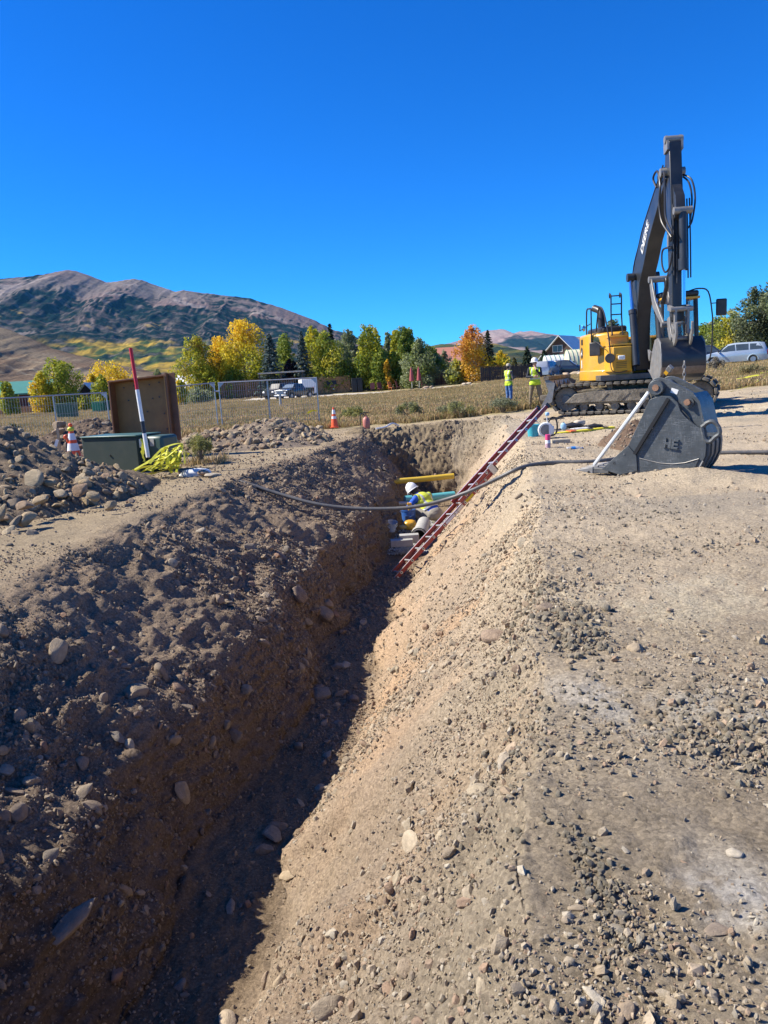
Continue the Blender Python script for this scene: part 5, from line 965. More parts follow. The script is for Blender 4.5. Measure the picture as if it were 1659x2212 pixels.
# decals on the housing side
dn = np.stack([fv, sv, V(0, 0, 1)], 1)
dc = MB(); dc.cyl(E_(-.62, -1.522, ZU+.72), E_(-.62, -1.53, ZU+.72), .17, n=20); do = dc.build('emblem', m_blk, EX); do.scale = (1, 1, 1)
em = MB(); em.prism([(-.11, -.03), (-.05, .02), (.03, .02), (.07, .07), (.12, .10), (.10, .04), (.06, -.0), (.10, -.06), (.07, -.08), (.03, -.03), (-.04, -.03), (-.09, -.10), (-.12, -.09)], .006, E_(-.62, -1.531, ZU+.72), fv, (0, 0, 1)); em.build('deer_mark', m_white, do)
MB().box(E_(-.62, -1.528, ZU+.38), (.10, .012, .24), dn).build('decal', m_white, EX); MB().box(E_(-.55, -1.528, ZU+1.05), (.22, .012, .16), dn).build('decal', m_blk, EX)
# cab
def frame_box(name, s0, s1, f0, f1, z0, z1, m): return plan(name, [(s0, f0), (s1, f0), (s1, f1), (s0, f1)], z0, z1, m, bevel=.015)
cz0, cz1, cs0, cs1, cf0, cf1 = ZU, 3.42, .36, 1.42, -.35, 1.30
frame_box('cab_floor', cs0, cs1, cf0, cf1, cz0, cz0+.55, m_blk); frame_box('cab_lower_panel', cs0+.9, cs1+.04, cf0, cf1-.05, cz0-.12, cz0+.22, m_yellow)
for (s_, f_, w_) in ((cs0+.04, cf1-.05, .09), (cs1-.05, cf1-.05, .10), (cs0+.04, cf0+.04, .09), (cs1-.05, cf0+.04, .12), (cs1-.05, .45, .08)):
    MB().beam(E_(f_-.02, s_, cz0+.5), E_(f_-.10, s_-.03*np.sign(s_-.9), cz1), w_, w_).build('cab_pillar', m_blk, EX, bevel=.015)
rf = plan('cab_roof', [(cs0-.03, cf0-.05), (cs1+.0, cf0-.05), (cs1+.0, cf1-.05), (cs0-.03, cf1-.05)], cz1-.03, cz1+.13, m_blk, bevel=.05); plan('roof_trim', [(cs0-.01, cf0), (cs1+.02, cf0), (cs1+.02, cf1-.02), (cs0-.01, cf1-.02)], cz1-.10, cz1-.03, m_yellow, bevel=.02)
for (a, b, c_, d_) in ((E_(cf1-.05, cs0+.1, cz0+.55), E_(cf1-.05, cs1-.1, cz0+.55), E_(cf1-.12, cs1-.12, cz1-.1), E_(cf1-.12, cs0+.12, cz1-.1)),):
    gl_ = MB(); n_ = fv*.008; gl_.add([a+n_, b+n_, c_+n_, d_+n_, a-n_, b-n_, c_-n_, d_-n_], [(0, 1, 2, 3), (4, 7, 6, 5), (0, 4, 5, 1), (1, 5, 6, 2), (2, 6, 7, 3), (3, 7, 4, 0)]); gl_.build('windscreen', None or mat('clear_cab_glass', (.10, .14, .13), .05, alpha=.35, spec=.8), EX, smooth=0)
MB().box(E_(.45, cs0+.02, (cz0+cz1)/2+.25), (1.4, .012, 1.4), dn).build('side_window', MATS['clear_cab_glass'], EX); MB().box(E_(.1, cs1-.02, (cz0+cz1)/2+.25), (.8, .012, 1.4), dn).build('side_window', MATS['clear_cab_glass'], EX)
MB().box(E_(.1, .88, cz0+.8), (.5, .5, .14), dn).box(E_(-.15, .88, cz0+1.15), (.14, .48, .75), dn).build('operator_seat', m_blk, EX, bevel=.04)
for s_ in (.62, 1.14): MB().cyl(E_(.55, s_, cz0+.55), E_(.5, s_, cz0+1.1), .025, n=8).ell(E_(.5, s_, cz0+1.14), (.04, .04, .06), 6).build('control_lever', m_blk, EX)
rail('wiper_arm', [E_(cf1+.0, .7, cz1-.15), E_(cf1+.0, .95, cz0+1.3)], .01)
rail('mirror_arm', [E_(cf1-.2, cs1-.25, cz1+.12), E_(cf1+.0, cs1-.05, cz1+.16), E_(cf1+.15, cs1+.17, cz1+.05), E_(cf1+.18, cs1+.27, cz1-.5), E_(cf1+.15, cs1+.30, cz0+1.2), E_(cf1+.05, cs1+.28, cz0+.35), E_(cf1-.1, cs1+.05, cz0+.2)], .02)
rail('mirror_arm', [E_(cf1+.17, cs1+.23, cz1-.28), E_(cf1+.17, cs1+.42, cz1-.28)], .014)
MB().box(E_(cf1+.17, cs1+.53, cz1-.40), (.30, .07, .46), np.stack([sv, fv, V(0, 0, 1)], 1)).build('mirror', m_blk, EX, bevel=.05)
rail('antenna_hose', [E_(.9, .95, cz1+.1), E_(1.1, .9, cz1+.35), E_(1.4, .75, cz1+.40), E_(1.7, .6, cz1+.2)], .02, m_hose)
# boom
BW = .40
ft, bm1, bm2, bm3, tip = BP(1384, 800), BP(1384, 690), BP(1389, 600), BP(1412, 500), BP(1452, 372)
cen = [ft, bm1, bm2, (bm2+bm3)/2+np.array([.02, .02]), bm3, tip]; wsb = [.42, .62, .82, .78, .66, .42]
print('boom', [np.round(q, 2) for q in cen], 'EZ', EZ)
boom = in_plane(MB(), strip(cen, wsb), BW).build('boom', m_dkpaint, EX, bevel=.02)
MB().cyl(E_(tip[0], -.3, tip[1]), E_(tip[0], .3, tip[1]), .11, n=16).build('pivot_pin', m_worn, boom)
MB().cyl(E_(bm2[0]-.05, -.42, bm2[1]+.05), E_(bm2[0]-.05, .42, bm2[1]+.05), .10, n=16).build('cylinder_pin', m_dkpaint, boom)
for s_ in (-.25, .25):
    in_plane(MB(), strip([ft, BP(1384, 780)], [.6, .4]), .06, s_).build('boom_bracket', m_dkbare, EX)
for s_ in (-.36, .36):   # boom cylinders
    a = E_(1.35, s_, ZU+.25); b = E_(bm2[0]-.02, s_, bm2[1]+.03); m_ = a*.42+b*.58; cy = MB().cyl(a, m_, .105, n=18).build('boom_cylinder', m_dkpaint, EX); MB().cyl(m_, m_+unit(b-a)*.12, .12, n=18).build('gland', m_dkpaint, cy); MB().cyl(m_, b, .05, n=12).build('rod', m_chrome, cy); MB().cyl(b-sv*.09, b+sv*.09, .12, n=16).build('rod_eye', m_dkpaint, cy)
for dz in (0, .045): # pipes along the boom back
    pts = [E_(q[0]-w_*.5*0-.0, -.16+dz*2, q[1]) for q, w_ in zip(cen, wsb)]; off = strip(cen, [w_+.10 for w_ in wsb])[:len(cen)]; MB().tube(smooth_pts([E_(o_[0], -.18+dz*2, o_[1]) for o_ in off], 5), .018, 6).build('hydraulic_line', m_hose, boom)
# lettering on the boom side
def text_mesh(name, txt, size, origin, xdir, ydir, m, par, depth=.008, align='CENTER', bold=0.0):
    cu = bpy.data.curves.new(name, 'FONT'); cu.body = txt; cu.size = size; cu.extrude = depth; cu.align_x = align; cu.align_y = 'CENTER'; cu.offset = bold
    to = bpy.data.objects.new(name+'_tmp', cu); COL.objects.link(to); dg = bpy.context.evaluated_depsgraph_get(); me = bpy.data.meshes.new_from_object(to.evaluated_get(dg)); bpy.data.objects.remove(to)
    x = unit(xdir); z = unit(np.cross(x, ydir)); y = np.cross(z, x); T = np.eye(4); T[:3, 0], T[:3, 1], T[:3, 2], T[:3, 3] = x, y, z, origin
    me.transform(WM(par).inverted()@Matrix(T.tolist())); me.materials.clear(); me.materials.append(m); o = bpy.data.objects.new(name, me); COL.objects.link(o); o.parent = par; return o
q0, q1 = BP(1397, 512), BP(1413, 462); lc = (q0+q1)/2+np.array([.05, -.10]); ld = unit(np.array([bm3[0]-bm2[0], bm3[1]-bm2[1]])); l3 = fv*ld[0]+V(0, 0, ld[1])
lc = cen[4]*.75+cen[3]*.25; text_mesh('lettering', 'DEERE', .34, E_(lc[0]+.02, -BW/2-.004, lc[1]), l3, np.cross(-sv, l3), m_white, boom, bold=.003)
# arm cylinder on top of the boom
# stick
ST, SB = BP(1455, 312), BP(1462, 694); sd_ = unit(SB-ST); sn = np.array([-sd_[1], sd_[0]])
if sn[0] < 0: sn = -sn     # sn points away from the machine
Ls = np.linalg.norm(SB-ST); pv = ST+sd_*.75; SW = .30
stick_pts = [ST-sd_*.0-sn*.16, ST+sn*.13-sd_*.05, ST+sd_*1.3+sn*.20, ST+sd_*2.2+sn*.19, ST+sd_*Ls+sn*.14, ST+sd_*Ls-sn*.12, ST+sd_*2.4-sn*.14, ST+sd_*1.5-sn*.28, ST+sd_*.9-sn*.36, ST+sd_*.45-sn*.26]
stick = in_plane(MB(), stick_pts, SW).build('stick', m_dkpaint, EX, bevel=.02)
for s_ in (-.17, .17): in_plane(MB(), [ST-sd_*.22-sn*.10, ST-sd_*.22+sn*.02, ST+sn*.14, ST+sd_*.15+sn*.14, ST+sd_*.18-sn*.16, ST-sn*.18], .05, s_).build('ear_plate', m_worn, stick)
MB().cyl(E_(*[(ST-sd_*.12)[0], -.22, (ST-sd_*.12)[1]]), E_(*[(ST-sd_*.12)[0], .22, (ST-sd_*.12)[1]]), .09, n=14).build('pin', m_worn, stick)
# arm cylinder behind the stick top down to the boom
a = ST-sd_*.10; b = cen[3]+np.array([.1, .50]); A, B_ = E_(a[0], 0, a[1]), E_(b[0], 0, b[1]); cy = MB().cyl(B_, B_*.4+A*.6, .09, n=16).build('arm_cylinder', m_dkpaint, EX); MB().cyl(B_*.4+A*.6, A, .045, n=12).build('rod', m_chrome, cy)
# bucket cylinder in front of the stick
def SP_(d, n, s=0.): q = ST+sd_*d+sn*n; return E_(q[0], s, q[1])
br = in_plane(MB(), [ST+sd_*1.0+sn*.18, ST+sd_*1.35+sn*.44, ST+sd_*1.75+sn*.48, ST+sd_*1.9+sn*.18], .22).build('cylinder_bracket', m_dkpaint, stick)
cy = MB().cyl(SP_(1.75, .42, .06), SP_(3.0, .40, .06), .095, n=20).build('bucket_cylinder', m_dkpaint, EX); MB().cyl(SP_(2.85, .40, .06), SP_(3.12, .40, .06), .125, n=20).build('gland', m_dkpaint, cy); MB().cyl(SP_(3.1, .40, .06), SP_(3.95, .36, .06), .05, n=12).build('rod', m_chrome, cy); MB().cyl(SP_(1.70, .42, -.16), SP_(1.70, .42, .28), .09, n=14).build('pin', m_worn, cy)
for i, (d0, d1, n0, s_) in enumerate([(1.5, 3.2, .24, -.12), (1.6, 3.4, .24, -.05), (1.4, 3.3, .30, .20), (1.4, 3.3, .34, .25)]): MB().tube(smooth_pts([SP_(d0, n0, s_), SP_((d0+d1)/2, n0+.02, s_), SP_(d1, n0, s_)], 4), .018, 7).build('hydraulic_line', m_hose, stick)
# big loops of hose
def loop(*pts, r=.022, m=m_hose): return MB().tube(smooth_pts([EYE*0+np.array(q) for q in pts], 7), r, 8).build('hose', m, EX)
loop(SP_(.75, .05, .20), SP_(.95, .25, .34), SP_(1.4, .30, .40), SP_(1.9, .25, .34), SP_(2.1, .3, .22)); loop(SP_(.8, .05, .20), SP_(1.0, .18, .30), SP_(1.4, .22, .35), SP_(2.0, .25, .28))
hb = lambda u, v, s_: (lambda q: E_(q[0], s_, q[1]))(BP(u, v, s_))
loop(hb(1418, 405, -.22), hb(1411, 385, -.26), hb(1420, 370, -.28), hb(1426, 400, -.32), hb(1424, 440, -.33), hb(1430, 480, -.30), hb(1450, 512, -.22), SP_(2.35, .1, -.18), r=.026)
loop(hb(1425, 400, -.22), hb(1434, 372, -.27), hb(1436, 420, -.28), hb(1438, 470, -.28), hb(1452, 505, -.22), SP_(2.3, .14, -.17), r=.024)
loop(hb(1450, 535, -.2), hb(1432, 540, -.22), hb(1430, 570, -.24), hb(1437, 588, -.24), hb(1447, 575, -.22), hb(1452, 545, -.2), r=.024)
MB().box(SP_(2.35, .2, -.19), (.12, .1, .28)).build('hose_manifold', m_worn, stick)
hcq = cen[5]*.72+cen[4]*.28; hcn = np.array([-(cen[5]-cen[4])[1], (cen[5]-cen[4])[0]]); hcn = hcn/np.linalg.norm(hcn); hcn = hcn if hcn[1] > 0 else -hcn; in_plane(MB(), strip([hcq+hcn*.15, hcq+hcn*.48], [.10, .06]), .08, -.12).build('hose_clamp', m_blk, boom)
# thumb stowed against the inside of the stick
tb0, tb1, tb2 = BP(1424, 603), BP(1432, 655), BP(1452, 700)
for s_ in (-.22, .16): in_plane(MB(), strip([tb0, (tb0+tb1)/2+np.array([-.02, 0]), tb1, tb2], [.16, .24, .26, .14]), .05, s_).build('thumb_arm', m_worn, EX, bevel=.008)
MB().cyl(E_(tb0[0], -.28, tb0[1]), E_(tb0[0], .22, tb0[1]), .085, n=14).build('thumb_pin', m_worn, EX); MB().cyl(E_(tb2[0], -.28, tb2[1]), E_(tb2[0], .22, tb2[1]), .07, n=14).build('thumb_pin', m_worn, EX)
MB().cyl(SP_(2.7, -.20), E_(tb1[0], 0, tb1[1]), .06, n=12).build('thumb_cylinder', m_dkpaint, EX)
# links and coupler
for s_ in (-.20, .22): in_plane(MB(), strip([SB-sd_*.35+sn*.0, SB-sd_*.25+sn*.36], [.13, .13]), .05, s_).build('link_bar', m_worn, EX)
for s_ in (-.14, .16): in_plane(MB(), strip([SB-sd_*.25+sn*.36, SB+sd_*.35+sn*.30], [.12, .12]), .05, s_).build('link_bar', m_worn, EX)
MB().cyl(E_(*[(SB-sd_*.25+sn*.36)[0], -.26, (SB-sd_*.25+sn*.36)[1]]), E_(*[(SB-sd_*.25+sn*.36)[0], .28, (SB-sd_*.25+sn*.36)[1]]), .06, n=12).build('link_pin', m_worn, EX)
hook = [(-.12, .10), (.06, .12), (.10, -.12), (.20, -.34), (.36, -.42), (.50, -.30), (.55, -.08), (.60, -.12), (.58, -.36), (.46, -.58), (.30, -.68), (.10, -.60), (-.02, -.40), (-.12, -.15)]
for s_ in (-.18, .20): in_plane(MB(), [SB+sd_*(-q[1])*1.0+sn*q[0] for q in hook], .05, s_).build('coupler_plate', m_worn, EX, bevel=.006)
cp = SB+sd_*.45+sn*.2; MB().cyl(E_(cp[0], -.24, cp[1]), E_(cp[0], .26, cp[1]), .07, n=14).build('coupler_pin', m_worn, EX)
# attached wide bucket hanging from the coupler, mouth towards the machine
bc = SB+sd_*.55+sn*.0; bx = lambda a, b: np.array([bc[0]+a, bc[1]+b])
outl = [(-.62, -.70), (-.45, -.25), (-.15, .12), (.10, .16), (.32, .02), (.42, -.25), (.44, -.55), (.34, -.78), (.1, -.90), (-.25, -.92)]
S0, S1 = -.50, .56
for s_, nm in ((S0, 'side_plate'), (S1, 'side_plate')): in_plane(MB(), [bx(*q) for q in outl], .04, s_).build(nm, m_worn, EX, bevel=.005)
shell = [(.10, .14), (.32, .0), (.42, -.25), (.44, -.55), (.34, -.78), (.1, -.90), (-.25, -.92), (-.60, -.72)]; in_plane(MB(), strip([bx(*q) for q in shell], [.03]*len(shell)), S1-S0, (S0+S1)/2).build('bucket_shell', m_dkpaint, EX, smooth=40)
in_plane(MB(), strip([bx(.45, -.58), bx(.44, -.64), bx(.36, -.76)], [.03]*3), S1-S0+.02, (S0+S1)/2).build('wear_plate', mat('brown_steel', (.12, .09, .07), .6, metal=.3, var=.3, dust=.5), EX, smooth=40)
for s_ in (-.14, .20): in_plane(MB(), [bx(-.1, .10), bx(-.08, .42), bx(.05, .50), bx(.34, .30), bx(.40, .05), bx(.3, -.05)], .05, s_).build('hinge_plate', m_worn, EX, bevel=.006)
for i in range(5):
    s_ = S0+.06+i*(S1-S0-.12)/4; in_plane(MB(), [bx(-.56, -.80), bx(-.62, -.66), bx(-.90, -.62)], .09, s_).build('bucket_tooth', m_worn, EX)
in_plane(MB(), [bx(-.40, -.18), bx(-.66, -.10), bx(-.60, -.32), bx(-.52, -.40)], .05, S0-.03).build('side_cutter', m_worn, EX)
# chain with hook
ch = P(1478, 777, 17.2); lk = 0
for i in range(6):
    c = ch-V(0, 0, .075+i*.082); pts = [c+V((.028*math.sin(q)) if i % 2 else 0, 0 if i % 2 else .028*math.sin(q), .052*math.cos(q)) for q in np.linspace(0, 2*math.pi, 13)]; MB().tube(pts, .012, 6, caps=False).build('chain_link', m_worn, EX)
c = ch-V(0, 0, .60); MB().tube(smooth_pts([c+V(0, 0, .06), c+V(0, 0, -.0), c+V(.075, 0, -.06), c+V(.06, 0, -.14), c+V(-.02, 0, -.17), c+V(-.08, 0, -.12), c+V(-.085, 0, -.06)], 5), [.02]*31, 8).build('hook', m_rust, EX)

# ================================================================== LOOSE BUCKET
m_bk = mat('scratched_grey_bucket_steel', (.060, .070, .076), .46, metal=.2, var=.3, scale=4, dust=.14, dustcol=(.22, .21, .19), bump=.08, bscale=20)
n = m_bk.node_tree.nodes; L = m_bk.node_tree.links; b = n['Principled BSDF']   # scratches
wv_ = n.new('ShaderNodeTexNoise'); wv_.inputs['Scale'].default_value = 2.2; wv_.inputs['Detail'].default_value = 3; wv_.inputs['Distortion'].default_value = 2.5; L.new(n['Texture Coordinate'].outputs['Object'], wv_.inputs['Vector'])
def scratch(sc, rot, w):
    mp = n.new('ShaderNodeMapping'); mp.inputs['Rotation'].default_value = rot; mp.inputs['Scale'].default_value = sc; L.new(n['Texture Coordinate'].outputs['Object'], mp.inputs[0]); q = n.new('ShaderNodeTexNoise'); q.inputs['Scale'].default_value = 1; q.inputs['Detail'].default_value = 2; L.new(mp.outputs[0], q.inputs[0])
    r = n.new('ShaderNodeMapRange'); r.inputs[1].default_value = .5-w; r.inputs[2].default_value = .5; r2 = n.new('ShaderNodeMath'); r2.operation = 'PINGPONG'; r2.inputs[1].default_value = .5; L.new(q.outputs[0], r2.inputs[0]); L.new(r2.outputs[0], r.inputs[0]); return r.outputs[0]
s1 = scratch((3, 3, 60), (0, .6, .3), .022); s2 = scratch((60, 60, 4), (0, .5, 0), .016); mm_ = n.new('ShaderNodeMath'); mm_.operation = 'MAXIMUM'; L.new(s1, mm_.inputs[0]); L.new(s2, mm_.inputs[1])
mk_ = n.new('ShaderNodeMath'); mk_.operation = 'MULTIPLY'; L.new(mm_.outputs[0], mk_.inputs[0]); mk2 = n.new('ShaderNodeMapRange'); mk2.inputs[1].default_value = .38; mk2.inputs[2].default_value = .60; mk2.inputs[4].default_value = .7; L.new(wv_.outputs[0], mk2.inputs[0]); L.new(mk2.outputs[0], mk_.inputs[1])
pv_ = b.inputs['Base Color'].links[0].from_socket; mx = n.new('ShaderNodeMix'); mx.data_type = 'RGBA'; mx.inputs[7].default_value = (.26, .27, .27, 1); L.new(mk_.outputs[0], mx.inputs[0]); L.new(pv_, mx.inputs[6]); L.new(mx.outputs[2], b.inputs['Base Color'])
BU = V(.8, -.6, 0); BN = V(.6, .8, 0); B0 = G(1250, 1026, 0.0); BWd = .74
BK = thing('excavator_bucket', 'loose dark grey digging bucket with teeth lying on the ground in front of the excavator', 'excavator bucket', (*(B0+BU*.9+BN*.35)[:2], land(*(B0+BU*.9+BN*.35)[:2])))
def cp8(cx, cy):
    u, v = (1400+cx/3.19)/1.15732, (880+cy/3.19)/1.15732; d = _ray(u, v); t = ((B0-EYE)@BN)/(d@BN); q = EYE+d*t; return ((q-B0)@BU, q[2])
def bpl(mb, pts, t, w, m=0):
    p = [cp8(*q) for q in pts]; ar = sum(p[i][0]*p[(i+1) % len(p)][1]-p[(i+1) % len(p)][0]*p[i][1] for i in range(len(p)))
    if ar < 0: p = p[::-1]
    return mb.prism(p, -t, V(B0[0], B0[1], 0)+BN*w, BU, (0, 0, 1), m)   # normal of BU x Z = -BN side; -t goes deeper
def b3(cx, cy, w): a, z = cp8(cx, cy); return V(B0[0], B0[1], 0)+BU*a+V(0, 0, z)+BN*w
SPO = [(350, 935), (480, 985), (640, 1000), (900, 1025), (1010, 1012), (1080, 965), (1130, 890), (1160, 830), (1167, 750), (1155, 670), (1120, 610), (1060, 570), (1000, 520), (960, 470), (935, 400), (870, 352), (790, 350), (715, 380), (545, 745), (350, 920)]
EAR = [(700, 270), (712, 232), (740, 210), (775, 203), (830, 215), (900, 250), (1000, 300), (1050, 325), (1090, 365), (1105, 420), (1118, 520), (1132, 650), (1090, 620), (1040, 575), (1010, 520), (960, 465), (930, 400), (870, 356), (790, 352), (715, 384), (704, 330)]
for w in (0., BWd): bpl(MB(), SPO, .035, w).build('side_plate', m_bk, BK, bevel=.004)
for w in (-.0+.09, BWd-.12): bpl(MB(), EAR, .05, w).build('hinge_plate', m_bk, BK, bevel=.006)
bpl(MB(), [(700, 330), (715, 384), (790, 352), (870, 356), (935, 402), (960, 470), (1010, 525), (1060, 572), (1132, 655), (1160, 700), (900, 800), (700, 700)], .03, .038).build('inner_plate', m_bk, BK)
shp = [cp8(*q) for q in [(480, 985), (640, 1003), (900, 1028), (1010, 1016), (1085, 968), (1138, 892), (1170, 820), (1176, 740), (1165, 660), (1135, 560), (1115, 470), (1100, 400), (1050, 335)]]
mb = MB(); st2 = strip([np.array(q) for q in shp], [.035]*len(shp)); ar = sum(st2[i][0]*st2[(i+1) % len(st2)][1]-st2[(i+1) % len(st2)][0]*st2[i][1] for i in range(len(st2)))
mb.prism(st2 if ar > 0 else st2[::-1], -(BWd-.04), V(B0[0], B0[1], 0)+BN*.03, BU, (0, 0, 1)); mb.build('shell', m_bk, BK, smooth=40)
for k in range(3): 
    w = .12+k*.24; s3 = strip([np.array(q) for q in shp[3:9]], [.07]*6); ar = sum(s3[i][0]*s3[(i+1) % len(s3)][1]-s3[(i+1) % len(s3)][0]*s3[i][1] for i in range(len(s3))); MB().prism(s3 if ar > 0 else s3[::-1], -.10, V(B0[0], B0[1], 0)+BN*w, BU, (0, 0, 1)).build('wear_strip', m_bk, BK, smooth=40)
bpl(MB(), [(335, 930), (480, 978), (620, 948), (612, 822), (545, 745), (350, 920)], .03, -.022).build('side_cutter', m_bk, BK, bevel=.003)
bpl(MB(), [(636, 845), (700, 862), (800, 885), (900, 892), (1000, 882), (1110, 850), (1080, 920), (1020, 975), (900, 1000), (640, 975)], .03, -.016).build('wear_plate', m_bk, BK, bevel=.003)
wl = MB().tube([b3(*q, -.018) for q in [(636, 845), (700, 862), (800, 885), (900, 892), (1000, 882), (1110, 850)]], .007, 6).build('weld_seam', m_worn, BK); MB().tube([b3(*q, -.012) for q in [(1143, 868), (1110, 930), (1060, 975), (1020, 1000)]], .012, 6).build('weld_seam', m_worn, BK)
MB().beam(b3(868, 372, -.022), b3(600, 812, -.022), .045, .045, BN).build('stiffener_bar', mat('bar_shade_black', (.006, .006, .007), .6), BK)  # raised bar coloured near black, its shadow put into the colour
for (x, y) in ((740, 605), (515, 813)): MB().cyl(b3(x, y, -.03), b3(x, y, .01), .012, n=12).build('bolt', m_worn, BK)
MB().tube([b3(437+7*math.cos(q), 885+7*math.sin(q), -.024) for q in np.linspace(0, 6.28, 13)], .003, 5).build('bolt_hole', m_blk, BK)
for w in (.06, BWd-.15):
    bs = MB().cyl(b3(765, 285, w-.075), b3(765, 285, w+.07), .105, n=28).build('pin_boss', m_bk, BK, bevel=.008); MB().cyl(b3(765, 285, w-.09), b3(765, 285, w), .045, n=18).build('pin', m_rust, bs)
    b2 = MB().cyl(b3(1015, 405, w-.0), b3(1015, 405, w+.06), .07, n=24).build('pin_boss', m_bk, BK); MB().cyl(b3(1010, 402, w-.055), b3(1010, 402, w+.02), .042, n=18).build('pin', m_rust, b2)
MB().cyl(b3(765, 285, .1), b3(765, 285, BWd-.1), .06, n=18).build('cross_tube', m_bk, BK); MB().cyl(b3(1040, 430, .1), b3(1040, 430, BWd-.1), .09, n=20).build('cross_tube', m_worn, BK)
# the mouth: lip and teeth
mb = MB(); mb.add([b3(350, 915, 0.), b3(350, 940, 0.), b3(560, 985, 0.), b3(560, 955, 0.), b3(350, 915, BWd), b3(350, 940, BWd), b3(560, 985, BWd), b3(560, 955, BWd)], [(0, 1, 2, 3), (4, 7, 6, 5), (0, 4, 5, 1), (1, 5, 6, 2), (2, 6, 7, 3), (3, 7, 4, 0)]); mb.build('cutting_edge', m_worn, BK)
for k in range(4):
    w = -.02+k*(BWd-.09)/3+.0; hw0 = .055; t_ = MB()
    A = [b3(265, 918, w+.0), b3(265, 968, w), b3(265, 968, w+.11), b3(265, 918, w+.11)]; Bt = [b3(122, 938, w+.03), b3(122, 944, w+.03), b3(122, 944, w+.08), b3(122, 938, w+.08)]; t_.add(A+Bt, [(0, 1, 2, 3), (7, 6, 5, 4), (0, 4, 5, 1), (1, 5, 6, 2), (2, 6, 7, 3), (3, 7, 4, 0)]); tt = t_.build('bucket_tooth', m_worn, BK, bevel=.006)
    ad = MB(); A = [b3(390, 925, w+.0), b3(390, 968, w), b3(390, 968, w+.11), b3(390, 925, w+.11)]; Bt = [b3(262, 922, w+.01), b3(262, 964, w+.01), b3(262, 964, w+.10), b3(262, 922, w+.10)]; ad.add(A+Bt, [(0, 1, 2, 3), (7, 6, 5, 4), (0, 4, 5, 1), (1, 5, 6, 2), (2, 6, 7, 3), (3, 7, 4, 0)]); ad.build('adapter', m_dkbare, tt, bevel=.006); MB().cyl(b3(232, 953, w-.008), b3(232, 953, w+.02), .014, n=12).build('pin', m_blk, tt)
# lifting eye at the back
lp = [(1128, 600), (1180, 560), (1225, 560), (1262, 600), (1270, 650), (1235, 680), (1190, 718), (1150, 690)]
ey = MB().tube(smooth_pts([b3(*q, .02+.0*i) for i, q in enumerate(lp)]+[b3(*lp[0], .02)], 4), .030, 8).build('lifting_eye', m_bk, BK)
MB().beam(b3(1150, 660, .03), b3(1245, 655, .03), .05, .02, BN).build('eye_web', m_bk, ey)
# raised letters
def bar8(x0, y0, x1, y1):
    ca, sa = math.cos(.14), math.sin(.14)
    def r_(x, y): dx, dy = x-885, y-728; return (885+dx*ca-dy*sa, 728+dx*sa+dy*ca)
    return [r_(x0, y0), r_(x1, y0), r_(x1, y1), r_(x0, y1)]
lt = MB()
for q in [(825, 690, 847, 768), (868, 690, 890, 768), (847, 722, 868, 742), (893, 690, 912, 768), (912, 690, 945, 706), (912, 722, 945, 737), (912, 752, 945, 768)]: bpl(lt, bar8(*q), .03, -.028)
lt.build('raised_letters', m_bk, BK)
MB().add([b3(865, 325, .088), b3(918, 342, .088), b3(932, 305, .088), b3(876, 287, .088), b3(865, 325, .086), b3(918, 342, .086), b3(932, 305, .086), b3(876, 287, .086)], [(0, 1, 2, 3), (4, 7, 6, 5), (0, 4, 5, 1), (1, 5, 6, 2), (2, 6, 7, 3), (3, 7, 4, 0)]).build('white_sticker', m_white, BK, smooth=0)
# leaning straightedge
sg_ = thing('straightedge', 'long pale aluminium straightedge leaning from the bucket teeth up to the bucket ear', 'straightedge', tuple(b3(258, 905, .1)))
m_alu = mat('brushed_aluminium', (.74, .75, .74), .38, metal=.25, var=.06, scale=12)
MB().beam(b3(262, 903, .06), b3(702, 322, .04), .052, .03, BN).build('web', m_alu, sg_, bevel=.003); MB().beam(b3(266, 905, .025), b3(706, 324, .005), .02, .045, BN).build('flange', m_alu, sg_)
br_ = thing('wire_brush', 'worn brush with a yellow band resting on top of the loose bucket', 'brush', tuple(b3(820, 190, .2)))
MB().beam(b3(775, 205, .3), b3(838, 150, .22), .035, .05, BN).build('handle', m_blk, br_, bevel=.005); MB().beam(b3(803, 176, .25), b3(828, 150, .22), .055, .06, BN).build('yellow_band', m_yellow, br_); MB().beam(b3(825, 155, .22), b3(858, 118, .18), .075, .06, BN).build('bristle_block', m_worn, br_, bevel=.01)
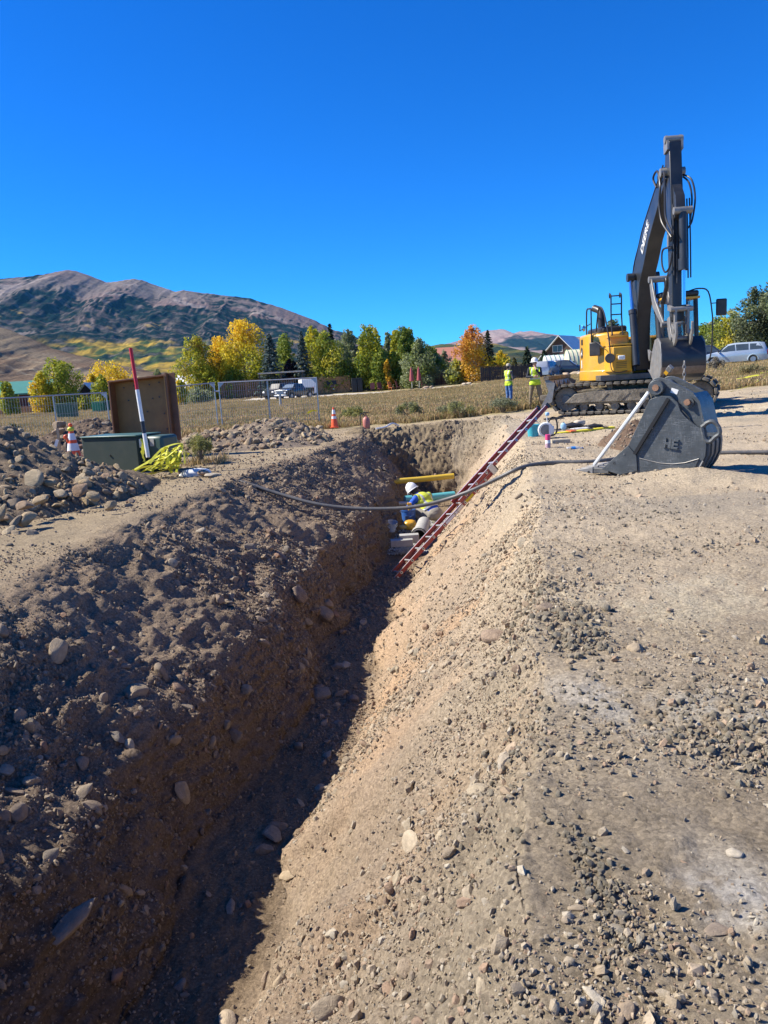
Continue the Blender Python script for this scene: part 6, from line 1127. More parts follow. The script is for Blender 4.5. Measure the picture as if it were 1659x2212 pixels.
# ================================================================== LADDER
m_redfg = mat('red_fibreglass', (.36, .020, .016), .45, var=.2, scale=9, dust=.30)
m_al = mat('aluminium', (.62, .63, .63), .35, metal=.6, var=.1, dust=.15)
Lb, Lt = P(853, 1252, 13.7), P(1188, 884, 15.3); ld_ = unit(Lt-Lb); lw = unit(np.cross(np.cross(ld_, V(0, 1, .1)), ld_)); ln_ = unit(np.cross(ld_, lw)); LL = np.linalg.norm(Lt-Lb)
if ln_[2] < 0: ln_ = -ln_
LAD = thing('extension_ladder', 'red fibreglass extension ladder leaning across the side of the trench', 'ladder', tuple(Lb))
def lp_(t, w, n): return Lb+ld_*t+lw*w+ln_*n
def section(t0, t1, n0, wid, nm):
    for k, w in enumerate((0., wid)):
        r = MB(); r.beam(lp_(t0, w, n0), lp_(t1, w, n0), .018, .088, ln_) if False else None
        a, b = lp_(t0, w, n0), lp_(t1, w, n0); R_ = np.stack([ld_, lw, ln_], 1); c = (a+b)/2; ln2 = t1-t0
        r.box(c, (ln2, .012, .070), R_); r.box(c+ln_*.035+lw*(.013 if k == 0 else -.013), (ln2, .034, .008), R_); r.box(c-ln_*.035+lw*(.013 if k == 0 else -.013), (ln2, .034, .008), R_)
        ro = r.build(nm+'_rail', m_redfg, LAD)
        st = MB(); st.box(c+ln_*.0395-lw*(.0 if k == 0 else 0), (ln2, .030, .003), R_); st.build('edge_wear', m_al, ro)
        MB().box(lp_(t1+.02, w, n0), (.06, .03, .10), R_).build('end_cap', m_blk, ro)
    t = t0+.18
    while t < t1-.08:
        rg = MB().cyl(lp_(t, .005, n0), lp_(t, wid-.005, n0), .017, n=10).build('rung', m_al, LAD); MB().cyl(lp_(t, -.016, n0), lp_(t, .0, n0), .026, n=12).build('rung_plate', m_al, rg); MB().cyl(lp_(t, -.018, n0), lp_(t, -.014, n0), .014, n=10).build('rung_hole', m_blk, rg)
        t += .305
section(0, LL*.63, 0, .42, 'base'); section(LL*.42, LL, .085, .37, 'fly')
MB().box(lp_(.0, .0, -.02), (.16, .06, .05), np.stack([ld_, lw, ln_], 1)).build('foot', m_al, LAD); MB().box(lp_(.0, .42, -.02), (.16, .06, .05), np.stack([ld_, lw, ln_], 1)).build('foot', m_al, LAD)
for t, l_, mm in ((LL*.35, .35, m_white), (LL*.46, .22, mat('yellow_label', (.65, .5, .02), .5)), (LL*.40, .18, m_al)): MB().box(lp_(t, -.012, -.003 if t < LL*.42 else .0), (l_, .006, .05), np.stack([ld_, lw, ln_], 1)).build('label', mm, LAD)
MB().box(lp_(LL*.62, -.02, .05), (.12, .03, .2), np.stack([ld_, lw, ln_], 1)).build('rung_lock', m_al, LAD)
# ================================================================== HOSE ACROSS THE TRENCH
hp = [P(424, 1026, 14.5), P(470, 1036, 14.2), P(520, 1041, 13.9), P(600, 1066, 13.7), P(680, 1088, 13.5), P(760, 1098, 13.4), P(840, 1099, 13.3), P(900, 1094, 13.2), P(960, 1080, 13.1), P(1020, 1059, 12.9), P(1080, 1031, 12.8), P(1115, 1014, 12.7)]
def og(u, v, dz=.03): q = G(u, v, 0.03); z = land(q[0], q[1]); q = G(u, v, z+dz); return q
hp += [og(1150, 1004), og(1200, 999), og(1260, 998), og(1300, 995)]+[og(1380, 985), og(1470, 980), og(1560, 978), og(1620, 977), og(1680, 976), og(1800, 970)]
hz = bpy.data.objects; mb = MB(); mb.tube(smooth_pts(hp, 8), .034, 12); HO = thing('hose', 'long dark grey hose slung across the trench and running behind the loose bucket', 'hose', tuple(hp[0])); mb.build('hose_run', mat('grey_hose', (.075, .08, .085), .5, var=.15, scale=20, dust=.25), HO); MB().cyl(hp[0]-V(.25, .02, 0), hp[0]+V(.02, 0, 0), .045, n=12).build('hose_end', m_al, HO)
# sand bag and rocks holding the hose
sb = thing('sandbag', 'white cloth bag lying on the trench edge under two flat rocks', 'sandbag', tuple(P(415, 1035, 14.4))); c = P(424, 1023, 14.5)
def bag(c, r, k):
    v, f = ico(4); v = v*(1+.07*fbm(v[:, 0]*2.5+k, v[:, 1]*2.5, v[:, 2]*2.5, 3, k)[:, None]+.025*(1-np.abs(fbm(v[:, 0]*5, v[:, 1]*5+k, v[:, 2]*5, 2, k+4))*2)[:, None]); v = np.sign(v)*np.abs(v)**.85; return v*np.array(r)+c, f
v, f = bag(c, (.28, .16, .10), 3); npmesh('bag', v-np.array(sb.location), f, mat('white_cloth', (.72, .72, .70), .8, var=.08, dust=.2), parent=sb); MB().ell(c-V(.27, 0, .02), (.06, .05, .04), 6).build('tied_end', MATS['white_cloth'], sb)
for i, (u, v_, d, r, lab) in enumerate([(440, 1021, 14.3, (.13, .11, .10), 'tan rounded rock on the white bag'), (462, 1027, 14.2, (.24, .17, .09), 'flat tan rock lying on the hose end beside the white bag')]):
    o = bpy.data.objects.new('rock', SM['light'][i]); COL.objects.link(o); o.location = tuple(P(u, v_, d)); o.scale = r; o.rotation_euler = (.1, .1, i*1.2); tag(o, lab, 'rock', 'rocks weighing down the hose')
# ================================================================== TRENCH WORK
def zt(y): return -2.0
m_pvc = mat('grey_pvc', (.42, .42, .40), .45, var=.1, dust=.3); m_teal = mat('teal_pipe', (.10, .42, .44), .4, var=.08, dust=.15); m_ypipe = mat('yellow_gas_pipe', (.62, .42, .03), .45, var=.08, dust=.15); m_conc = mat('concrete_grey', (.36, .35, .32), .85, var=.15, scale=10, bump=.3)
def pipe(name, label, cat_, a, b, r, m, group=None, open_=False, ext=(0, 0)):
    a, b = np.array(a), np.array(b); d = unit(b-a); a = a-d*ext[0]; b = b+d*ext[1]; t = thing(name, label, cat_, tuple(a), 0, group); mb = MB()
    if open_:
        u_ = d; mb.lathe([(r*.86, .0), (r, 0), (r, np.linalg.norm(b-a)), (r*.86, np.linalg.norm(b-a)), (r*.86, .0)], a, d, 28); mb.build('barrel', m, t); MB().lathe([(r*1.16, -.002), (r*1.2, .16), (r*1.0, .2)], a+d*.02, d, 28).build('bell', m, t); MB().cyl(a+d*.5, a+d*.52, r*.86, n=24).build('inner_shade', m_blk, t)
    else: mb.tube([a, (a+b)/2-V(0, 0, .01), b], r, 18); mb.build('barrel', m, t)
    return t
pipe('gas_pipe', 'yellow pipe spanning the far end of the trench', 'pipe', P(838, 1041, 21.0), P(971, 1029, 21.3), .078, m_ypipe, ext=(.1, .12))
pipe('water_pipe', 'teal pipe crossing behind the crouching worker', 'pipe', P(876, 1079, 19.6), P(962, 1071, 19.9), .10, m_teal, ext=(.02, .25))
pipe('conduit', 'upper grey conduit left of the crouching worker', 'pipe', P(822, 1088, 19.2), P(908, 1086, 19.4), .05, m_pvc, 'grey conduits crossing the trench', ext=(.2, .3)); pipe('conduit', 'thin pale conduit just above the dusty one', 'pipe', P(814, 1083, 19.5), P(836, 1083, 19.5), .045, m_pvc, 'grey conduits crossing the trench', ext=(.1, .1)); pipe('conduit', 'lower grey conduit ending behind the blue bucket', 'pipe', P(828, 1107, 18.9), P(866, 1107, 18.9), .07, m_pvc, 'grey conduits crossing the trench', ext=(.25, .1))
pipe('sewer_pipe', 'wide grey pipe on the trench floor with its dark open end towards the camera', 'pipe', P(905, 1158, 15.75), P(916, 1130, 17.0), .15, m_conc, open_=True)
def cblock(name, label, u, v, y, s, m, rz=0., cat_='block', group=None, R=None):
    c = P(u, v, y); t = thing(name, label, cat_, tuple(c), rz, group); MB().box((0, 0, 0), s).build('block_body', m, t, local=True, bevel=.01); return t, c
for (u, v, y, s, lab) in ((868, 1172, 15.45, (.46, .2, .14), 'lower concrete block on the trench floor'), (884, 1162, 15.6, (.40, .2, .16), 'upper concrete block beside the open pipe end')): o = MB().box(P(u, v, y), s).build('concrete_block', m_conc, None, bevel=.01); tag(o, lab, 'concrete block', 'concrete blocks by the pipe end')
o = MB().beam(P(950, 1133, 16.9), P(930, 1145, 16.4), .1, .05, (0, 0, 1)).build('board', mat('pale_board', (.55, .50, .42), .8, var=.15), None); tag(o, 'short pale board behind the ladder near the open pipe end', 'board')
# pale bedding gravel
n_ = 6000; yy = RNG.uniform(15.6, 19.3, n_); xx = xc(yy)+RNG.normal(.12, .30, n_)+.05; from_q = (np.abs(xx-xc(yy)) < .75); xx, yy = xx[from_q], yy[from_q]; zz = -2.0+.10*np.exp(-((xx-xc(yy)-.15)/.4)**2)*sm(yy, 15.6, 16.6)+np.clip(np.abs(xx-xc(yy))-.6, 0, 1)*1.1; rr = RNG.uniform(.014, .034, len(xx))
scatter('bedding_gravel', np.stack([xx, yy, zz], 1), RNG.uniform(0, 6.28, (len(xx), 3)), rr[:, None]*RNG.uniform(.7, 1.2, (len(xx), 3)), [bpl_ for bpl_ in [bpy.data.objects.new('chip', stone_mesh(70+i, 1, mat('pale_chip', (0, 0, 0), .9, rnd=[(.46, .46, .43), (.36, .37, .36), (.56, .55, .50), (.28, .29, .29)], var=.15, scale=3), .7)) for i in range(4)]])
def bucket(label, c, r, h, m, tilt=0., handle=True, name='bucket', rz=0.):
    t = thing(name, label, 'bucket', tuple(c), rz); t.rotation_euler = (tilt, tilt*.6, rz); MB().lathe([(0, .01), (r*.82, .0), (r*.84, .02), (r, h), (r*1.06, h), (r*1.06, h-.03), (r*1.01, h-.04), (r*.96, h-.01), (r*.80, .03), (0, .03)], (0, 0, 0), n=24).build('shell', m, t, local=True)
    if handle: MB().tube([(r*1.05*math.cos(q), -.08-.02*math.sin(q), h-.03+r*.7*math.sin(q)*(-1 if handle == 2 else 1)) for q in np.linspace(0, math.pi, 14)], .006, 6).build('handle', m_al, t, local=True)
    return t
m_bb = mat('blue_plastic', (.02, .10, .34), .45, var=.12, dust=.12); bc_ = P(884, 1138, 17.5); bb = bucket('blue tool bucket with yellow tools beside the crouching worker', bc_, .17, .42, m_bb)
for k, (dx, h_) in enumerate(((-.06, .30), (.05, .26), (.10, .32))): MB().box((dx, -.19, .15), (.07, .03, h_)).build('tool_pocket', mat('navy_cloth', (.015, .05, .16), .9), bb, local=True, bevel=.01)
t = thing('tool', 'yellow cut-off pipe tool standing in the blue bucket', 'tool', tuple(bc_)); MB().tube([bc_+V(.02, 0, .2), bc_+V(.03, -.02, .52)], .035, 10).build('shaft', m_yellow, t); MB().box(bc_+V(.03, -.02, .54), (.1, .08, .06)).build('grip', m_yellow, t, bevel=.01)
t = thing('work_gloves', 'yellow tool bag lying in front of the blue bucket', 'tool bag', tuple(P(884, 1138, 17.2))); v, f = bag(P(886, 1134, 17.25), (.15, .12, .12), 8); npmesh('bag', v-np.array(t.location), f, m_yellow, parent=t); v, f = bag(P(872, 1138, 17.2), (.10, .07, .05), 9); npmesh('flap', v-np.array(t.location), f, mat('tan_leather', (.50, .33, .12), .7), parent=t)
bucket('small clear plastic pail tilted on the shaded trench floor', P(845, 1146, 17.1), .12, .22, mat('clear_plastic', (.62, .66, .70), .25, alpha=.55), tilt=.25, handle=2, name='pail')
for (u, v, y, a) in ((900, 1297, 12.3, .3),): pass

# ================================================================== ITEMS ON THE RIGHT BANK
def gp(u, v, dz=0.): q = G(u, v, .15); z = land(q[0], q[1]); return G(u, v, z+dz)
t0 = gp(1184, 982); t = thing('spray_can', 'marking paint can with a pink cap and violet base standing by the trench edge', 'spray can', tuple(t0)); MB().lathe([(0, 0), (.034, 0), (.034, .05)], (0, 0, .0), n=18).build('base_ring', mat('violet', (.16, .12, .5), .4), t, local=True); MB().lathe([(.0335, .05), (.0335, .20), (.02, .225), (0, .225)], (0, 0, 0), n=18).build('can_body', m_white, t, local=True)
MB().lathe([(.0342, .09), (.0342, .16)], (0, 0, 0), n=18).build('label', mat('can_label', (.45, .30, .35), .5, var=.5, scale=40), t, local=True); MB().lathe([(0.0, .28), (.032, .28), (.034, .205), (.02, .205)], (0, 0, 0), n=18).build('cap', mat('hot_pink', (.75, .06, .20), .4), t, local=True); t.scale = (1.45, 1.45, 1.35)
t0 = gp(1211, 954, .03); o = MB().box(t0, (.36, .16, .09), rotz(.05)).build('wood_block', mat('grey_wood', (.42, .37, .27), .85, var=.2, scale=14), None, bevel=.004); tag(o, 'short weathered wood block behind the paint can', 'wood block')
t0 = gp(1240, 969, .035); t = thing('water_bottle', 'clear plastic water bottle with a blue band lying on its side', 'water bottle', tuple(t0)); mcl = mat('clear_bottle', (.72, .78, .82), .1, alpha=.5); MB().lathe([(0, -.14), (.04, -.135), (.042, .05), (.03, .10), (.014, .13), (.014, .15), (0, .15)], (0, 0, 0), (1, .1, 0), 16).build('bottle_body', mcl, t, local=True); MB().lathe([(.0425, -.06), (.0425, .02)], (0, 0, 0), (1, .1, 0), 16).build('label', mat('bottle_blue', (.03, .22, .55), .4), t, local=True); MB().lathe([(.0, -.17), (.017, -.17), (.017, -.145)], (0, 0, 0), (-1, -.1, 0), 12).build('cap', m_bb, t, local=True)
bucket('teal bucket half hidden behind the top of the ladder', gp(1152, 944), .15, .30, mat('teal_plastic', (.05, .38, .45), .45), name='bucket')
t0 = gp(1182, 946); t = thing('cutoff_saw', 'white and black petrol cut-off saw with a round guard standing by the ladder top', 'saw', tuple(t0)); MB().lathe([(0, -.03), (.15, -.03), (.17, 0), (.15, .03), (0, .03)], (-.03, 0, .18), (0.15, 1, 0), 20).build('blade_guard', m_white, t, local=True); MB().box((.05, .12, .16), (.24, .2, .2)).build('engine', m_white, t, local=True, bevel=.03); MB().tube(smooth_pts([(.02, .1, .25), (.10, .05, .42), (.20, .05, .42), (.24, .05, .25), (.20, .05, .08), (.05, .05, .03)], 5), .018, 8).build('handle', m_blk, t, local=True); MB().tube([(-.03, -.04, .18), (-.03, .04, .18)], .12, 28).build('blade', m_worn, t, local=True); MB().cyl((.02, .03, .34), (.0, .02, .50), .012).build('hose_stub', m_white, t, local=True); MB().box((.02, .02, .52), (.08, .08, .08)).build('fuel_cap', mat('sky_blue', (.3, .5, .65), .5), t, local=True, bevel=.02)
t.scale = (1.05, 1.05, 1.05)
# tarp, level, tools spread behind
pa, pb = gp(1196, 937, .04), gp(1326, 923, .04); t = thing('spirit_level', 'long yellow pipe level lying on the dirt with an orange ribbon', 'level', tuple(pa)); MB().beam(pa, pb, .16, .05, (0, 0, 1)).build('body', mat('level_yellow', (.72, .62, .03), .5, var=.08), t, bevel=.01); q = pa*.72+pb*.28; MB().box(q+V(0, -.05, .03), (.16, .2, .03), rotz(.4)).build('orange_ribbon', mat('orange_fluo', (.85, .16, .04), .5), t)
for (f_, n_) in ((.6, 3), (.85, 2)): q = pa*(1-f_)+pb*f_; MB().box(q+V(0, -.02, .03), (.12, .17, .012)).build('vial_window', m_cardark, t)
rgt = random.Random(11)
for i, (u, v, s, col, nm, lab) in enumerate([(1216, 928, (.55, .3, .05), m_cardark, 'tool_case', 'flat black case left of the other tools'), (1236, 919, (.5, .35, .12), m_cardark, 'tool_roll', 'dark tool bundle behind the yellow level'), (1252, 913, (.32, .22, .16), mat('tan_bag', (.5, .42, .32), .8), 'canvas_bag', 'tan and white canvas bag on top of the tools'), (1262, 925, (.7, .14, .05), m_white, 'offcut', 'white flat offcut beside the yellow level'), (1240, 927, (.5, .12, .04), mat('maroon_board', (.25, .1, .09), .7), 'wood_offcut', 'dull red strip of wood among the tools'), (1284, 920, (.42, .24, .09), m_cardark, 'tool_pouch', 'small black pouch to the right of the tools'), (1217, 921, (.14, .1, .18), MATS['sky_blue'], 'jug', 'light blue jug among the tools'), (1196, 904, (.6, .4, .06), m_cardark, 'rubber_mat', 'dark rubber mat beyond the ladder top')]):
    c = gp(u, v, s[2]/2); t = thing(nm, lab, nm.replace('_', ' '), tuple(c), rgt.uniform(-.5, .5)); vv, ff = bag(V(0, 0, 0), (s[0]/2, s[1]/2, s[2]/2), 20+i); npmesh('body', vv, ff, col, parent=t); MB().tube([(-s[0]*.2, 0, s[2]*.4), (0, 0, s[2]*.62), (s[0]*.2, 0, s[2]*.4)], .012, 6).build('strap', m_blk, t, local=True)
c = gp(1510, 1050) ; o = bpy.data.objects.new('rock', SM['light'][1]); COL.objects.link(o); o.location = tuple(gp(1357, 1049)+V(0, 0, .02)); o.scale = (.07, .05, .045); tag(o, 'small pale broken rock in front of the loose bucket', 'rock')
# red sprayer by the far trench edge
c = gp(792, 926); t = thing('sprayer', 'small red pump sprayer with a black handle at the far edge of the trench', 'sprayer', tuple(c)); MB().lathe([(0, 0), (.11, 0), (.12, .05), (.12, .30), (.07, .38), (.03, .40), (.03, .44), (0, .44)], (0, 0, 0), n=18).build('tank', mat('faded_red', (.45, .16, .12), .5, var=.15), t, local=True); MB().cyl((0, 0, .42), (0, 0, .52), .015).box((0, 0, .53), (.18, .03, .03)).build('pump_handle', m_blk, t, local=True); MB().tube(smooth_pts([(.0, 0, .42), (-.16, 0, .50), (-.20, 0, .25), (-.16, .0, .02)], 5), .018, 7).build('spray_hose', m_blk, t, local=True)
c = gp(812, 926, .02); MBx = MB().tube(smooth_pts([c, c+V(.3, .1, .03), c+V(.55, .3, .12), c+V(.75, .5, .02)], 5), .03, 6).build('plastic_wrap', m_white, None); tag(MBx, 'strip of white plastic beside the red sprayer', 'plastic strip'); 

# ================================================================== CONES, TRANSFORMER, BOX, POLE, STAKES
m_cone = mat('cone_orange', (.85, .10, .02), .45, var=.08, dust=.1); m_refl = mat('reflective_white', (.72, .72, .74), .4, var=.08)
def cone(label, c, h, bands, rz=0., wide=.0, group='traffic cones'):
    t = thing('traffic_cone', label, 'traffic cone', tuple(c), rz, group); k = h/.9; MB().box((0, 0, .02), (.36*k, .36*k, .04)).build('base', m_cone, t, local=True, bevel=.01)
    r = lambda z: (.135+wide)*k*(1-z/h)+.028; pts = [(r(z), z) for z in np.linspace(.035, h, 8)]; MB().lathe(pts+[(0, h)], (0, 0, 0), n=22).build('cone_body', m_cone, t, local=True)
    for z0_, z1_ in bands: MB().lathe([(r(z0_)+.004, z0_), (r(z1_)+.004, z1_)], (0, 0, 0), n=22).build('reflective_band', m_refl, t, local=True)
    return t
c = gp(723, 924); cone('orange cone with two white bands right of the wire fence', c, .72, [(.32, .41), (.49, .64)])
c = P(161, 989, 18.8); hh = .80; cc = cone('striped cone with yellow tape tied round its top left of the green transformer', c, hh, [(.18, .36), (.44, .60)], wide=.035); v, f = bag(V(0, 0, .70), (.075, .075, .06), 31); npmesh('tape_wrap', v, f, mat('caution_yellow', (.62, .62, .05), .5, var=.1), parent=cc); v, f = bag(V(0, 0, .80), (.045, .045, .045), 32); npmesh('top_knob', v, f, m_cone, parent=cc)
# transformer
m_tg = mat('transformer_green_shaded', (.008, .026, .020), .72, var=.08, scale=3, dust=.06); m_tg2 = mat('transformer_lid_sunlit', (.06, .13, .105), .4, var=.08)  # one green in two tones: cabinet coloured as shaded, lid as sunlit
# front face corners from the photograph's left and right edges at a common depth
tl, trr = G(188, 1003, .0), G(298, 1012, .0); ty = 15.6; A = P(182, 1000, ty+.5); B = P(302, 1010, ty-.1); wdir = unit(np.array([B[0]-A[0], B[1]-A[1], 0])); ddir = V(-wdir[1], wdir[0], 0); TW = np.linalg.norm((B-A)[:2])
tf_ = thing('transformer', 'green pad-mounted transformer with shade-dark front and sunlit-pale lid behind the left dirt heap', 'transformer', (A[0], A[1], land(A[0], A[1]))); Rt = np.stack([wdir, ddir, V(0, 0, 1)], 1); z0 = land(A[0], A[1]); ztop = P(182, 946, ty+.5)[2]; TH_ = ztop-z0; TD = .72
o0 = V(A[0], A[1], z0); mc = lambda a, b, c: o0+wdir*a+ddir*b+V(0, 0, c)
MB().box(mc(TW/2, TD/2, TH_/2), (TW, TD, TH_), Rt).build('cabinet', m_tg, tf_, bevel=.02); MB().box(mc(TW/2, TD/2-.01, TH_+.012), (TW+.03, TD+.04, .03), Rt).build('lid', m_tg2, tf_, bevel=.01); MB().box(mc(TW/2, TD/2, -.06), (TW+.14, TD+.14, .14), Rt).build('pad', m_conc, tf_, bevel=.01)
MB().box(mc(TW+.22, TD/2+.12, TH_/2-.0), (.44, TD-.2, TH_-.04), Rt).build('rear_cabinet', mat('transformer_green_lit_side', (.045, .085, .07), .45, var=.08), tf_, bevel=.06)  # same green again, paler for the light on this side
MB().box(mc(TW+.004, .12, TH_*.80), (.006, .12, .17), Rt).build('label', m_white, tf_); MB().box(mc(TW+.2, .21, TH_*.80), (.10, .006, .15), Rt).build('label', m_greytrim, tf_)
MB().cyl(mc(TW/2, -.02, TH_*.5), mc(TW/2, .01, TH_*.5), .02).build('latch', m_blk, tf_)
# brown box
m_bx = mat('stained_plywood', (.25, .135, .035), .6, var=.22, scale=3); m_bx2 = mat('stained_lumber', (.17, .07, .026), .6, var=.22, scale=4)
c0, c1, c2, c3 = P(232, 823, 19.4), P(357, 808, 19.2), P(372, 948, 18.6), P(246, 950, 19.2)
bxt = thing('wooden_crate', 'tilted open brown wooden crate standing on edge behind the transformer', 'crate', tuple(c3)); ex = unit(c1-c0); ey = unit(c3-c0); ey = unit(ey-ex*(ex@ey)); en = np.cross(ex, ey)
if en[1] < 0: en = -en
Wb, Hb = np.linalg.norm(c1-c0)*1.0, np.linalg.norm(c3-c0)*1.03; bq = lambda a, b, c: c0+ex*a+ey*b+en*c; Rb = np.stack([ex, ey, en], 1)
MB().box(bq(Wb/2, Hb/2, .30), (Wb, Hb, .02), Rb).build('back_panel', m_bx, bxt); 
for (a, b, sx, sy, nm) in ((.02, Hb/2, .04, Hb, 'side_board'), (Wb/2, .02, Wb, .04, 'top_board'), (Wb/2, Hb-.02, Wb, .04, 'bottom_board')): MB().box(bq(a, b, .15), (sx, sy, .30), Rb).build(nm, m_bx2, bxt, bevel=.004)
MB().box(bq(Wb-.0, Hb*.53, .13), (.05, Hb*1.10, .30), Rb).build('side_board', m_bx2, bxt, bevel=.004); MB().box(bq(Wb+.10, Hb*.53, .12), (.18, Hb*1.10, .05), Rb).build('edge_plank', m_bx2, bxt, bevel=.004); MB().box(bq(Wb-.03, Hb*.52, -.02), (.012, Hb*1.0, .012), Rb).build('lit_edge_strip', m_bx, bxt)  # last strip is added in the paler plywood colour as a sunlit edge
for (x, y) in [(.18, .11), (.36, .10), (.63, .11), (.80, .09), (.24, .33), (.38, .33), (.66, .34), (.78, .33), (.55, .55), (.45, .63), (.84, .61), (.86, .87)]: MB().cyl(bq(x*Wb, y*Hb, .27), bq(x*Wb, y*Hb, .292), .018, n=10).build('bolt_hole', m_blk, bxt)
# marker pole
pa, pb = P(320, 988, 15.1), P(282, 752, 15.4); pm = thing('marker_pole', 'tall leaning marker pole with a red upper half and white lower half', 'marker pole', tuple(pa)); L1 = lambda t: pa*(1-t)+pb*t
m_pr = mat('pole_red', (.50, .015, .02), .4, var=.06); m_pw = mat('pole_white', (.74, .74, .72), .4, var=.06)
for (a, b, m_, r, nm) in ((0, .22, m_pw, .040, 'lower_section'), (.22, .33, m_blk, .040, 'black_band'), (.33, .62, m_pw, .040, 'white_section'), (.62, 1.0, m_pr, .034, 'red_section')): MB().tube([L1(a), L1(b)], r, 12).build(nm, m_, pm)
# stakes
c = P(128, 977, 18.3); st_ = thing('survey_stake', 'wooden survey stake with a paper tag left of the striped cone', 'stake', tuple(c), 0, 'survey stakes'); MB().beam(P(130, 979, 18.3), P(124, 925, 18.4), .06, .025, (0, 1, 0)).build('stake', mat('stake_wood', (.34, .25, .16), .8, var=.2), st_); MB().box(P(122, 957, 18.2), (.07, .02, .16), np.array(Euler((0, .4, 0)).to_matrix())).build('paper_tag', m_white, st_)
c = P(166, 985, 18.2); st_ = thing('survey_pin', 'thin wire pin with a bright orange ribbon left of the striped cone', 'stake', tuple(P(144, 985, 18.1)), 0, 'survey stakes'); MB().cyl(P(144, 986, 18.1), P(143, 942, 18.1), .012).build('wire', m_blk, st_)
v, f = bag(P(142, 944, 18.05), (.05, .035, .055), 41); npmesh('ribbon', v-np.array(st_.location), f, m_cone, parent=st_); v, f = bag(P(146, 951, 18.03), (.03, .02, .06), 42); npmesh('ribbon_tail', v-np.array(st_.location), f, m_cone, parent=st_)

# ================================================================== YELLOW TAPE
m_tape = mat('caution_tape', (.56, .55, .05), .42, var=.12, scale=8, trans=.15)
def ribbon(pts, w, seed, par, name='tape_strand', m=None):
    p = smooth_pts(pts, 6); rg = np.random.default_rng(seed); mb = MB(); tw = rg.uniform(0, 6.28); vs = []
    for i, q in enumerate(p):
        t = unit(np.array(p[min(i+1, len(p)-1)])-np.array(p[max(i-1, 0)])); tw += rg.normal(0, .25); sd_ = unit(np.cross(t, V(math.cos(tw)*.5, math.sin(tw)*.5, 1))); ww = w*rg.uniform(.6, 1.1); vs += [q-sd_*ww/2, q+sd_*ww/2]
    mb.add(vs, [(2*i, 2*i+1, 2*i+3, 2*i+2) for i in range(len(p)-1)]); return mb.build(name, m or m_tape, par, smooth=60)
tp = thing('tape_heap', 'crumpled heap of yellow caution tape between two shrubs', 'caution tape', tuple(P(365, 1005, 14.6))); rg = np.random.default_rng(9)
for i in range(20):
    base = P(rg.uniform(345, 400), rg.uniform(985, 1015), rg.uniform(14.3, 15.2)); topp = P(rg.uniform(358, 398), rg.uniform(955, 990), rg.uniform(14.4, 15.)); e_ = P(rg.uniform(290, 395), rg.uniform(1000, 1022), rg.uniform(14.1, 14.8)); ribbon([base, (base+topp)/2+V(*rg.normal(0, .06, 3)), topp, (topp+e_)/2+V(*rg.normal(0, .07, 3)), e_], .06, i, tp)
for pts in ([(395, 1000), (360, 1004), (325, 1006), (300, 1012), (283, 1020)], [(392, 1010), (365, 1013), (340, 1020), (318, 1024), (292, 1022)], [(372, 975), (388, 962), (396, 975), (400, 1002)]): ribbon([P(u, v, 14.3+i*.04) for i, (u, v) in enumerate(pts)], .10, len(pts)+7, tp)
t2 = thing('tape_strip', 'dull strip of yellow tape hanging beside the marker pole on the transformer', 'caution tape', tuple(P(315, 975, 15.1))); ribbon([P(308, 948, 15.3), P(311, 962, 15.2), P(308, 980, 15.15), P(313, 997, 15.1)], .13, 3, t2)
t3 = thing('tape_line', 'yellow caution tape lying across the grass at the right edge', 'caution tape', tuple(P(1600, 855, 26))); 
for k, pts in enumerate(([(1572, 849), (1590, 842), (1604, 838)], [(1606, 838), (1626, 830), (1645, 818), (1665, 805)], [(1592, 818), (1608, 816)], [(1608, 816), (1626, 812), (1640, 810)], [(1642, 806), (1665, 802)])): ribbon([P(u, v, 27.5) for u, v in pts], .16 if k in (0, 2) else .11, 60+k, t3)
t4 = thing('tape_strip', 'short loop of yellow tape caught on the right wire fence post', 'caution tape', tuple(P(675, 890, 28))); ribbon([P(664, 893, 28.4), P(674, 887, 28.3), P(684, 888, 28.3)], .13, 71, t4)
# ================================================================== WIRE FENCE PANELS
def panel(label, ul, vtl, dl, ur, vtr, dr, h, midu=.5):
    a, b = P(ul, vtl, dl), P(ur, vtr, dr); t = thing('fence_panel', label, 'fence panel', (a[0], a[1], a[2]-h), 0, 'temporary wire fence panels'); up = unit(V(0, 0, 1)); d = b-a; n = int(np.linalg.norm(d)/.085)
    for q in (a, b): MB().tube([q+up*.02, q-up*h], .023, 10).build('post', m_galv, t)
    MB().tube([a, b], .023, 10).build('top_rail', m_galv, t); MB().tube([a-up*(h-.18), b-up*(h-.18)], .02, 8).build('bottom_rail', m_galv, t); MB().tube([a+d*midu, a+d*midu-up*h], .021, 10).build('post', m_galv, t)
    w = MB()
    for i in range(1, n): w.tube([a+d*i/n, a+d*i/n-up*(h-.18)], .0035, 4, caps=False)
    for z in (.32, .62, .95, 1.25, 1.5): w.tube([a-up*z+V(0, -.006, 0), b-up*z+V(0, -.006, 0)], .004, 4, caps=False)
    tag(w.build('wire_mesh', m_galv, t, smooth=0), kind='stuff')
    for q, s_ in ((a, 1), (b, -1)): MB().prism([(0, 0), (.2*s_, 0), (0, -.2)] if s_ > 0 else [(0, 0), (0, -.2), (-.2, 0)], .012, q-V(0, .01, .02), unit(d), (0, 0, 1)).build('corner_gusset', m_galv, t)
    MB().box(V(a[0], a[1], a[2]-h-.02), (.3, .6, .12)).build('foot_block', m_conc, t); return t
panel('left wire fence panel running out of the picture', -40, 863, 24.5, 229, 848, 27.0, 2.0, .55); panel('wire fence panel half hidden by the brown crate', 239, 848, 27.1, 462, 827, 29.2, 2.0); panel('wire fence panel in the middle in front of the pickup truck', 472, 827, 29.0, 683, 816, 28.6, 1.95, .5)
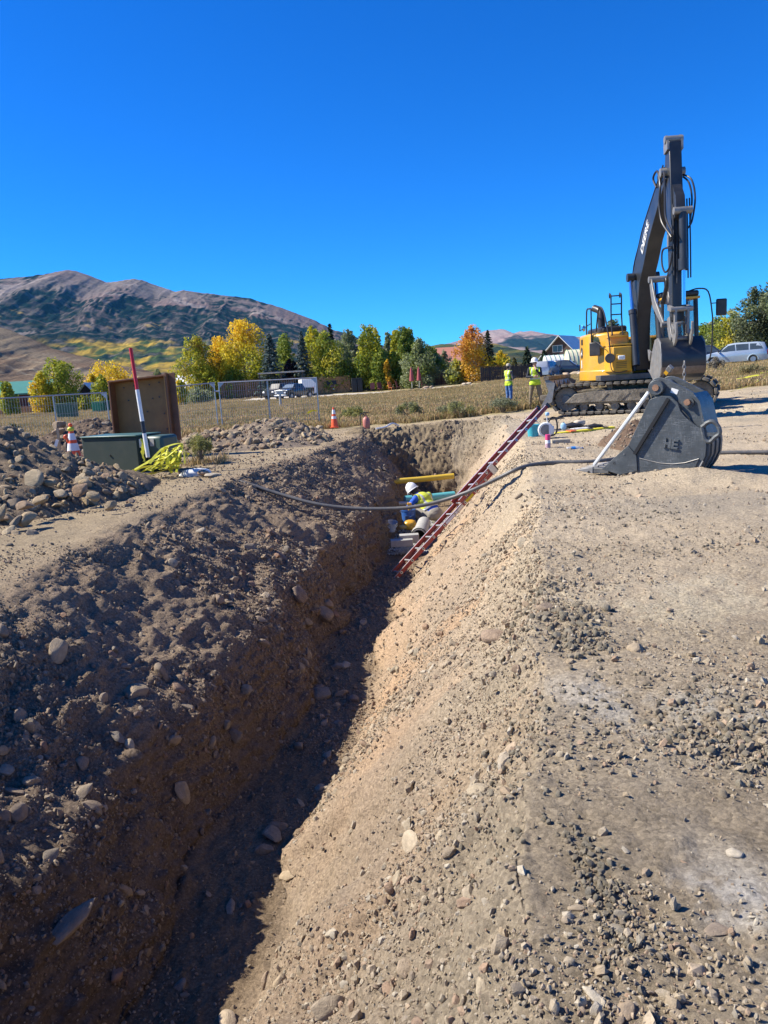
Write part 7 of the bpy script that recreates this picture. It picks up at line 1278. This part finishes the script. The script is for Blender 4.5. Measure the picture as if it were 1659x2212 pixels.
MB_ = MB().cyl(P(463, 845, 29), P(474, 846, 29), .03).build('panel_clamp', m_galv, None); tag(MB_, 'steel clamp joining two wire fence panels', 'clamp')
# crushed spray-paint marks: pink stakes on the slope
for i, (u, v, y, lab) in enumerate(((902, 1297, 12.9, 'pink painted stone low on the trench slope'), )):
    o = bpy.data.objects.new('painted_stone', SM['light'][0].copy()); o.data.materials[0] = mat('pink_paint', (.75, .22, .22), .8); COL.objects.link(o); g = P(u, v, y); o.location = tuple(g); o.scale = (.09, .07, .09); tag(o, lab, 'stone')
o = MB().beam(P(780, 1071, 17.2), P(795, 1082, 17.2), .10, .02, (0, 1, .5)).build('pink_flag', mat('dark_pink', (.38, .03, .06), .6), None); tag(o, 'dark pink flag strip on the shaded left trench wall', 'flag')

# ================================================================== PEOPLE
def person(label, loc, rz, J, mats_, vest=True, hat='helmet', s=1., extras=()):
    """J: joints in metres in the person's own frame (front is -Y)"""
    t = thing('person', label, 'person', loc, rz); t.scale = (s, s, s); j = {k: V(*v) for k, v in J.items()}; mb = MB(); seg = []
    def cap(a, b, ra, rb, z, flat=1.):
        n = max(2, int(np.linalg.norm(b-a)/.03)); mb.tube([a, b], [ra, rb], 14); mb.ell(a, (ra, ra, ra), 7); mb.ell(b, (rb, rb, rb), 7); seg.append((a, b, z))
    fwd = unit(j.get('fwd', V(0, -1, 0))); ch, pe, nk, hd = j['chest'], j['pelvis'], j['neck'], j['head']; upb = unit(ch-pe); sl_, sr_ = j['shl'], j['shr']; sx = unit(sr_-sl_); bk = unit(np.cross(sx, upb)); Rch = np.stack([sx, bk, upb], 1)
    mb.ell((ch*.75+nk*.25), (.185, .118, .17), 9, R=Rch); mb.ell((ch+pe)/2, (.160, .112, .22), 9, R=Rch); mb.ell(pe, (.168, .125, .14), 9, R=Rch); seg += [(pe+upb*.06, nk-upb*.03, 'shirt'), (sl_, sr_, 'shirt')]; cap(sl_, sr_, .066, .066, 'shirt'); cap(nk-upb*.06, hd-upb*.03, .058, .052, 'skin')
    Rh = j.get('Rh', None); Rh = np.array(Rh) if Rh is not None else np.eye(3); fh = -Rh[:, 1]; mb.ell(hd, (.076, .095, .112), 9, R=Rh); mb.ell(hd+fh*.035-Rh[:, 2]*.06, (.052, .055, .05), 7, R=Rh); mb.ell(hd+fh*.098-Rh[:, 2]*.022, (.013, .020, .024), 6, R=Rh); seg.append((hd, hd-Rh[:, 2]*.05, 'skin'))
    for sg_2 in (-1, 1): mb.ell(hd+Rh[:, 0]*sg_2*.077-Rh[:, 2]*.015, (.012, .022, .03), 5, R=Rh)
    mb.ell(hd+fh*.090-Rh[:, 2]*.062, (.024, .010, .008), 5, R=Rh)
    for S_ in 'lr':
        sh, el, wr, hp_, kn, an = [j[k+S_] for k in ('sh', 'el', 'wr', 'hip', 'kn', 'an')]; cap(sh, el, .056, .045, 'shirt'); cap(el, wr, .044, .030, 'sleeve'); cap(hp_, kn, .094, .064, 'pants'); cap(kn, an, .064, .043, 'pants'); toe = j.get('toe'+S_, an+V(0, -.17, -.05)); cap(an+V(0, .02, -.04), toe, .048, .040, 'boot')
        hdv = unit(j.get('hand'+S_, wr+(wr-el))-wr); side = unit(np.cross(hdv, V(.3, 1, .2))); palm = wr+hdv*.055; nrm_ = np.cross(hdv, side); mb.ell(palm, (.040, .020, .048), 6, R=np.stack([side, nrm_, hdv], 1)); seg.append((wr+hdv*.01, wr+hdv*.16, 'skin'))
        for q in range(4):
            b0 = palm+hdv*.035+side*(-.028+.019*q); l = (.062, .074, .070, .054)[q]; m1 = b0+hdv*l*.5+nrm_*.006; mb.tube([b0, m1, m1+unit(hdv+nrm_*.7)*l*.5], [.011, .010, .008], 7)
        mb.tube([palm-hdv*.02+side*.03, palm+side*.058+hdv*.015, palm+side*.062+hdv*.045], [.013, .012, .009], 7)
    tmp = mb.build('body', mats_['skin'], None, local=True, smooth=0); rm = tmp.modifiers.new('r', 'REMESH'); rm.mode = 'VOXEL'; rm.voxel_size = .0125; sm_ = tmp.modifiers.new('s', 'SMOOTH'); sm_.factor = .5; sm_.iterations = 3
    dg = bpy.context.evaluated_depsgraph_get(); me = bpy.data.meshes.new_from_object(tmp.evaluated_get(dg)); bpy.data.objects.remove(tmp)
    nv = len(me.vertices); co = np.zeros(nv*3); me.vertices.foreach_get('co', co); co = co.reshape(-1, 3); nm = np.zeros(nv*3); me.vertices.foreach_get('normal', nm); nm = nm.reshape(-1, 3)
    best = np.full(nv, 9.); lab_ = np.zeros(nv, int); names = ['skin', 'shirt', 'sleeve', 'pants', 'boot']
    for a, b, z in seg:
        d = b-a; tt_ = np.clip(((co-a)@d)/max(d@d, 1e-9), 0, 1); dd = np.linalg.norm(co-a-tt_[:, None]*d, axis=1)-(.10 if z == 'shirt' and abs(np.linalg.norm(d)) > .3 else .04 if z != 'skin' else .045); k = dd < best; best[k] = dd[k]; lab_[k] = names.index(z)
    # trousers up to the belt
    hz_ = (co-pe)@upb; lab_[(hz_ < .05)&(hz_ > -.3)&(lab_ == 1)] = 3
    # cloth folds
    cl = (lab_ == 1)|(lab_ == 3)|(lab_ == 2); fo = fbm(co[:, 0]*9, co[:, 1]*9, co[:, 2]*16, 3, 5)*.014; co2 = co+nm*(cl*(fo+.004))[:, None]; me.vertices.foreach_set('co', co2.ravel())
    me.materials.clear(); [me.materials.append(mats_[q]) for q in names]; nf = len(me.polygons); vi = np.zeros(len(me.loops), int); me.loops.foreach_get('vertex_index', vi); ls = np.zeros(nf, int); me.polygons.foreach_get('loop_start', ls); me.polygons.foreach_set('material_index', lab_[vi[ls]].astype(np.int32)); me.polygons.foreach_set('use_smooth', [True]*nf); me.update()
    bo = bpy.data.objects.new('body', me); COL.objects.link(bo); bo.parent = t
    if vest:
        hz_ = (co-pe)@upb; hs_ = (co-pe)@sx; zmax = (nk-pe)@upb; arm = np.zeros(nv, bool)
        tb_ = (hz_ > (-.10 if J['pelvis'][2] > .6 else .10))&(hz_ < zmax-.0)&(np.abs(hs_) < .185)&((lab_ == 1)|(lab_ == 3)); fr_ = ((co-pe)@bk > .03)|(1 > 0)
        vneck = (hz_ > zmax-.22)&(np.abs(hs_) < (hz_-(zmax-.22))*.5)&((co-pe)@bk*-1 > .0)&False
        ok = tb_&~vneck; pol = [p for p in me.polygons if all(ok[v_] for v_ in p.vertices)]; used = sorted({v_ for p in pol for v_ in p.vertices}); mp_ = {v_: i for i, v_ in enumerate(used)}
        vv = co2[used]+nm[used]*.016; vm_ = bpy.data.meshes.new('vest'); vm_.from_pydata(vv.tolist(), [], [[mp_[v_] for v_ in p.vertices] for p in pol]); vm_.materials.append(mats_['vest']); vm_.materials.append(mats_['stripe'])
        mi = []
        for p in vm_.polygons:
            c_ = np.mean([vv[v_] for v_ in p.vertices], 0); h_ = (c_-pe)@upb; s2 = abs((c_-pe)@sx); mi.append(1 if (.10 < h_ < .155) or (.26 < h_ < .30 and False) or (h_ > .2 and .085 < s2 < .125) else 0)
        vm_.polygons.foreach_set('material_index', mi); vm_.polygons.foreach_set('use_smooth', [True]*len(vm_.polygons)); vo = bpy.data.objects.new('safety_vest', vm_); COL.objects.link(vo); vo.parent = t; sf = vo.modifiers.new('thick', 'SOLIDIFY'); sf.thickness = .008
    if hat in ('helmet', 'brimhelmet'):
        hm = MB(); prof = [(.0, .155), (.05, .15), (.09, .12), (.112, .07), (.118, .02), (.118, .01)]+([(.165, -.005), (.163, -.012), (.11, .0)] if hat == 'brimhelmet' else [(.135, .002), (.134, -.006), (.11, .0)]); Oh = hd+Rh[:, 2]*.035
        hm.lathe(prof, Oh, Rh[:, 2], 24); hb_ = hm.build('hard_hat', mats_['hat'], t, local=True, smooth=50); MB().prism([(-.07, .0), (.07, .0), (.05, .05), (0, .065), (-.05, .05)], .008, Oh+fh*.115+Rh[:, 2]*.0, Rh[:, 0], fh).build('visor', mats_['hat'], hb_, local=True)
        MB().tube([Oh+Rh[:, 2]*.152+fh*.06, Oh+Rh[:, 2]*.158, Oh+Rh[:, 2]*.15-fh*.06], .012, 6).build('ridge', mats_['hat'], hb_, local=True)
    if hat == 'cap':
        cpb = MB().lathe([(0, .115), (.05, .11), (.085, .08), (.098, .03), (.098, .0)], hd+Rh[:, 2]*.03, Rh[:, 2], 20).build('cap', mats_['hat'], t, local=True, smooth=60); MB().prism([(-.07, 0), (.07, 0), (.05, .075), (-.05, .075)], .008, hd+Rh[:, 2]*.035+fh*.085, Rh[:, 0], fh).build('visor', mats_['hat'], cpb, local=True)
    hr = MB().ell(hd-fh*.022+Rh[:, 2]*.005, (.082, .088, .10), 8, R=Rh).build('hair', mats_['hair'], t, local=True)
    for s3 in (-1, 1): MB().ell(hd+fh*.084+Rh[:, 0]*s3*.03-Rh[:, 2]*.0, (.013, .010, .009), 5, R=Rh).build('eye', mats_['eye'], t, local=True)
    return t
SK = mat('skin', (.48, .28, .20), .55, var=.06); m_hair = mat('dark_hair', (.03, .022, .018), .7); m_eye = mat('eye_dark', (.03, .025, .02), .2); HV = mat('hi_vis_lime', (.50, .68, .03), .7, var=.15, scale=10); HY = mat('hi_vis_yellow', (.55, .62, .05), .7, var=.15, scale=10); STR = mat('silver_stripe', (.45, .46, .46), .35, metal=.2); m_jean = mat('blue_denim', (.075, .16, .34), .85, var=.2, scale=14); m_khaki = mat('brown_trousers', (.20, .155, .095), .85, var=.15, scale=10); m_boot = mat('brown_boots', (.10, .07, .045), .7, dust=.3); m_plaid = mat('dark_check_shirt', (.13, .11, .10), .85, var=.55, scale=26); m_navy = mat('black_shirt', (.018, .02, .03), .8); m_royal = mat('royal_blue_hoodie', (.015, .10, .55), .75, var=.12, scale=12); m_grey = mat('grey_shirt', (.42, .40, .34), .85); m_hatw = mat('white_hat', (.80, .80, .78), .35); m_cap = mat('khaki_cap', (.42, .37, .28), .85); m_beige = mat('grey_beige_trousers', (.27, .245, .20), .85, var=.12)
def std(**k):
    J = dict(pelvis=(0, 0, .95), chest=(0, .0, 1.27), neck=(0, .01, 1.47), head=(0, -.015, 1.63), shl=(-.185, 0, 1.41), shr=(.185, 0, 1.41), ell=(-.25, .02, 1.12), elr=(.25, .02, 1.12), wrl=(-.24, -.08, .88), wrr=(.24, -.08, .88), hipl=(-.095, 0, .90), hipr=(.095, 0, .90), knl=(-.115, -.02, .50), knr=(.115, -.02, .50), anl=(-.12, .02, .09), anr=(.12, .02, .09)); J.update(k); return J
w1 = P(1100, 868, 32.6); z1_ = land(w1[0], w1[1]); yaw1 = math.radians(118)
person('worker in a lime vest, jeans and khaki cap standing with folded arms, seen from behind', (w1[0], w1[1], z1_-.0), yaw1, std(elr=(.23, -.05, 1.14), wrr=(.0, -.23, 1.17), handr=(-.14, -.22, 1.2), ell=(-.24, -.06, 1.13), wrl=(.02, -.25, 1.11), handl=(.16, -.20, 1.14)), dict(skin=SK, shirt=m_plaid, sleeve=m_plaid, pants=m_jean, boot=m_boot, vest=HV, stripe=STR, hat=m_cap, hair=m_hair, eye=m_eye), hat='cap')
w2 = P(1157, 872, 28.6); z2_ = land(w2[0], w2[1])
p2 = person('worker in a white hat and lime vest facing the camera, hand at chin', (w2[0], w2[1], z2_), math.radians(-12), std(ell=(-.27, -.06, 1.15), wrl=(-.03, -.24, 1.14), handl=(.12, -.25, 1.16), elr=(.22, -.16, 1.16), wrr=(.04, -.20, 1.40), handr=(.0, -.16, 1.50), hipl=(-.10, 0, .90), hipr=(.10, 0, .90), knl=(-.16, -.02, .50), knr=(.17, 0, .50), anl=(-.20, .02, .09), anr=(.22, .02, .09)), dict(skin=SK, shirt=m_navy, sleeve=m_navy, pants=m_khaki, boot=m_boot, vest=HV, stripe=STR, hat=m_hatw, hair=m_hair, eye=m_eye), hat='brimhelmet', s=1.03)
MB().box((0, -.115, 1.645), (.14, .03, .04)).build('sunglasses', m_blk, p2, local=True, bevel=.008)
# crouching worker: squats facing left and away, back towards us
w3 = P(934, 1139, 17.6); hr_ = np.array((Euler((.55, .30, 0))).to_matrix())
Jc = dict(pelvis=(0, .06, .36), chest=(0, -.18, .57), neck=(0, -.33, .68), head=(0, -.48, .75), shl=(-.19, -.25, .65), shr=(.19, -.25, .65), ell=(-.30, -.34, .48), elr=(.27, -.36, .50), wrl=(-.20, -.56, .40), wrr=(.16, -.60, .42), handl=(-.12, -.70, .38), handr=(.10, -.72, .40), hipl=(-.10, .05, .34), hipr=(.10, .05, .34), knl=(-.20, -.34, .44), knr=(.20, -.34, .44), anl=(-.17, -.06, .09), anr=(.17, -.06, .09), Rh=hr_.tolist())
person('crouching worker in a blue hoodie, lime vest and white hard hat down in the trench', (w3[0]+.02, w3[1]-.0, -1.98), math.radians(-138), Jc, dict(skin=SK, shirt=m_royal, sleeve=m_royal, pants=m_beige, boot=m_boot, vest=HY, stripe=STR, hat=m_hatw, hair=m_hair, eye=m_eye), s=1.22)

# ================================================================== AIR
hb_m = bpy.data.materials.new('haze'); hb_m.use_nodes = True; n = hb_m.node_tree.nodes; n.remove(n['Principled BSDF']); pv = n.new('ShaderNodeVolumePrincipled'); pv.inputs['Color'].default_value = (.12, .52, 1, 1); pv.inputs['Density'].default_value = HAZE; pv.inputs['Anisotropy'].default_value = 0.0
hb_m.node_tree.links.new(pv.outputs[0], n['Material Output'].inputs['Volume'])
if HAZE: tag(MB().box((0, 3900, 470), (17000, 17400, 980)).build('haze', hb_m, None, smooth=0), kind='stuff')
